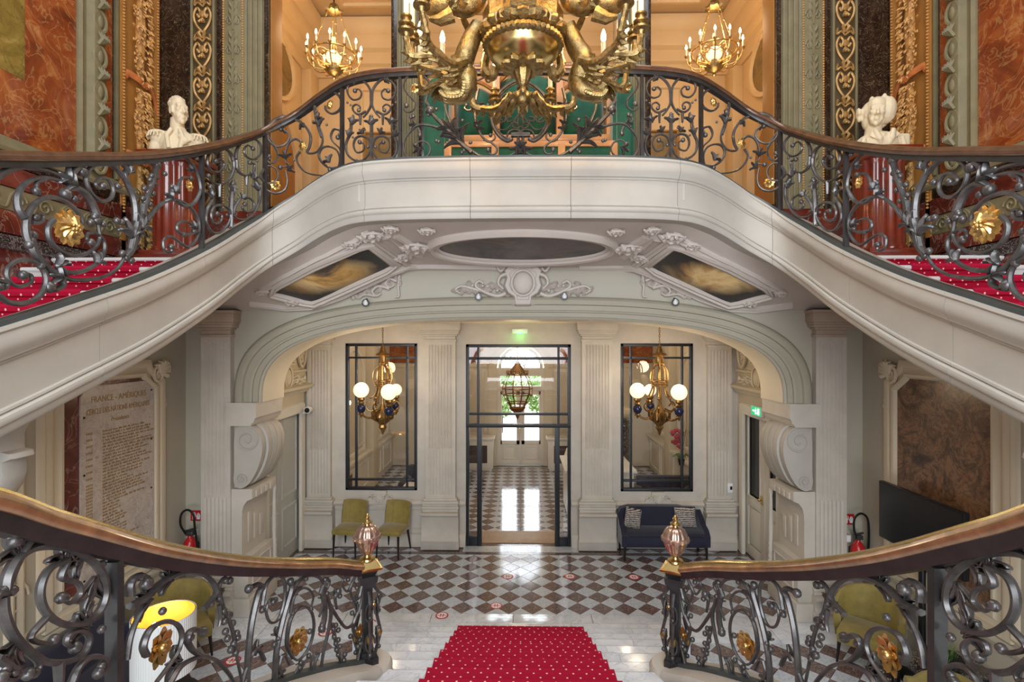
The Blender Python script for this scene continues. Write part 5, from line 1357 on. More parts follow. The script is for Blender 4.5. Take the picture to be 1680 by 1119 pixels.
    for k in range(8):
        z = 5.5+k*.40; mb = MB()
        for s in (-1, 1):
            mb.tube([(xm+s*hw_*.55+s*hw_*.4*cos(.55*i)*(1-i/18), 6.925, z+.12+.075*sin(.55*i)*(1-i/18)) for i in range(16)], .011, 5)
            for j in range(3): leafcurl(mb, (xm, z+.08+.1*j), (pi/2)-s*.75, .13, .03, 6.93, s*.9, .03)
        mb.tube([(xm,6.925,z),(xm,6.91,z+.2),(xm,6.925,z+.38)], [.012,.022,.01], 6)
        obj('foliage_ornament', mb, M['greenpaint'], w2)
    # fluted shaft beside the opening
    def fluted(xa, xb, yf, mat):
        pts = [(xa, 7.0), (xa, yf)]; n = max(3, round((xb-xa)/.075)); fw = (xb-xa)/n
        for i in range(n):
            for j in range(0, 7): pts.append((xa+(i+.1+.8*j/6)*fw, yf+.03*sin(pi*j/6)))
        pts += [(xb, yf), (xb, 7.0)]
        return MB().prism(pts, 'z', 5.45, 12)
    obj('fluted_shaft', fluted(Xu(400), Xu(434), 6.92, None), M['greenpaint'], w2, True)
    obj('marble_jamb', MB().cbox(-3.46,-3.40,6.94,7.3,5.45,10.6,.006), M['marble_dark'], w2)
    obj('lit_reveal', MB().cbox(-3.425,-3.39,7.0,7.32,5.45,10.6,.006), M['ochre'], w2)  # ochre colour stands in for warm light on the marble reveal
    # pier between side and middle openings
    obj('fluted_pier', fluted(-1.66, -1.37, 6.94, None), M['greenpaint'], w2, True)
    obj('marble_jamb', MB().cbox(-1.745,-1.66,6.96,7.31,5.45,10.6,.006), M['marble_dark'], w2)
    obj('marble_jamb', MB().cbox(-1.37,-1.30,6.96,7.31,5.45,10.6,.006), M['marble_dark'], w2)
    SX = 1
# low marble sill in the gallery openings
for a, b in ((-3.4,-1.75),(1.75,3.4)): obj('sill', MB().cbox(a,b,6.94,7.32,5.45,5.52,.01), M['marble_dark'], wu)
# warm gallery light
for s in (-1, 1):
    SX = 1
# ------------------------------------------------------------------ wrought iron balustrades
def fwd_depth(p): return -sin(YAW)*p.x+cos(YAW)*p.y
class RailMap:
    """maps a column/row of the elevation onto the vertical sheet that stands on a rail path"""
    def __init__(s, P): s.P = P; s.u = [proj(p)[0] for p in P]
    def __call__(s, u, v, off=0):
        U_ = s.u; best = None
        for i in range(len(U_)-1):
            if s.P[i].y < .9 and s.P[i+1].y < .9: continue
            a, b = U_[i], U_[i+1]
            if (a-u)*(b-u) <= 0 and a != b: best = (i, (u-a)/(b-a)); break
        if best is None:
            i = min((j for j in range(len(U_)) if s.P[j].y >= .9), key=lambda j: abs(U_[j]-u)); best = (min(i, len(U_)-2), 0)
        i, t = best; p = s.P[i].lerp(s.P[i+1], t); n = normal2(s.P, i)
        z = EYE+(559.5-v)/FPX*fwd_depth(p)
        return Vector((p.x, p.y, z))+n*off, n
RU, RL = RailMap(UP), RailMap(LOW)
HU, HL = .985, .945
def vsweep(P, prof, a, b, mirror_full=False):
    rs = []
    for i in range(a, b+1):
        n = normal2(P, i); rs.append([P[i]+n*o+Vector((0,0,z)) for o, z in prof])
    return MB().sweep(rs)
BEAD = {}
class Iron:
    def __init__(s, root, rm, T): s.root, s.rm, s.T = root, rm, T
    def m(s, x, y): ox, oy, k = s.T; return (ox+x/k, oy+y/k)
    def at(s, x, y, off=0): u, v = s.m(x, y); return s.rm(u, v, off)[0]
    def scroll(s, pts, r=.012, end=1, start=0, name='scroll', taper=.45, flat=1.3, mat='iron', off=0):
        P2 = crom([Vector((*s.m(*p), 0)) for p in pts], 5); P = []; n0 = None
        for q in P2:
            w, n = s.rm(q.x, q.y, off); P.append(w); n0 = n0 or n
        r *= 1.22 if s.rm is RU else 1.05
        m = len(P); rad = [r*(1-taper*i/m) for i in range(m)]
        mb = MB().tube(P, rad, 6, up=n0, flat=flat)
        if end: mb.ball(P[-1], (r*1.7,)*3, 8, 5)
        if start: mb.ball(P[0], (r*1.9,)*3, 8, 5)
        o = obj(name, mb, M[mat], s.root, True, False); return o
    def balls(s, pts, r=.02):
        key = round(r*1000)
        if key not in BEAD: BEAD[key] = MB().ball((0,0,0), (r,)*3, 8, 5).mesh('bead', M['iron'])
        for p in pts:
            c, n = s.rm(*s.m(*p)); link('bead', BEAD[key], s.root, (c.x*SX, c.y, c.z))
    def leaf(s, x, y, ang, L, w=.035, bend=.9, k=3):
        # acanthus tuft: k curled lobes from the point, in metres; ang in degrees, up = 90
        c, n = s.rm(*s.m(x, y)); t = Vector((0,0,1)).cross(n); mb = MB()
        t = -t if t.x < 0 else t
        for j in range(k):
            a = radians(ang)+(j-(k-1)/2)*.36; b = bend*1.5*((j-(k-1)/2) if j != (k-1)/2 else .3); N = 6; rows = []; q = c.copy()
            for i in range(N+1):
                f = i/N; ww = w*.36*(sin(pi*(.08+.87*f)))**.8*(1+.28*cos(f*15))
                d = t*cos(a)+Vector((0,0,1))*sin(a); e = t*-sin(a)+Vector((0,0,1))*cos(a)
                bul = .012+.016*sin(pi*f)
                rows.append([q-e*ww, q-e*ww*.6+n*bul*.7, q+n*bul*1.25, q+e*ww*.6+n*bul*.7, q+e*ww])
                q = q+d*(L/N); a += b/N
            mb.sweep(rows, False, False)
        o = obj('acanthus_leaf', mb, M['iron'], s.root, True, False)
        md = o.modifiers.new('thickness', 'SOLIDIFY'); md.thickness = .006; return o
    def rosette(s, x, y, r, petals=8, mat='gilt', name='gilt_rosette', lion=False):
        c, n = s.rm(*s.m(x, y)); t = Vector((0,0,1)).cross(n).normalized(); z = Vector((0,0,1)); mb = MB()
        for layer, (kk, rr_, lift) in enumerate(((petals, 1.0, .25), (petals, .66, .5))):
            for j in range(kk):
                a = 2*pi*(j+.5*layer)/kk; d0 = t*cos(a)+z*sin(a); e = t*-sin(a)+z*cos(a); rows = []
                for i in range(5):
                    f = i/4; tw = e*(r*.28*f*f if lion else 0); ww = r*rr_*.40*sin(pi*(.15+.80*f))**.7; h = n*(r*lift*(1-.6*f))
                    q = c+d0*(r*rr_*(.16+.84*f))+tw
                    rows.append([q-e*ww+h*.4, q+h, q+e*ww+h*.4])
                mb.sweep(rows, False, False)
        mb.ball(c+n*r*.30, (r*.20,)*3, 10, 6)
        if lion:
            for sx, sz, rr2 in ((-.16,.12,.10),(.16,.12,.10),(0,-.08,.15),(0,-.26,.10),(-.2,-.12,.12),(.2,-.12,.12)): mb.ball(c+n*r*.5+t*sx*r+z*sz*r, (r*rr2,)*3, 8, 5)
        # back plate with body
        mb.ball(c, (r*.25,)*3, 10, 6)
        return obj(name, mb, M[mat], s.root, True, False)
    def post(s, u, top, w=.02):
        p, n = s.rm(u, 400); i = min(range(len(s.rm.P)), key=lambda j: (s.rm.P[j]-Vector((p.x,p.y,s.rm.P[j].z))).length); b = s.rm.P[i]; t = Vector((0,0,1)).cross(n)
        rs = [[Vector((b.x,b.y,b.z+z))+n*a*w+t*c*w*.8 for a, c in ((-1,-1),(1,-1),(1,1),(-1,1))] for z in (.0, top)]
        return obj('post', MB().sweep(rs), M['ironplain'], s.root, False)
def mir(pts, cx): return [(2*cx-x, y) for x, y in pts]
ub = thing('bridge_balustrade', 'dark wrought iron balustrade with gilt rosettes along the bridge and both return flights', 'balustrade', (0,5.43,5.61))
for sg in (-1, 1):
    SX = -sg
    n = len(UP)-1
    obj('handrail', vsweep(UP, [(-.045,.925),(.045,.925),(.052,.94),(.05,.955),(.04,.962),(.034,.978),(.018,.985),(-.018,.985),(-.034,.978),(-.04,.962),(-.05,.955),(-.052,.94)], 6, n), M['railwood2'], ub)
    obj('rail_bar', vsweep(UP, [(-.03,.885),(.03,.885),(.034,.905),(.032,.926),(-.032,.926),(-.034,.905)], 6, n), M['ironplain'], ub)
    obj('bottom_bar', vsweep(UP, [(-.05,.0),(.03,.0),(.032,.03),(-.05,.03)], 6, n), M['plinthgrey'], ub)
    I = Iron(ub, RU, (0,0,1))
    for u in (333, 433, 563, 657): I.post(u, .89)
    # ---- panel between the last stair post and the bridge post (symmetrical lyre)
    I = Iron(ub, RU, (430, 0, 3.86)); cx = 693
    for f in (lambda p: p, lambda p: mir(p, cx)):
        I.scroll(f([(690,625),(684,570),(655,525),(615,500),(565,520),(540,560),(548,605),(580,632),(618,622),(630,590),(610,565),(588,575)]), .012)
        I.scroll(f([(690,620),(688,670),(665,715),(640,745)]), .013, 0)
        I.scroll(f([(660,705),(615,725),(580,705),(575,675),(600,662),(622,680),(612,698)]), .011)
        I.scroll(f([(622,730),(622,790)]), .014, 0)
        I.scroll(f([(690,930),(670,880),(630,862),(592,878),(580,925),(600,965),(640,955),(645,915),(618,900)]), .012)
        I.scroll(f([(565,760),(560,840),(532,910),(540,975),(580,1012),(630,1018),(670,985),(690,935)]), .013, 0, 1)
        I.leaf(*f([(575,790)])[0], 75, .10, .03); I.leaf(*f([(548,870)])[0], 70, .09, .025, .6)
        I.leaf(*f([(640,850)])[0], 120 if f([(0,0)])[0][0] == 0 else 60, .07, .022)
        I.leaf(*f([(610,520)])[0], 150 if f([(0,0)])[0][0] == 0 else 30, .06, .02)
        I.balls(f([(560,665),(540,650),(640,835),(650,822),(575,870),(600,1015)]), .013)
    I.scroll([(693,1032),(693,940),(693,820),(693,760)], .016, 1, 0, 'candelabrum', 0)
    I.leaf(693, 800, 90, .11, .035, .9, 3); I.balls([(693,930),(670,930),(716,930),(693,735),(693,855)], .018)
    # ---- panel with three rosettes
    S = I.scroll
    S([(378,870),(352,790),(338,720),(335,660),(362,605),(415,578),(470,592),(503,640),(494,692),(450,720),(408,702),(400,672)], .014, 0, 0, taper=.3); I.rosette(432, 665, .052)
    S([(40,800),(85,755),(150,740),(235,768),(285,815),(308,870),(300,930),(285,965),(318,972),(355,955),(382,905),(378,845),(350,770)], .014, 0)
    I.rosette(262, 925, .060)
    S([(85,800),(40,815),(32,865),(55,905),(95,928),(145,915),(172,875),(160,838),(120,820)], .013)
    S([(35,860),(75,920),(100,975),(85,1022),(48,1032),(25,1008),(45,990)], .012)
    S([(250,900),(215,880),(175,900),(152,950),(146,1010),(160,1050),(115,1060)], .013)
    S([(240,960),(218,1000),(232,1045),(270,1085),(320,1105),(380,1112)], .012, 0)
    S([(488,1060),(440,1065),(385,1035),(360,985),(378,940),(425,928),(470,950),(492,1000),(480,1060),(430,1075)], .013)
    S([(480,870),(500,850),(488,825),(455,820),(436,860),(450,900),(490,940),(505,990)], .012, 0, 1)
    I.leaf(100, 810, 20, .10, .03); I.leaf(150, 1010, 100, .10, .028); I.leaf(365, 800, 100, .11, .03); I.leaf(350, 760, 60, .08, .025); I.leaf(430, 1030, 120, .10, .03); I.leaf(240, 790, -40, .06, .02); I.leaf(160, 1080, 40, .09, .03)
    I.balls([(343,735),(343,705),(410,790),(325,770),(200,1015),(108,1055),(48,1005),(488,850)], .015)
    S([(10,1070),(-10,1119),(30,1160),(80,1150),(100,1110),(85,1070),(45,1050),(10,1070)], .013, 0); I.rosette(86, 1172, .056)
    S([(20,1200),(80,1225),(140,1205),(160,1150),(150,1080)], .013, 0)
    # ---- sheared lyre panel between the two stair posts
    I = Iron(ub, RU, (230, 130, 3.73)); S = I.scroll
    S([(570,500),(555,455),(515,425),(460,425),(420,460),(412,520),(440,562),(488,565),(512,525),(492,488),(462,500)], .012)
    S([(585,490),(592,430),(630,378),(690,362),(735,400),(738,455),(695,490),(648,472),(635,432),(660,405),(690,425)], .012)
    S([(572,500),(570,560),(540,620),(490,645),(440,628),(418,592)], .012); S([(588,495),(595,555),(640,590),(690,570),(700,525),(672,510)], .012)
    S([(650,595),(650,650)], .014, 0); S([(485,645),(485,720)], .014, 0)
    S([(555,830),(538,790),(500,770),(452,780),(432,828),(450,880),(490,872),(498,832),(470,822)], .012)
    S([(430,660),(440,730),(408,800),(402,870),(440,935),(495,935),(540,880),(556,830)], .013, 0, 1)
    S([(565,825),(585,770),(630,722),(685,740),(695,785),(655,812),(625,788),(640,765)], .012)
    S([(690,590),(728,660),(732,740),(700,810),(650,855),(600,855),(566,830)], .013, 0, 1)
    S([(555,905),(556,800),(562,700),(568,640)], .015, 1, 0, 'candelabrum', 0)
    I.leaf(562, 700, 90, .12, .035); I.leaf(430, 730, 75, .10, .028); I.leaf(715, 680, 110, .10, .028); I.leaf(690, 610, 80, .08, .025); I.leaf(440, 450, 130, .06, .02); I.leaf(620,730,60,.06,.02)
    I.balls([(530,830),(580,820),(568,625),(548,905),(418,592),(430,440),(735,350),(715,500)], .016)
    # ---- big scroll panel by the frame edge: right part with the berry stem
    S([(40,870),(95,795),(170,742),(250,748),(320,800),(358,880),(345,975),(290,1025),(225,985),(180,962),(142,985),(148,1045),(188,1060),(190,1025)], .013)
    S([(350,930),(290,950),(235,935),(225,895),(260,868),(310,885),(330,930)], .012)
    S([(230,700),(235,640),(262,602),(310,605)], .012); S([(215,735),(260,770),(320,765),(362,700),(365,640),(340,560),(300,500),(245,470),(180,475),(130,510),(105,560)], .014, 0)
    I.rosette(300, 650, .055, 7); I.leaf(190, 740, 150, .10, .03); I.leaf(330, 920, 60, .08, .025); I.leaf(200, 690, 60, .07, .022); I.leaf(305,565,60,.06,.02)
    I.balls([(85,512),(150,578),(60,615),(25,668),(62,655),(88,640),(45,690),(80,700),(15,730),(60,765),(195,655),(310,560),(345,485),(265,950),(30,750),(100,600),(70,590)], .022)
    S([(100,520),(85,590),(50,690),(20,790),(-10,870)], .016, 0, 1, taper=0); S([(15,770),(5,830)], .024, 0, taper=0)
    # ---- big scroll panel with the gilt lion rosette
    I = Iron(ub, RU, (0, 230, 3.86)); S = I.scroll
    S([(190,660),(165,580),(172,480),(225,400),(300,362),(390,375),(465,425),(510,480),(525,540)], .016, 0)
    S([(340,505),(305,545),(305,610),(340,668),(400,712),(470,732),(545,718),(600,680),(630,625),(625,560),(605,480)], .014, 0)
    S([(615,490),(585,410),(545,345),(490,305),(430,310),(415,340)], .019, 1, 0, taper=.2)
    S([(190,640),(215,710),(270,780),(330,830),(385,870),(395,920),(350,945),(310,930)], .019, 1, 0, taper=.3)
    S([(310,815),(380,862),(470,885),(570,882),(670,860),(745,810),(790,740)], .014, 0)
    S([(390,835),(480,838),(560,815),(630,760),(662,690),(650,630),(605,590),(560,590),(548,625),(575,645)], .013)
    S([(-30,235),(40,190),(130,170),(220,178),(330,205),(440,262)], .016, 0); S([(-30,250),(60,195),(130,178)], .014, 0)
    S([(150,490),(115,430),(112,350),(150,285),(220,245),(310,240),(430,272)], .016, 0)
    S([(280,250),(235,265),(228,320)], .013); S([(200,520),(255,520),(275,485),(250,465),(225,490)], .011)
    S([(440,270),(455,210),(490,175),(520,200)], .018, 1, 0, taper=0)
    S([(785,240),(740,185),(680,150),(610,152),(560,190),(545,255),(575,335),(640,385),(700,368),(715,310),(685,250),(635,240),(605,275),(625,305),(655,290)], .014)
    S([(820,180),(785,215),(808,275),(845,365),(858,460),(850,560),(825,690)], .016, 0, 1, taper=0)
    S([(-20,980),(60,1028),(160,1032),(245,990),(290,910),(275,825),(205,765),(115,762),(48,815),(55,890),(120,925),(195,900),(192,852),(145,855)], .014)
    S([(-40,880),(0,890),(45,905),(30,940),(-10,930)], .013)
    S([(790,740),(830,690),(850,600),(880,500),(905,410)], .020, 0, taper=0)
    S([(840,680),(890,590),(940,480),(980,440)], .014, 0)
    I.rosette(430, 555, .115, 11, 'gilt', 'gilt_lion_rosette', True)
    I.leaf(480, 300, 160, .12, .035); I.leaf(830, 620, 95, .16, .05, .8, 4); I.leaf(880, 560, 60, .13, .04); I.leaf(390, 880, 160, .10, .035); I.leaf(600, 780, 60, .09, .03); I.leaf(340,800,20,.10,.03); I.leaf(440,265,150,.10,.03); I.leaf(800,215,80,.08,.03)
    I.balls([(600,130),(125,145),(180,590),(210,600),(600,485),(625,505),(655,530),(575,520),(745,292),(650,290),(770,520),(740,510),(775,715),(800,745),(830,760),(230,325),(470,370),(320,935),(380,740),(830,185),(260,795)], .026)
    I.balls([(195,640),(190,660),(605,475),(610,510)], .030)
    # ---- bridge centre: cornucopia, stems, oval medallion (left half)
    I = Iron(ub, RU, (660, 110, 4.2)); S = I.scroll
    S([(185,275),(165,240),(178,190),(195,150),(180,95),(130,52),(72,46),(22,85),(12,140),(45,192),(85,240),(82,288),(42,312),(10,288),(28,265)], .013); I.rosette(85, 145, .050)
    S([(480,590),(400,520),(300,420),(225,345),(190,300)], .024, 1, 0, 'cornucopia', .5)
    for x, y, a, L in ((430,540,135,.22),(400,510,155,.20),(400,500,110,.20),(340,440,120,.16),(330,430,170,.14),(360,470,80,.16),(330,450,60,.12)): I.leaf(x, y, a, L, .032, .8, 3)
    I.balls([(470,520),(425,575),(440,560),(470,570),(410,590),(205,300),(180,330),(235,290),(215,335),(415,370),(235,510),(250,515),(60,345),(120,465)], .020)
    S([(255,420),(180,402),(110,402),(55,445),(14,510),(14,580),(48,628),(115,635),(172,615),(195,570),(172,525),(125,512),(90,540)], .013)
    S([(110,405),(60,392),(55,355),(75,340)], .012); S([(110,420),(125,455),(120,470)], .012); I.leaf(130, 560, 200, .10, .03); I.leaf(100,400,170,.08,.025)
    S([(335,390),(305,310),(298,230),(318,165),(370,135),(440,110),(520,90),(600,55),(680,30),(760,20),(835,18)], .013, 0)
    S([(525,150),(505,240),(500,330),(520,420),(560,490),(615,522),(652,560),(640,597),(603,600),(592,572)], .013)
    S([(505,265),(460,300),(430,285),(440,265)], .011); S([(525,265),(570,300),(598,285),(590,265)], .011)
    I.leaf(515, 290, 90, .10, .03); I.leaf(520, 440, 75, .07, .02); I.leaf(525,400,105,.06,.02)
    S([(560,500),(600,515),(638,492),(632,462),(608,470)], .010)
    S([(480,580),(540,612),(640,630),(735,612),(800,575),(828,545)], .012, 0)
    I.leaf(800, 560, 70, .08, .03); I.leaf(828, 540, 250, .11, .04)
    S([(828,520),(820,455),(780,432),(735,448),(722,490),(748,498)], .013)
    # oval, left half
    S([(835,92),(770,105),(700,150),(640,220),(612,310),(625,400),(665,470),(720,510),(750,500)], .016, 0, taper=0); S([(835,106),(775,118),(710,160),(655,225),(628,310),(640,395),(678,460),(725,495)], .008, 0, taper=0)
    # monogram, left half
    S([(690,370),(668,352),(680,315),(712,335),(705,375),(670,382),(642,360),(645,325),(670,305)], .008)
    S([(640,345),(638,390),(668,428),(715,430),(750,395),(755,370)], .008, 0)
    S([(790,250),(812,320),(832,395)], .010, 0, taper=.2); S([(830,280),(800,330),(765,385),(770,405)], .008, 0)
    S([(755,345),(722,352),(728,378),(765,370),(800,400),(835,428)], .008, 0); S([(795,385),(760,385),(765,412),(800,420),(835,400)], .007, 0)
    S([(720,240),(690,250),(680,220),(700,190),(740,180),(765,195)], .008)
    SX = 1
obj('medallion_collar', MB().cbox(-.10,.10,5.40,5.46,5.84,5.875,.008), M['iron'], ub)
# ------------------------------------------------------------------ lower balustrades with newels and urns
for sg, side in ((-1,'left'),(1,'right')):
    SX = -sg
    lb = thing('stair_balustrade', 'wrought iron balustrade with brass edged handrail and urn newel %s of the carpeted central flight' % side, 'balustrade', (LOW[0].x, LOW[0].y, LOW[0].z))
    n = len(LOW)-1; i0 = 3
    wood = [(-.045,.875),(.045,.875),(.056,.89),(.058,.905),(.05,.915),(.046,.93),(-.046,.93),(-.05,.915),(-.058,.905),(-.056,.89)]
    obj('handrail', vsweep(LOW, wood, i0, n), M['railwood'], lb)
    obj('brass_edge', vsweep(LOW, [(-.047,.928),(.047,.928),(.044,.938),(.03,.945),(-.03,.945),(-.044,.938)], i0, n), M['brass'], lb)
    obj('rail_bar', vsweep(LOW, [(-.024,.82),(.024,.82),(.03,.845),(.036,.876),(-.036,.876),(-.03,.845)], i0, n), M['ironplain'], lb)
    obj('bottom_bar', vsweep(LOW, [(-.03,.12),(.03,.12),(.03,.15),(-.03,.15)], 2, n), M['plinthgrey'], lb)
    c = LOW[0]
    # newel
    def sq(w0, z0, w1, z1, mb):
        r = Matrix.Rotation(.5, 3, 'Z'); q = [Vector((a,b,0)) for a, b in ((-1,-1),(1,-1),(1,1),(-1,1))]
        return mb.sweep([[c+(r @ (k*w0))+Vector((0,0,z0)) for k in q], [c+(r @ (k*w1))+Vector((0,0,z1)) for k in q]])
    mb = MB(); sq(.075,.12,.075,.17,mb); sq(.06,.17,.055,.22,mb); sq(.04,.22,.036,.74,mb); sq(.052,.74,.06,.78,mb); sq(.066,.78,.075,.84,mb); sq(.05,.84,.07,.875,mb)
    obj('newel_post', mb, M['ironplain'], lb, False)
    pl = MB(); sq(.08,.875,.10,.895,pl); sq(.10,.895,.102,.91,pl); sq(.09,.91,.045,.965,pl); obj('newel_cap', pl, M['brass'], lb, False)
    ur = [(.0001,.96),(.065,.962),(.06,.975),(.03,.985),(.022,1.0),(.03,1.012)]
    obj('urn_foot', MB().lathe(ur+[(.0001,1.014)], c, 20), M['brass'], lb)
    ub2 = obj('urn_finial', MB().lathe([(.0001,1.01),(.036,1.012),(.066,1.05),(.086,1.10),(.094,1.125),(.10,1.13),(.101,1.155),(.096,1.16),(.094,1.18),(.072,1.225),(.046,1.24),(.0001,1.242)], c, 72, 12, .05), M['urn'], lb)
    obj('urn_band', MB().lathe([(.096,1.125),(.108,1.13),(.111,1.145),(.108,1.16),(.096,1.165)], c, 40, 20, .03), M['urn'], ub2)
    obj('urn_tip', MB().lathe([(.0001,1.24),(.022,1.24),(.018,1.255),(.04,1.262),(.042,1.272),(.022,1.282),(.018,1.30),(.022,1.31),(.008,1.335),(.0001,1.34)], c, 18), M['brass'], ub2)
    for k in range(4):
        a = .5+pi/4*0+k*pi/2; d = Vector((cos(a), sin(a), 0)); e = Vector((-sin(a), cos(a), 0))
        if k in (1,): continue
        mb = MB(); b = c+d*.06+Vector((0,0,.10))
        for z0, s in ((.10,1),(.34,1)):
            P = [b+d*(.02)+e*(.045*cos(.5*i)*(1-i/22))+Vector((0,0,z0+.10+.10*sin(.5*i)*(1-i/22))) for i in range(20)]; mb.tube(P, .009, 6)
        mb.tube([b+Vector((0,0,.06)), b+d*.05+Vector((0,0,.24)), b+d*.01+Vector((0,0,.42)), b+d*.05+Vector((0,0,.54)), b+Vector((0,0,.62))], .014, 6)
        for z in (.12,.28,.42,.55): mb.ball(b+d*.035+Vector((0,0,z)), (.018,)*3, 8, 5)
        obj('newel_scroll', mb, M['iron'], lb)
        obj('newel_rosette', MB().ball(b+d*.03+Vector((0,0,.24)), (.028,.028,.04), 10, 6), M['gilt'], lb)
    obj('brass_knob', MB().ball(c+Vector((.06,-.03,.60)), (.022,)*3, 10, 6), M['brass'], lb)
    I = Iron(lb, RL, (0,0,1)); 
    I.post(189, .82, .024)
    # ---- panel left of the post (nearest the landing)
    I = Iron(lb, RL, (0, 746, 3.0)); S = I.scroll
    S([(-60,760),(-20,690),(20,680),(35,600),(85,510),(180,458),(300,455),(415,500),(495,570),(520,675),(490,770),(420,828),(330,838),(250,800),(205,735),(200,650),(240,565),(330,520)], .012, 0, taper=.2, flat=1.5)
    S([(330,525),(300,600),(330,615),(385,635),(395,690),(345,730),(300,705)], .011)
    S([(10,700),(20,790),(65,890),(150,975),(230,1020),(330,1020),(410,980),(440,905),(400,868),(340,885),(328,930),(370,950)], .012, flat=1.5)
    S([(290,1020),(290,1130),(280,1230)], .012, 0, flat=1.6); S([(30,650),(75,545),(130,450),(155,410),(115,398),(75,425)], .012)
    S([(350,1130),(385,1050),(440,1000),(505,1000),(522,1045),(485,1075)], .012)
    S([(-20,1000),(40,1040),(90,1070),(60,1110),(0,1100)], .012)
    S([(150,975),(190,1020),(180,1065),(140,1080)], .011); S([(230,800),(150,900),(230,930),(265,910)], .010)
    I.leaf(110, 500, 60, .10, .03); I.leaf(330, 540, 80, .09, .03); I.leaf(480, 600, -70, .12, .035, .8); I.leaf(110, 900, -45, .10, .03); I.leaf(450, 850, 45, .10, .03); I.leaf(420,500,-10,.08,.03)
    I.balls([(100,415),(300,440),(320,705),(500,860),(370,940),(30,1050),(70,1070),(15,670),(60,670),(500,540),(170,1075),(500,1040)], .016)
    # ---- first panel right of the post
    S([(620,1010),(640,900),(680,800),(715,745)], .012, 0); S([(640,745),(720,700),(800,625),(890,582),(990,585),(1055,640),(1075,700)], .014, 0, taper=.2, flat=1.4)
    S([(640,690),(640,640),(670,600),(715,600),(720,635)], .016)
    S([(720,990),(705,940),(740,860),(810,822),(870,835),(895,890),(875,970),(830,1040),(770,1119)], .012, 0, flat=1.5)
    S([(1000,760),(1060,690),(1080,640),(1105,605),(1130,620)], .012); S([(1080,690),(1100,760),(1140,850),(1160,960),(1190,1119)], .011, 0)
    S([(1000,870),(950,862),(920,905),(945,960),(990,990),(1060,1010),(1120,1070),(1150,1119)], .013, 0, 1, flat=1.6)
    S([(830,1130),(890,1040),(980,995),(1020,990)], .014, 0); S([(1080,740),(1085,800),(1078,845)], .010, 0); S([(1190,1119),(1210,1060),(1240,990)], .011, 0)
    I.rosette(800, 950, .085, 7, 'gilt', 'gilt_flower')
    I.leaf(760, 700, 20, .12, .04); I.leaf(900, 1020, 20, .12, .035, .7); I.leaf(1080, 720, 90, .07, .025); I.leaf(860,610,30,.10,.03)
    I.balls([(690,600),(800,770),(1110,620),(1080,705),(1040,735),(1000,865),(940,900)], .018)
    I.balls([(1100,770),(1130,790),(1105,820),(1145,830),(1110,870),(1165,880),(1120,905),(1150,930),(1170,900),(1135,960),(1160,975),(1120,790)], .020)
    # ---- panel with the long rosette
    S([(1215,1130),(1222,980),(1240,820),(1270,690),(1290,650),(1265,640),(1225,660)], .015, 1, 0, taper=0); S([(1290,740),(1310,640),(1360,592),(1400,625),(1398,720),(1370,810),(1330,825),(1310,770),(1330,710),(1355,715)], .011)
    S([(1350,1130),(1362,960),(1395,800),(1435,660),(1430,625)], .015, 1, 0, taper=0); S([(1395,800),(1450,650),(1510,598),(1570,605),(1598,660),(1590,740),(1570,800)], .013, 0)
    S([(1430,780),(1450,690),(1500,655),(1540,690),(1530,760)], .011); S([(1440,1000),(1412,930),(1430,810),(1480,745),(1530,770),(1545,850),(1520,950),(1470,1010),(1430,990)], .012, 0, flat=1.4)
    S([(1400,1060),(1370,1090),(1375,1119)], .011, 0); S([(1385,990),(1370,1060),(1410,1095),(1470,1070),(1520,990)], .011); S([(1300,1010),(1270,955),(1235,1000),(1210,1119)], .012)
    I.rosette(1470, 920, .095, 9, 'gilt', 'gilt_flower')
    I.leaf(1260, 990, 60, .09, .03); I.leaf(1450, 680, 60, .08, .025); I.leaf(1370, 900, 90, .08, .03)
    I.balls([(1230,655),(1430,630),(1345,725),(1290,765),(1370,905),(1350,935),(1365,955),(1525,870),(1440,780),(1360,590),(1540,585),(1505,610)], .020)
    # ---- last panel by the newel
    I = Iron(lb, RL, (440, 820, 3.74)); S = I.scroll
    S([(320,575),(355,490),(375,500),(360,545),(330,570)], .013); S([(330,550),(345,640),(345,720),(330,790)], .017, 1, 0, taper=0)
    S([(355,580),(385,680),(370,800),(340,930),(320,1060),(300,1130)], .013, 0); S([(380,650),(430,730),(480,785),(530,750),(555,690),(575,600),(575,500)], .013, 0)
    S([(575,505),(555,440),(520,500),(490,560),(465,545),(455,500),(480,465),(490,490)], .011); S([(575,520),(555,600),(520,610),(505,560),(525,505),(545,540)], .011)
    S([(430,560),(410,600),(420,670)], .014, 0, 1); S([(395,760),(410,850),(430,940),(450,1000),(490,1045),(540,1010),(560,940),(575,870)], .013, 0)
    S([(550,690),(520,770),(530,830),(560,860)], .012); S([(270,1080),(290,990),(310,940),(280,950),(262,1010),(275,1060),(310,1040)], .011); S([(130,1010),(100,950),(70,1010),(90,1080),(150,1080),(200,1000)], .011)
    I.rosette(560, 810, .06, 7, 'gilt', 'gilt_flower')
    I.balls([(415,770),(400,790),(430,800),(405,840),(430,860),(415,880),(440,900),(420,920),(430,950),(470,950),(465,985),(440,1050),(515,695),(330,770),(350,490),(340,550),(360,575),(425,575),(440,590),(505,838),(535,790),(550,900),(370,1080),(195,1030)], .020)
    I.leaf(420, 600, 90, .07, .025); I.leaf(345,620,90,.07,.025)
    SX = 1
GOLD = (1, .68, .38)
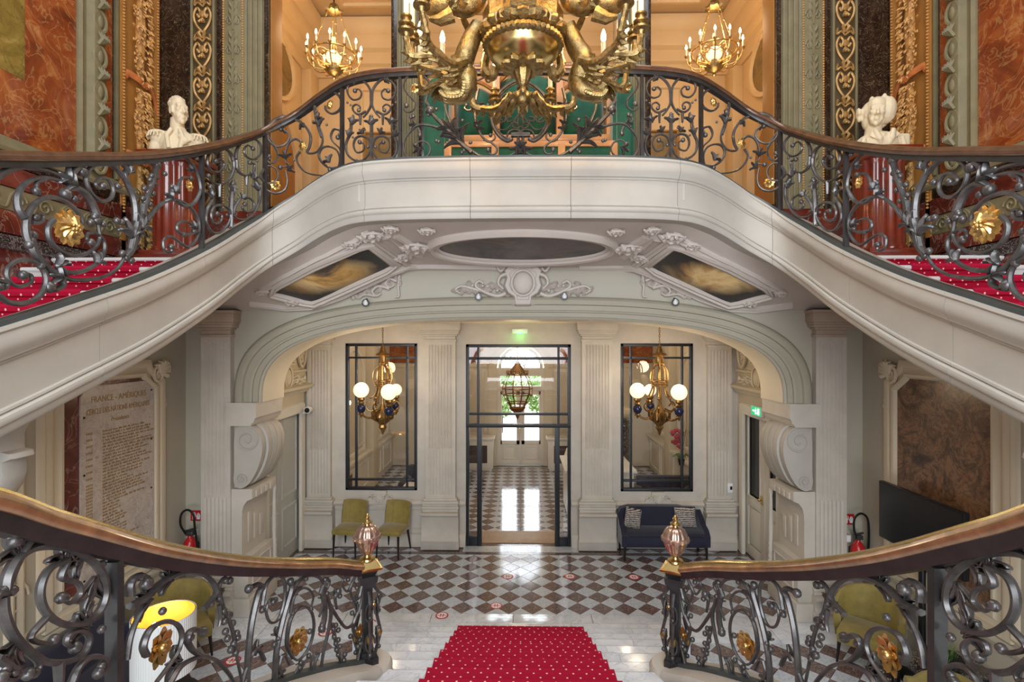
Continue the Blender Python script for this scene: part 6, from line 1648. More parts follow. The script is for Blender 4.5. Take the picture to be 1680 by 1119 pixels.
# ------------------------------------------------------------------ great gilt bronze chandelier over the central flight
CX, CY = .02, 4.2
ch = thing('great_chandelier', 'huge gilt bronze chandelier with dolphins and lit candles in front of the bridge', 'chandelier', (CX, CY, 5.7))
obj('bowl', MB().lathe([(.0001,5.91),(.10,5.915),(.17,5.94),(.24,5.97),(.28,6.02),(.295,6.07),(.30,6.08)], (CX,CY,0), 48), M['brass'], ch)
obj('bowl_rim', MB().lathe([(.285,6.05),(.31,6.065),(.325,6.08),(.325,6.105),(.31,6.12),(.30,6.125)], (CX,CY,0), 96, 48, .02), M['bronze'], ch)
obj('leaf_collar', MB().lathe([(.29,6.12),(.335,6.14),(.35,6.18),(.335,6.21),(.30,6.22)], (CX,CY,0), 96, 24, .04), M['bronze'], ch)
obj('body', MB().lathe([(.30,6.21),(.31,6.36),(.24,6.5),(.16,6.62),(.12,6.8),(.15,6.95),(.10,7.1),(.07,7.6),(.13,7.8),(.05,8.0),(.03,8.2),(.0001,8.2)], (CX,CY,0), 40, 10, .06), M['bronze'], ch)
obj('hanging_rod', MB().tube([(CX,CY,8.1),(CX,CY,12.5)], .02, 8), M['bronze'], ch)
obj('underside_leaves', MB().lathe([(.07,5.88),(.13,5.89),(.165,5.905),(.17,5.93),(.15,5.945)], (CX,CY,0), 72, 12, .12), M['bronze'], ch)
obj('drop_urn', MB().lathe([(.0001,5.70),(.018,5.71),(.026,5.735),(.018,5.755),(.04,5.775),(.068,5.84),(.078,5.89),(.072,5.915),(.05,5.93),(.06,5.94),(.08,5.95),(.0001,5.955)], (CX,CY,0), 40, 10, .05), M['bronze'], ch)
for k in range(16):
    a = 2*pi*k/16; d = Vector((cos(a),sin(a),0)); c = Vector((CX,CY,0)); mb = MB(); e = Vector((-sin(a),cos(a),0)); rows = []
    for i in range(6):
        f = i/5; w = .045*sin(pi*(.15+.8*f)); q = c+d*(.305+.05*sin(pi*f))+Vector((0,0,6.125+.10*f)); rows.append([q-e*w, q+d*.02, q+e*w])
    obj('acanthus_leaf', MB().sweep(rows, False, False), M['bronze'], ch)
cups = [(.0001,-.10),(.018,-.09),(.03,-.06),(.062,-.05),(.064,-.035),(.04,-.03),(.036,-.01),(.058,.0),(.06,.012),(.03,.016),(.03,.05),(.045,.06),(.045,.072),(.024,.078),(.0001,.078)]
rq = random.Random(2)
for qd in range(4):
    fi = qd*pi/2
    d0 = Vector((cos(fi), sin(fi), 0)); e0 = Vector((-sin(fi), cos(fi), 0)); O = Vector((CX, CY, 0))
    def pt(r, t, z): return O+d0*r+e0*t+Vector((0,0,z))
    front = qd == 3
    # sea creature: twisted body below, dolphin head above
    mb = MB(); P = crom([pt(.36,0,6.26),pt(.43,.03,6.10),pt(.49,-.02,5.95),(pt(.45,.03,5.82)),pt(.48,-.02,5.72),pt(.60,.0,5.70),pt(.66,0,5.76)],6); m = len(P)
    mb.tube(P, [.05+.045*sin(pi*min(1,.1+1.0*i/m))*(1-.35*i/m) for i in range(m)], 10)
    for i in range(4, m-2, 1):
        for s in (-1, 0, 1): mb.ball(P[i]+e0*s*.05+d0*.02-Vector((0,0,.035)), (.026,.026,.022), 6, 4)
    if qd in (0, 2): obj('twisted_tail', mb, M['bronze'], ch)
    for s in ((-1, 1) if qd in (0, 2) else ()):
        mb = MB(); N = 6; rows = []
        for i in range(N+1):
            f = i/N; c = pt(.62+.12*f, s*.05*f, 5.74+.12*f-.18*f*f); w = .06*sin(pi*(.15+.8*f)); rows.append([c-e0*w+Vector((0,0,-.03)), c, c+e0*w+Vector((0,0,-.03))])
        obj('tail_fin', MB().sweep(rows, False, False), M['bronze'], ch)
    mb = MB(); P = crom([pt(.80,0,6.38),pt(.70,0,6.42),pt(.60,0,6.47),pt(.48,0,6.42),pt(.38,0,6.46),pt(.34,0,6.62),pt(.40,0,6.80),pt(.5,0,6.9)],5); m = len(P)
    mb.tube(P, [.03,.045,.06,.075,.09,.10,.11,.115,.115,.112,.108,.10]+[.10-.075*i/(m-12) for i in range(m-12)], 12)
    dl = obj('dolphin', mb, M['bronze'], ch)
    obj('jaw', MB().tube([pt(.58,0,6.36),pt(.68,0,6.31),pt(.76,0,6.32)], [.07,.05,.02], 8), M['bronze'], dl)
    for s in (-1, 1):
        obj('eye', MB().ball(pt(.655,s*.065,6.50), (.026,)*3, 10, 6), M['brass'], dl)
        obj('brow', MB().tube([pt(.71,s*.06,6.50),pt(.665,s*.075,6.545),pt(.60,s*.08,6.54),pt(.55,s*.07,6.50)], [.014,.022,.02,.01], 6), M['bronze'], dl)
        rows = []
        for i in range(6):
            f = i/5; c = pt(.52-.10*f, s*(.09+.14*f), 6.40-.10*f); w = .06*sin(pi*(.15+.8*f)); rows.append([c-Vector((0,0,w)), c+d0*.02, c+Vector((0,0,w))])
        obj('fin', MB().sweep(rows, False, False), M['bronze'], dl)
    # hub foliage
    mb = MB()
    for k in range(10):
        a = 2*pi*k/10; c = pt(.50, 0, 5.90); L = .13; dd = e0*cos(a)+Vector((0,0,sin(a)))*.8+d0*.5
        mb.tube([c, c+dd*L*.6+Vector((0,0,.02)), c+dd*L], [.03,.038,.01], 6, flat=.6)
    mb.ball(pt(.50,0,5.90), (.075,)*3, 10, 6)
    if not front: obj('arm_hub', mb, M['bronze'], ch)
    for k, (aa, rr_, zz) in enumerate(((-34,.88,6.15),(-17,.93,6.10),(0,.90,6.18),(17,.93,6.10),(34,.88,6.15))):
        a = radians(aa); r, t = rr_*cos(a), rr_*sin(a)
        base = pt(r, t, zz)
        P = crom([pt(.46,t*.2,5.92),pt(.56,t*.45,5.84),pt(.70,t*.75,5.90),pt(r*.96,t*.95,zz-.22),base-Vector((0,0,.09))] if not front else [pt(.30,t*.2,6.60),pt(.45,t*.4,6.52),pt(.65,t*.75,6.28),pt(r*.96,t*.95,zz-.16),base-Vector((0,0,.09))],6); m = len(P)
        mb = MB().tube(P, [.034-.012*i/m+.006*(i % 3 == 0) for i in range(m)], 8)
        for i in range(3, m-3, 3):
            mb.tube([P[i], P[i]+Vector((0,0,-.045))+d0*.02, P[i+1]+Vector((0,0,-.06))+d0*.05], [.02,.022,.006], 5)
        obj('arm', mb, M['bronze'], ch)
        obj('candle_cup', MB().lathe(cups, base, 18), M['bronze'], ch)
        cd = obj('candle', MB().lathe([(.022,.07),(.022,.25),(.014,.255),(.0001,.255)], base, 12), M['candle'], ch)
        obj('bulb', MB().lathe([(.012,.252),(.022,.275),(.024,.30),(.016,.335),(.005,.365),(.0001,.37)], base, 12), M['bulb'], cd)
for a in (45, 135):
    a = radians(a); d = Vector((cos(a), sin(a), 0)); O = Vector((CX,CY,0))
    mb = MB(); P = crom([O+d*.30+Vector((0,0,6.3)), O+d*.42+Vector((0,0,6.22)), O+d*.46+Vector((0,0,6.08)), O+d*.38+Vector((0,0,5.98)), O+d*.33+Vector((0,0,6.05))],5)
    mb.tube(P, [.04]*len(P), 8)
    for k in range(6): mb.ball(P[2+3*k]+d*.03, (.035,.035,.045), 7, 5)
    obj('scroll_bracket', mb, M['bronze'], ch)
for a in range(0, 360, 90):
    for s in (-1, 1): pass
    a = radians(a+45); point('chandelier_glow', (CX+.95*cos(a), CY+.95*sin(a), 6.52), 26, WARM, .06)
# ------------------------------------------------------------------ two ring chandeliers in the gallery
for sg, x, z, lab in ((-1,-3.15,8.53,'brass ring chandelier with lit candle bulbs in the left gallery bay'),(1,3.23,8.53,'brass ring chandelier with lit candle bulbs in the right gallery bay')):
    y = 8.7; c = Vector((x,y,z)); t = thing('gallery_chandelier', lab, 'chandelier', (x,y,z-.5))
    R = .36
    obj('ring', MB().tube([c+Vector((R*cos(2*pi*i/36),R*sin(2*pi*i/36),0)) for i in range(36)], .016, 8, True), M['gilt'], t)
    obj('lower_ring', MB().tube([c+Vector((.28*cos(2*pi*i/36),.28*sin(2*pi*i/36),-.10+.03*cos(2*pi*i*12/36))) for i in range(36)], .012, 6, True), M['gilt'], t)
    obj('basin', MB().lathe([(.0001,-.42),(.03,-.40),(.02,-.36),(.10,-.32),(.15,-.27),(.16,-.24),(.12,-.22),(.05,-.20),(.04,.1),(.02,.3),(.0001,.3)], c, 18), M['bronze'], t)
    obj('globe', MB().ball(c+Vector((0,0,-.04)), (.13,.13,.11), 16, 10), M['globe'], t)
    for k in range(12):
        a = 2*pi*k/12+.2; d = Vector((cos(a),sin(a),0)); b = c+d*.44
        obj('arm', MB().tube(crom([c+d*.14+Vector((0,0,-.26)),c+d*.30+Vector((0,0,-.24)),c+d*.40+Vector((0,0,-.16)),b+Vector((0,0,-.04))],4), .011, 6), M['gilt'], t)
        obj('candle_cup', MB().lathe([(.0001,-.05),(.012,-.045),(.035,-.005),(.03,0),(.014,.005),(.0001,.005)], b, 10), M['gilt'], t)
        cd = obj('candle', MB().lathe([(.013,0),(.013,.11),(.0001,.11)], b, 8), M['candle'], t)
        obj('bulb', MB().lathe([(.008,.11),(.019,.135),(.017,.16),(.004,.195),(.0001,.2)], b, 8), M['bulb'], cd)
    for k in range(4):
        a = 2*pi*k/4+.5; d = Vector((cos(a),sin(a),0)); mb = MB().tube([c+d*R,c+d*.10+Vector((0,0,.72))], .007, 5)
        for f in (.3,.6,.9): mb.ball(c+d*lerp(R,.10,f)+Vector((0,0,.72*f)), (.016,.016,.022), 6, 4)
        obj('chain', mb, M['gilt'], t)
        obj('scroll', MB().tube([c+d*(R*.5)+Vector((0,0,0))+d*(.13*cos(.6*i)*(1-i/20))+Vector((0,0,.10*sin(.6*i)*(1-i/20))) for i in range(18)], .008, 5), M['gilt'], t)
    obj('crown', MB().lathe([(.04,.70),(.12,.72),(.14,.75),(.08,.78),(.06,.84),(.02,.88),(.0001,.9)], c, 16, 8, .15), M['bronze'], t)
    obj('rod', MB().tube([c+Vector((0,0,.85)), (x,y,10.2)], .012, 6), M['black'], t)
    point('gallery_glow', (x, y, z+.32), 36, GOLD, .15)
    point('gallery_glow_low', (x, y, z-.75), 14, GOLD, .15)
point('gallery_centre_glow', (0, 9.2, 9.3), 42, GOLD, .3)
# ------------------------------------------------------------------ two chandeliers with opal globes in the vestibule
for x, an, lab in ((-2.256,(178,300,68),'gilt chandelier with three lit opal globes before the left internal window'),(2.256,(182,310,100),'gilt chandelier with three lit opal globes before the right internal window')):
    y = 8.45; t = thing('globe_chandelier', lab, 'chandelier', (x,y,2.2)); c = Vector((x,y,0))
    mb = MB(); z = 4.10
    while z > 3.62: mb.tube([c+Vector((.012*cos(2*pi*i/8) if int(z*20) % 2 else 0, 0 if int(z*20) % 2 else .012*cos(2*pi*i/8), z+.022*sin(2*pi*i/8))) for i in range(8)], .005, 4, True); z -= .035
    obj('chain', mb, M['darkbronze'], t)
    obj('canopy', MB().lathe([(.0001,4.12),(.06,4.12),(.05,4.09),(.02,4.07),(.0001,4.07)], c, 14), M['darkbronze'], t)
    obj('crown', MB().lathe([(.0001,3.64),(.02,3.63),(.035,3.58),(.05,3.52),(.10,3.49),(.11,3.47),(.06,3.45),(.05,3.38),(.07,3.34),(.04,3.30),(.0001,3.30)], c, 16, 8, .08), M['darkbronze'], t)
    for k in range(3):
        a = 2*pi*k/3+.4; d = Vector((cos(a),sin(a),0)); mb = MB(); P = crom([c+d*.06+Vector((0,0,3.44)), c+d*.10+Vector((0,0,3.2)), c+d*.12+Vector((0,0,2.95)), c+d*.22+Vector((0,0,2.72))],8)
        for p in P: mb.ball(p, (.016,.016,.02), 6, 4)
        mb.tube(P, .007, 4); obj('bead_chain', mb, M['darkbronze'], t)
    obj('openwork_ring', MB().tube([c+Vector((.12*cos(2*pi*i/20),.12*sin(2*pi*i/20),3.05)) for i in range(20)], .014, 6, True).tube([c+Vector((.13*cos(2*pi*i/20),.13*sin(2*pi*i/20),2.98)) for i in range(20)], .010, 6, True), M['darkbronze'], t)
    obj('stem', MB().lathe([(.015,3.3),(.015,2.7),(.03,2.66),(.06,2.58),(.10,2.52),(.12,2.46),(.09,2.38),(.05,2.33),(.06,2.29),(.03,2.24),(.02,2.2),(.0001,2.16)], c, 20, 7, .1), M['darkbronze'], t)
    mb = MB()
    for k in range(9):
        a = 2*pi*k/9; d = Vector((cos(a),sin(a),0)); mb.tube([c+d*.09+Vector((0,0,2.40)), c+d*.16+Vector((0,0,2.44)), c+d*.17+Vector((0,0,2.54)), c+d*.13+Vector((0,0,2.57))], [.02,.022,.016,.008], 5)
    obj('foliage', mb, M['darkbronze'], t)
    for k in range(6):
        a = 2*pi*k/6+.2; d = Vector((cos(a),sin(a),0))
        obj('scroll', MB().tube(crom([c+d*.06+Vector((0,0,3.3)), c+d*.13+Vector((0,0,3.22)), c+d*.15+Vector((0,0,3.08)), c+d*.10+Vector((0,0,2.94)), c+d*.13+Vector((0,0,2.82)), c+d*.19+Vector((0,0,2.78))],5), .012, 6).ball(c+d*.19+Vector((0,0,2.78)), (.022,)*3, 8, 5), M['darkbronze'], t)
        obj('arm_scroll', MB().tube(crom([c+d*.09+Vector((0,0,2.6)), c+d*.20+Vector((0,0,2.56)), c+d*.27+Vector((0,0,2.64)), c+d*.22+Vector((0,0,2.71)), c+d*.17+Vector((0,0,2.66))],5), .012, 6), M['darkbronze'], t)
    for k, a in enumerate(an):
        a = radians(a); d = Vector((cos(a),sin(a),0)); g = c+d*.36; R = .125 if k < 2 else .10
        obj('arm', MB().tube(crom([c+d*.10+Vector((0,0,2.50)), c+d*.20+Vector((0,0,2.44)), c+d*.30+Vector((0,0,2.46)), g+Vector((0,0,2.52))],5), .018, 8), M['darkbronze'], t)
        ob_ = obj('globe_holder', MB().lathe([(.0001,2.44),(.012,2.45),(.02,2.48),(.05,2.50),(.03,2.53)], g, 14), M['darkbronze'], t)
        obj('jar', MB().lathe([(.03,2.52),(.06,2.55),(.075,2.60),(.06,2.64),(.035,2.66)], g, 16), M['silverjar'], ob_)
        obj('gallery_collar', MB().lathe([(.035,2.66),(.05,2.68),(.03,2.71),(.055,2.74),(.05,2.77),(.03,2.78)], g, 16, 8, .08), M['darkbronze'], ob_)
        obj('globe', MB().ball(g+Vector((0,0,2.775+R*.95)), (R,)*3, 20, 12), M['globe'], ob_)
        point('globe_glow', g+Vector((0,0,3.16)) if k == 0 else g+Vector((0,-.0,3.18)), 13, CREAM, .12) if k < 2 else None
point('vestibule_glow', (0, 8.2, 3.7), 14, (1,.74,.44), .25)
# ------------------------------------------------------------------ green settee on the bridge
def zv(v, Y): return EYE+(559.5-v)*Y/850
st = thing('green_settee', 'tall emerald velvet settee with honey wood framing standing on the bridge', 'sofa', (.09, 6.55, 5.45))
Y = 6.55; k_ = Y/850
xs = [(u-854)*k_ for u in (742, 815, 917, 997)]
def cushion(name, x0, x1, z0, z1, y0, y1, arch=0):
    mb = MB(); N, K = 10, 8; rows = []
    for i in range(N+1):
        fx = i/N; x = lerp(x0,x1,fx); zt = z1+arch*sin(pi*fx); row = []
        for j in range(K+1):
            fz = j/K; z = lerp(z0,zt,fz); b = (1-abs(2*fx-1)**4)*(1-abs(2*fz-1)**4); row.append(Vector((x, y1-(y1-y0)*(.25+.75*b), z)))
        row.append(Vector((x,y1,zt))); row.insert(0, Vector((x,y1,z0))); rows.append(row)
    mb.sweep(rows, True, True); return obj(name, mb, M['velvetgreen'], st)
cushion('back_cushion', xs[0]+.05, xs[1]-.03, 6.22, 6.82, Y-.12, Y+.12, .12)
cushion('back_cushion', xs[1]+.03, xs[2]-.03, 6.22, 6.98, Y-.14, Y+.12, .16)
cushion('back_cushion', xs[2]+.03, xs[3]-.05, 6.22, 6.82, Y-.12, Y+.12, .12)
for i, x in enumerate(xs): obj('stile', MB().cbox(x-.045,x+.045,Y-.16,Y+.14,5.5,6.98 if i in (1,2) else 6.86,.015), M['lightwood'], st)
obj('arch_rail', MB().tube([(lerp(xs[1],xs[2],i/16), Y-.03, 6.98+.26*sin(pi*i/16)) for i in range(17)], [.06]*17, 8), M['lightwood'], st)
for a, b in ((0,1),(2,3)): obj('top_rail', MB().tube([(lerp(xs[a],xs[b],i/10), Y-.02, 6.86+.14*sin(pi*i/10)) for i in range(11)], [.05]*11, 8), M['lightwood'], st)
obj('seat_rail', MB().cbox(xs[0]-.02,xs[3]+.02,Y-.42,Y-.33,6.0,6.07,.012), M['lightwood'], st)
obj('back_rail', MB().cbox(xs[0]-.02,xs[3]+.02,Y-.18,Y-.10,6.16,6.24,.012), M['lightwood'], st)
obj('seat', MB().cbox(xs[0],xs[3],Y-.40,Y+.12,5.85,6.03,.04), M['velvetgreen'], st)
obj('front_panel', MB().cbox(xs[0]+.02,xs[3]-.02,Y-.38,Y-.30,5.56,6.0,.03), M['velvetgreen'], st)
for x in xs: obj('front_post', MB().cbox(x-.045,x+.045,Y-.43,Y-.32,5.45,6.04,.012), M['lightwood'], st)
obj('plinth', MB().cbox(xs[0]-.05,xs[3]+.05,Y-.43,Y+.12,5.45,5.57,.012), M['lightwood'], st)
for s, xa, xb in ((-1,(703-854)*k_,xs[0]),(1,xs[3],(1030-854)*k_)):
    xm, hw_ = (xa+xb)/2, abs(xb-xa)/2
    rows = []
    for i in range(13):
        a = pi*i/12; rows.append((xm-hw_*cos(a), 6.62+.24*sin(a)))
    obj('arm', MB().prism([(xa,5.47)]+rows+[(xb,5.47)], 'y', Y-.34, Y+.13), M['velvetgreen'], st)
    obj('arm_face', MB().prism([(xa+.05,5.6)]+[(xm-(hw_-.04)*cos(pi*i/12), 6.58+.2*sin(pi*i/12)) for i in range(13)]+[(xb-.05,5.6)], 'y', Y-.38, Y-.33), M['velvetgreen'], st)
# ------------------------------------------------------------------ busts on fluted red pedestals
def head(mb, c, R, s, hair):
    """carved head facing -Y before rotation R; s = scale"""
    def P(x, y, z): return Vector(c)+R @ (Vector((x,y,z))*s)
    def B(x, y, z, a, b, d): mb.ball(P(x,y,z), (a*s,b*s,d*s), 14, 10, R)
    B(0,.012,.05,.078,.095,.088); B(0,-.03,.0,.066,.066,.085); B(0,-.045,-.055,.052,.048,.045); B(0,-.078,-.085,.022,.02,.02)
    B(0,-.072,.052,.06,.026,.018)                                   # forehead and brow
    for q in (-1, 1):
        B(q*.034,-.072,.012,.026,.02,.02); B(q*.032,-.084,.036,.024,.012,.007); B(q*.033,-.082,.022,.014,.012,.009); B(q*.078,.0,.005,.012,.02,.032); B(q*.034,-.07,-.045,.02,.018,.022)
        B(q*.014,-.098,-.012,.011,.012,.009)
    mb.tube([P(0,-.085,.04),P(0,-.104,.012),P(0,-.118,-.008),P(0,-.095,-.016)], [.010*s,.012*s,.015*s,.010*s], 8)
    B(0,-.092,-.038,.024,.012,.007); B(0,-.090,-.052,.020,.013,.008)  # lips
    r = random.Random(8)
    if hair == 'short':
        for k in range(90):
            a = r.uniform(0,2*pi); b = r.uniform(.15,1.35); d = Vector((cos(a)*cos(b),sin(a)*cos(b),sin(b)))
            if d.y < -.35 and d.z < .62: continue
            B(d.x*.074,.014+d.y*.090,.052+d.z*.083,.016,.018,.014)
        for q in (-1, 1):
            for k in range(4): B(q*.074,-.025-.003*k,.03-.014*k,.010,.012,.010)
    else:
        B(0,.045,.035,.118,.09,.105); B(.085,.035,.04,.075,.085,.11); B(-.055,.045,-.01,.05,.06,.10); B(.02,.07,-.01,.105,.06,.10); B(.03,.045,.095,.085,.08,.06)
        for k in range(190):
            a = r.uniform(0,2*pi); b = r.uniform(-.6,1.2); d = Vector((cos(a)*cos(b),sin(a)*cos(b),sin(b)))
            if d.y < -.25 or (d.x < -.35 and d.z > .1): continue
            q = 1.0+.25*r.random(); B(d.x*.112*q,.03+d.y*.10*q,.035+d.z*.095*q,.020,.020,.03)
        B(0,.02,.075,.082,.09,.075)
    mb.tube([P(0,.02,-.04),P(0,.02,-.16)], [.062*s,.068*s], 16)
def shrink(o, k, kz=1):
    b = o.parent.location.copy(); o.data.transform(Matrix.Translation(b) @ Matrix.Diagonal((k, k, kz, 1)) @ Matrix.Translation(-b)); o.data.transform(Matrix.Translation((0,0,-.10))); o.parent.location.z -= .10; o.matrix_parent_inverse = Matrix.Translation(-o.parent.location)
for sg, side in ((-1,'left'),(1,'right')):
    px, Yp = (-4.07, 6.1) if sg < 0 else (4.16, 6.1)
    pd = thing('bust_pedestal', 'polished red fluted pedestal carrying the marble bust on the %s landing' % side, 'pedestal', (px, Yp, 4.58))
    c = Vector((px, Yp, 0))
    obj('plinth', MB().cbox(px-.31,px+.31,Yp-.31,Yp+.31,4.58,4.68,.012).cbox(px-.28,px+.28,Yp-.28,Yp+.28,4.68,4.74,.012), M['pedestal'], pd)
    obj('shaft', MB().lathe([(.27,4.74),(.27,4.77),(.25,4.80),(.245,5.70),(.26,5.73),(.27,5.76)], c, 96, 16, .035), M['pedestal'], pd)
    obj('cap', MB().cbox(px-.27,px+.27,Yp-.27,Yp+.27,5.76,5.82,.012).cbox(px-.30,px+.30,Yp-.30,Yp+.30,5.82,5.88,.012), M['pedestal'], pd)
    if sg < 0:
        bt = thing('marble_bust', 'pale marble bust of an officer in epaulettes looking right, on the left pedestal', 'bust', (px, Yp, 5.98))
        mb = MB(); Rb = Matrix.Rotation(.35, 3, 'Z'); Rh = Matrix.Rotation(1.05, 3, 'Z')
        def Q(x, y, z): return Vector((px,Yp,5.98))+Rb @ Vector((x,y,z))
        mb.ball(Q(0,0,.14), (.27,.17,.20), 18, 12, Rb); mb.ball(Q(0,-.06,.10), (.20,.15,.17), 18, 12, Rb); mb.tube([Q(0,.02,.0),Q(0,.01,.16)], [.15,.2], 16)
        for s in (-1, 1):
            mb.ball(Q(s*.26,0,.20), (.10,.11,.09), 14, 10, Rb); mb.ball(Q(s*.29,0,.07), (.09,.11,.13), 14, 10, Rb); mb.ball(Q(s*.25,-.0,.275), (.125,.115,.03), 16, 8, Rb)
            for k in range(11): a = -1.9+k*.38; mb.tube([Q(s*(.27+.10*cos(a)),.12*sin(a),.27),Q(s*(.27+.13*cos(a)),.14*sin(a),.20)], .014, 6)
            mb.tube([Q(s*.05,-.15,.30),Q(s*.10,-.20,.2),Q(s*.07,-.21,.05)], [.03,.035,.03], 8)
        mb.tube([Q(.05,-.2,.22),Q(.13,-.21,.14),Q(.2,-.18,.18)], [.02,.03,.02], 8); mb.ball(Q(.13,-.2,.16), (.04,.03,.05), 10, 8)
        mb.lathe([(.105,.26),(.11,.32),(.095,.36),(.07,.36),(.07,.25)], Q(0,-.0,0), 20)
        head(mb, Q(0,-.01,.53), Rh, 1.45, 'short')
        shrink(fuse('figure', mb, M['bust'], bt, .009, 3), .80, .99)
    else:
        bt = thing('marble_bust', 'white marble bust of a man with wild full hair, on the right pedestal', 'bust', (px, Yp, 5.98))
        mb = MB(); Rb = Matrix.Rotation(-.15, 3, 'Z'); Rh = Matrix.Rotation(-.45, 3, 'Z') @ Matrix.Rotation(.12, 3, 'X') @ Matrix.Rotation(.12, 3, 'Y')
        def Q(x, y, z): return Vector((px,Yp,5.98))+Rb @ Vector((x,y,z))
        mb.ball(Q(.02,.02,.10), (.30,.17,.17), 18, 12, Rb); mb.ball(Q(0,-.05,.09), (.22,.15,.16), 18, 12, Rb); mb.tube([Q(0,.02,.0),Q(0,.01,.14)], [.17,.2], 16)
        mb.cbox(px+.10,px+.36,Yp-.10,Yp+.12,5.985,6.20,.03)
        for s in (-1, 1):
            mb.tube([Q(s*.03,-.15,.02),Q(s*.07,-.19,.12),Q(s*.11,-.15,.24)], [.02,.04,.03], 8); mb.add([Q(s*.05,-.21,.08),Q(s*.19,-.17,.17),Q(s*.13,-.12,.28),Q(s*.05,-.16,.2),Q(s*.10,-.12,.14)], [(0,1,4),(1,2,4),(2,3,4),(3,0,4),(0,3,2,1)])
            mb.tube([Q(s*.22,-.12,.16),Q(s*.25,-.12,.02)], [.03,.04], 8)
        mb.ball(Q(-.02,-.16,.17), (.04,.04,.03), 10, 8)
        head(mb, Q(-.04,-.03,.46), Rh, 1.45, 'wild')
        shrink(fuse('figure', mb, M['bust'], bt, .009, 3), .88, .96)
# ------------------------------------------------------------------ olive chairs at the wall
def olive_chair():
    t = thing('olive_chair', 'olive velvet side chair below the left window', 'chair', (0,0,0), 'olive chairs under the left window')
    mb = MB().cbox(-.23,.23,-.24,.20,.385,.475,.035); obj('seat', mb, M['olivevelvet'], t)
    rows = []
    for i in range(11):
        f = i/10; x = -.22+.44*f; yy = .19-.05*(2*f-1)**2; wz = 1-.08*(2*f-1)**4
        rows.append([Vector((x*(1+.06*sin(pi*g)),yy+.09*g-.01,lerp(.42,.86*wz+.86*(1-wz)*.9,g))) for g in (0,.25,.5,.75,1)]+[Vector((x,yy+.14,.83)), Vector((x,yy+.06,.42))])
    obj('backrest', MB().sweep(rows), M['olivevelvet'], t)
    for x in (-.1,.1): obj('seam', MB().tube([(x,.175,.5),(x,.24,.8)], .006, 5), M['olivevelvet'], t)
    for x, y, dx, dy in ((-.19,-.2,-.01,-.02),(.19,-.2,.01,-.02),(-.18,.2,-.03,.07),(.18,.2,.03,.07)): obj('leg', MB().tube([(x,y,.40),(x+dx,y+dy,0)], [.022,.012], 8), M['blackwood'], t)
    return t
c1 = olive_chair(); c1.location = (-2.22, 8.98, 0); c1.rotation_euler.z = -.20; c1['label'] = 'olive velvet side chair nearer the glass door, below the left window'
c2 = dup(c1, (-2.98, 9.0, 0), -.12, 'olive velvet side chair partly behind the left newel urn, farther from the glass door')
# ------------------------------------------------------------------ navy sofa with two cushions
sf = thing('navy_sofa', 'dark navy velvet two seat sofa against the wall below the right window', 'sofa', (2.43, 8.98, 0))
x0, x1 = 1.70, 3.18
obj('seat', MB().cbox(x0+.04,x1-.04,8.72,9.22,.22,.43,.05), M['navy'], sf); obj('seat_cushion', MB().cbox(x0+.09,x1-.09,8.70,9.14,.40,.47,.035), M['navy'], sf)
bk = [(x0,.25),(x0,.66),(x0+.06,.76),(x0+.2,.80),(x1-.4,.80),(x1-.15,.74),(x1-.03,.62),(x1,.5),(x1,.25)]
obj('backrest', MB().prism(bk, 'y', 9.12, 9.25), M['navy'], sf)
for xa, s in ((x0,1),(x1,-1)):
    obj('arm', MB().prism([(8.72,.24),(8.72,.42),(8.80,.50),(8.95,.55),(9.1,.66),(9.22,.72),(9.22,.24)], 'x', xa, xa+s*.09), M['navy'], sf)
    for y in (8.75, 9.18): obj('leg', MB().tube([(xa+s*.06,y,.24),(xa+s*.05,y,0)], [.026,.014], 8), M['blackwood'], sf)
def cushion2(name, lab, c, sx, sz, rz, ry):
    t = thing(name, lab, 'cushion', c); mb = MB(); N = 10; R = Matrix.Rotation(rz, 3, 'Z') @ Matrix.Rotation(-.28, 3, 'X') @ Matrix.Rotation(ry, 3, 'Y')
    for side in (-1, 1):
        rows = []
        for i in range(N+1):
            row = []
            for j in range(N+1):
                a, b = 2*i/N-1, 2*j/N-1; th = .075*(1-a**4)**.6*(1-b**4)**.6; pin = 1-.06*(1-abs(a*b)); row.append(Vector(c)+R @ Vector((a*sx*(1-.05*b*b*0)*pin, side*th, b*sz*pin)))
            rows.append(row if side > 0 else row[::-1])
        mb.sweep(rows, False, False)
    obj('cover', mb, M['stripe'], t)
    e = [Vector(c)+R @ Vector((a*sx*.99, 0, b*sz*.99)) for a, b in ((-1,-1),(1,-1),(1,1),(-1,1))]
    obj('piping', MB().tube(e, .008, 6, True), M['navy'], t)
cushion2('striped_cushion', 'zigzag striped cushion tilted against the left arm of the navy sofa', (1.95, 9.02, .63), .15, .17, .2, .25)
cushion2('striped_cushion', 'zigzag striped cushion upright at the right end of the navy sofa', (2.86, 9.04, .64), .18, .17, -.08, -.05)
# ------------------------------------------------------------------ olive tub armchairs in the aisles
def armchair(name, lab, loc, rz):
    t = thing(name, lab, 'armchair', (0,0,0)); rows = []
    obj('seat', MB().cbox(-.30,.30,-.32,.22,.24,.40,.04), M['olivevelvet'], t)
    for i in range(19):
        a = -.25+(pi+.5)*i/18; ca, sa = cos(a), sin(a); h = .58+.20*max(0, sa)**.6
        rows.append([Vector((ca*r, .02+sa*r*.98, z)) for r, z in ((.30,.22),(.32,h-.04),(.345,h),(.38,h),(.40,h-.05),(.37,.22))])
    obj('wrap_back', MB().sweep(rows), M['olivevelvet'], t)
    for x in (-.27,.27):
        for y in (-.27,.25): obj('leg', MB().tube([(x,y,.25),(x*1.08,y*1.08,0)], [.024,.013], 8), M['blackwood'], t)
    t.location = loc; t.rotation_euler.z = rz; t.scale = (.9,.9,.98); t['label'] = lab; return t
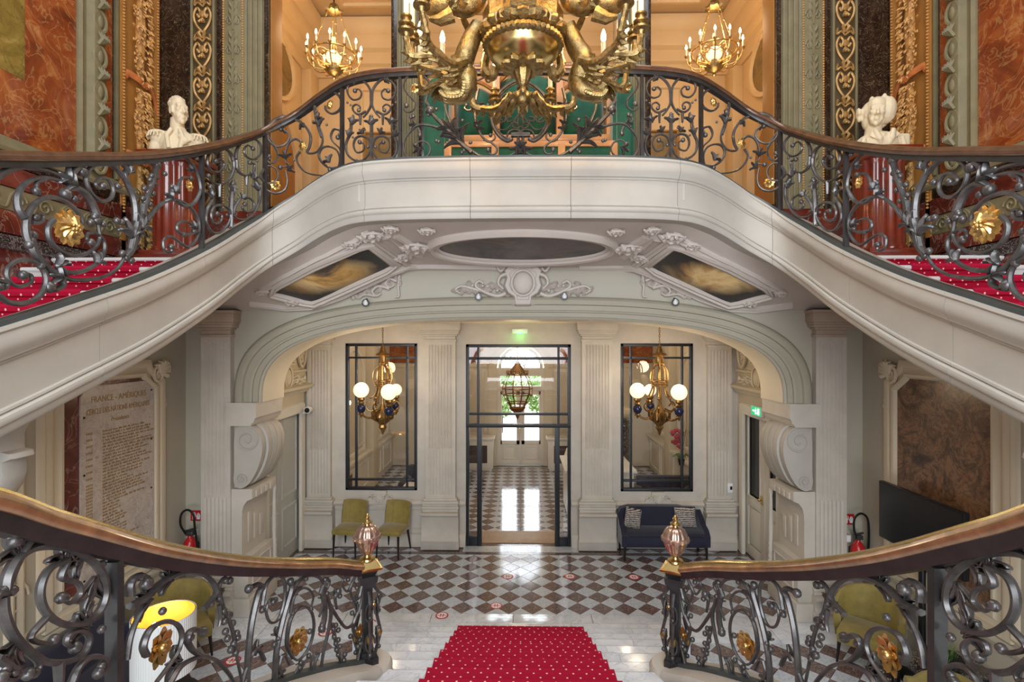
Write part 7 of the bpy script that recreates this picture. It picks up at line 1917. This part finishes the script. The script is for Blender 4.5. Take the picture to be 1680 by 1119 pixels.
armchair('olive_armchair', 'olive velvet tub armchair behind the left balustrade, beside the lamp', (-4.0, 6.05, 0), .75)
armchair('olive_armchair', 'olive velvet tub armchair behind the right balustrade, under the television', (4.02, 6.05, 0), -.75)
armchair('olive_armchair', 'olive velvet tub armchair nearest the camera low on the right behind the black table', (3.55, 4.58, 0), -1.9)
# black side table with dark stone top and a low plant bowl
tb = thing('side_table', 'black framed side table with dark stone top between the right armchairs', 'table', (4.15, 5.16, 0))
obj('table_top', MB().cbox(3.80,4.50,4.96,5.36,.50,.54,.006), M['marble_black'], tb); obj('apron', MB().box(3.83,4.47,4.99,5.33,.46,.50), M['blackwood'], tb, False); obj('shelf', MB().cbox(3.84,4.46,5.0,5.32,.12,.14,.004), M['blackwood'], tb)
for x in (3.83,4.47):
    for y in (4.99,5.33): obj('leg', MB().cbox(x-.018,x+.018,y-.018,y+.018,0,.5,.004), M['blackwood'], tb)
pb = thing('grass_bowl', 'low bowl of dark grassy plants on the black side table', 'plant', (4.15,5.16,.54))
obj('bowl', MB().lathe([(.0001,.541),(.08,.541),(.16,.60),(.17,.61),(.15,.61),(.0001,.58)], (4.15,5.16,0), 20), M['black'], pb)
mb = MB(); q = random.Random(12)
for k in range(90):
    a = q.uniform(0,2*pi); r = q.uniform(0,.13); L = q.uniform(.06,.14); b = Vector((4.15+r*cos(a),5.16+r*sin(a),.60)); d = Vector((cos(a)*.6*q.random(),sin(a)*.6*q.random(),1)); e = Vector((-sin(a),cos(a),0))*.006
    mb.add([b-e, b+e, b+d*L], [(0,1,2)])
tag(obj('grass_blades', mb, M['leafgreen'], pb, False, False), kind='stuff')
# television on a stand
tv = thing('television', 'large black television on a pole stand in front of the right marble panel', 'television', (4.3, 5.7, 0))
obj('panel', MB().cbox(4.30,4.36,5.10,6.29,1.36,2.03,.008), M['black'], tv); obj('screen', MB().box(4.294,4.301,5.115,6.275,1.375,2.015), M['screen'], tv, False)
obj('pole', MB().tube([(4.40,5.75,.04),(4.40,5.75,1.7)], .035, 12), M['black'], tv); obj('mount', MB().cbox(4.36,4.42,5.45,5.85,1.5,1.9,.006), M['black'], tv)
obj('base_plate', MB().cbox(4.15,4.52,5.44,6.06,.0,.035,.01), M['black'], tv)
# ------------------------------------------------------------------ left aisle: navy sofa, lamp table and lamp
ns = thing('navy_sofa', 'dark navy velvet sofa along the left wall behind the lit lamp', 'sofa', (-4.1, 4.9, 0))
obj('seat', MB().cbox(-4.48,-3.62,4.05,5.55,.18,.44,.05), M['navy'], ns); obj('backrest', MB().cbox(-4.52,-4.30,4.0,5.6,.3,.86,.07), M['navy'], ns)
for y in (3.98, 5.50): obj('arm', MB().cbox(-4.50,-3.64,y,y+.12,.2,.64,.05), M['navy'], ns)
for x in (-4.4,-3.7):
    for y in (4.1,5.5): obj('leg', MB().tube([(x,y,.2),(x,y,0)], [.026,.015], 8), M['blackwood'], ns)
lt = thing('lamp_table', 'small round black table holding the white shaded lamp', 'table', (-3.27,4.7,0))
obj('table_top', MB().lathe([(.0001,.42),(.28,.42),(.285,.43),(.28,.445),(.0001,.445)], (-3.27,4.7,0), 28), M['blackwood'], lt); obj('stem', MB().tube([(-3.27,4.7,.02),(-3.27,4.7,.42)], .025, 10), M['blackwood'], lt); obj('foot', MB().lathe([(.0001,0),(.2,0),(.2,.015),(.03,.03),(.0001,.03)], (-3.27,4.7,0), 24), M['blackwood'], lt)
lp = thing('table_lamp', 'lit table lamp with a tall white pleated shade lined in gold, behind the left balustrade', 'lamp', (-3.27,4.7,.445))
obj('lamp_base', MB().lathe([(.0001,.446),(.09,.446),(.09,.46),(.03,.48),(.025,.56),(.04,.6),(.02,.66),(.015,.9),(.0001,.9)], (-3.27,4.7,0), 18), M['brass'], lp)
sh = obj('shade', MB().lathe([(.255,.68),(.255,1.20),(.252,1.20),(.252,.68)], (-3.27,4.7,0), 144, 72, .008), M['white'], lp)
obj('shade_lining', MB().lathe([(.246,.69),(.246,1.198),(.244,1.198),(.244,.69)], (-3.27,4.7,0), 48), M['goldleaf'], sh)
for s in (-1, 1): obj('bulb', MB().ball((-3.27+s*.10,4.7-.02*s,1.06), (.035,.035,.045), 12, 8), M['lampglow'], lp)
obj('bulb_bar', MB().tube([(-3.39,4.7,.95),(-3.15,4.7,.95)], .01, 6).tube([(-3.37,4.7,.95),(-3.37,4.7,1.02)], .014, 6).tube([(-3.17,4.7,.95),(-3.17,4.7,1.02)], .014, 6), M['brass'], lp)
point('lamp_glow', (-3.27,4.7,1.12), 3.5, (1,.74,.4), .05)
# ------------------------------------------------------------------ volute brackets under the return flights
for sg, side in ((-1,'left'),(1,'right')):
    SX = -sg
    t = thing('volute_bracket', 'white carved volute bracket under the %s return flight at the frame edge' % side, 'bracket', (-2.95, 3.05, 2.6))
    def V(u, v): p = U(u, v, 3.12); return (p.x, p.z)
    body = [V(-40,735),V(48,690),V(40,702),V(35,718),V(38,735),V(52,738),V(54,746),V(40,752),V(41,775),V(34,797),V(20,814),V(-10,825),V(-60,815),V(-90,770),V(-90,690)]
    cxm, czm = V(-20,740)
    rs = [[Vector((cxm+(x-cxm)*k, y, czm+(z-czm)*k)) for x, z in body] for k, y in ((.96,2.99),(1,3.01),(1,3.12),(.97,3.14))]
    obj('scroll', MB().sweep(rs), M['stone'], t)
    cc = V(-12,775); r0 = .13
    obj('volute', MB().tube([(cc[0]+r0*(1-i/60)*cos(.28*i), 2.985, cc[1]+r0*(1-i/60)*sin(.28*i)) for i in range(50)], .012, 6), M['stone'], t)
    obj('eye', MB().ball((cc[0],2.985,cc[1]), (.03,.02,.03), 12, 6), M['stone'], t)
    obj('leaf_tip', MB().tube([V(0,744)[:1]+(3.06,)+V(0,744)[1:], V(34,746)[:1]+(3.06,)+V(34,746)[1:], V(48,743)[:1]+(3.06,)+V(48,743)[1:]], [.02,.03,.016], 8), M['stone'], t)
    SX = 1
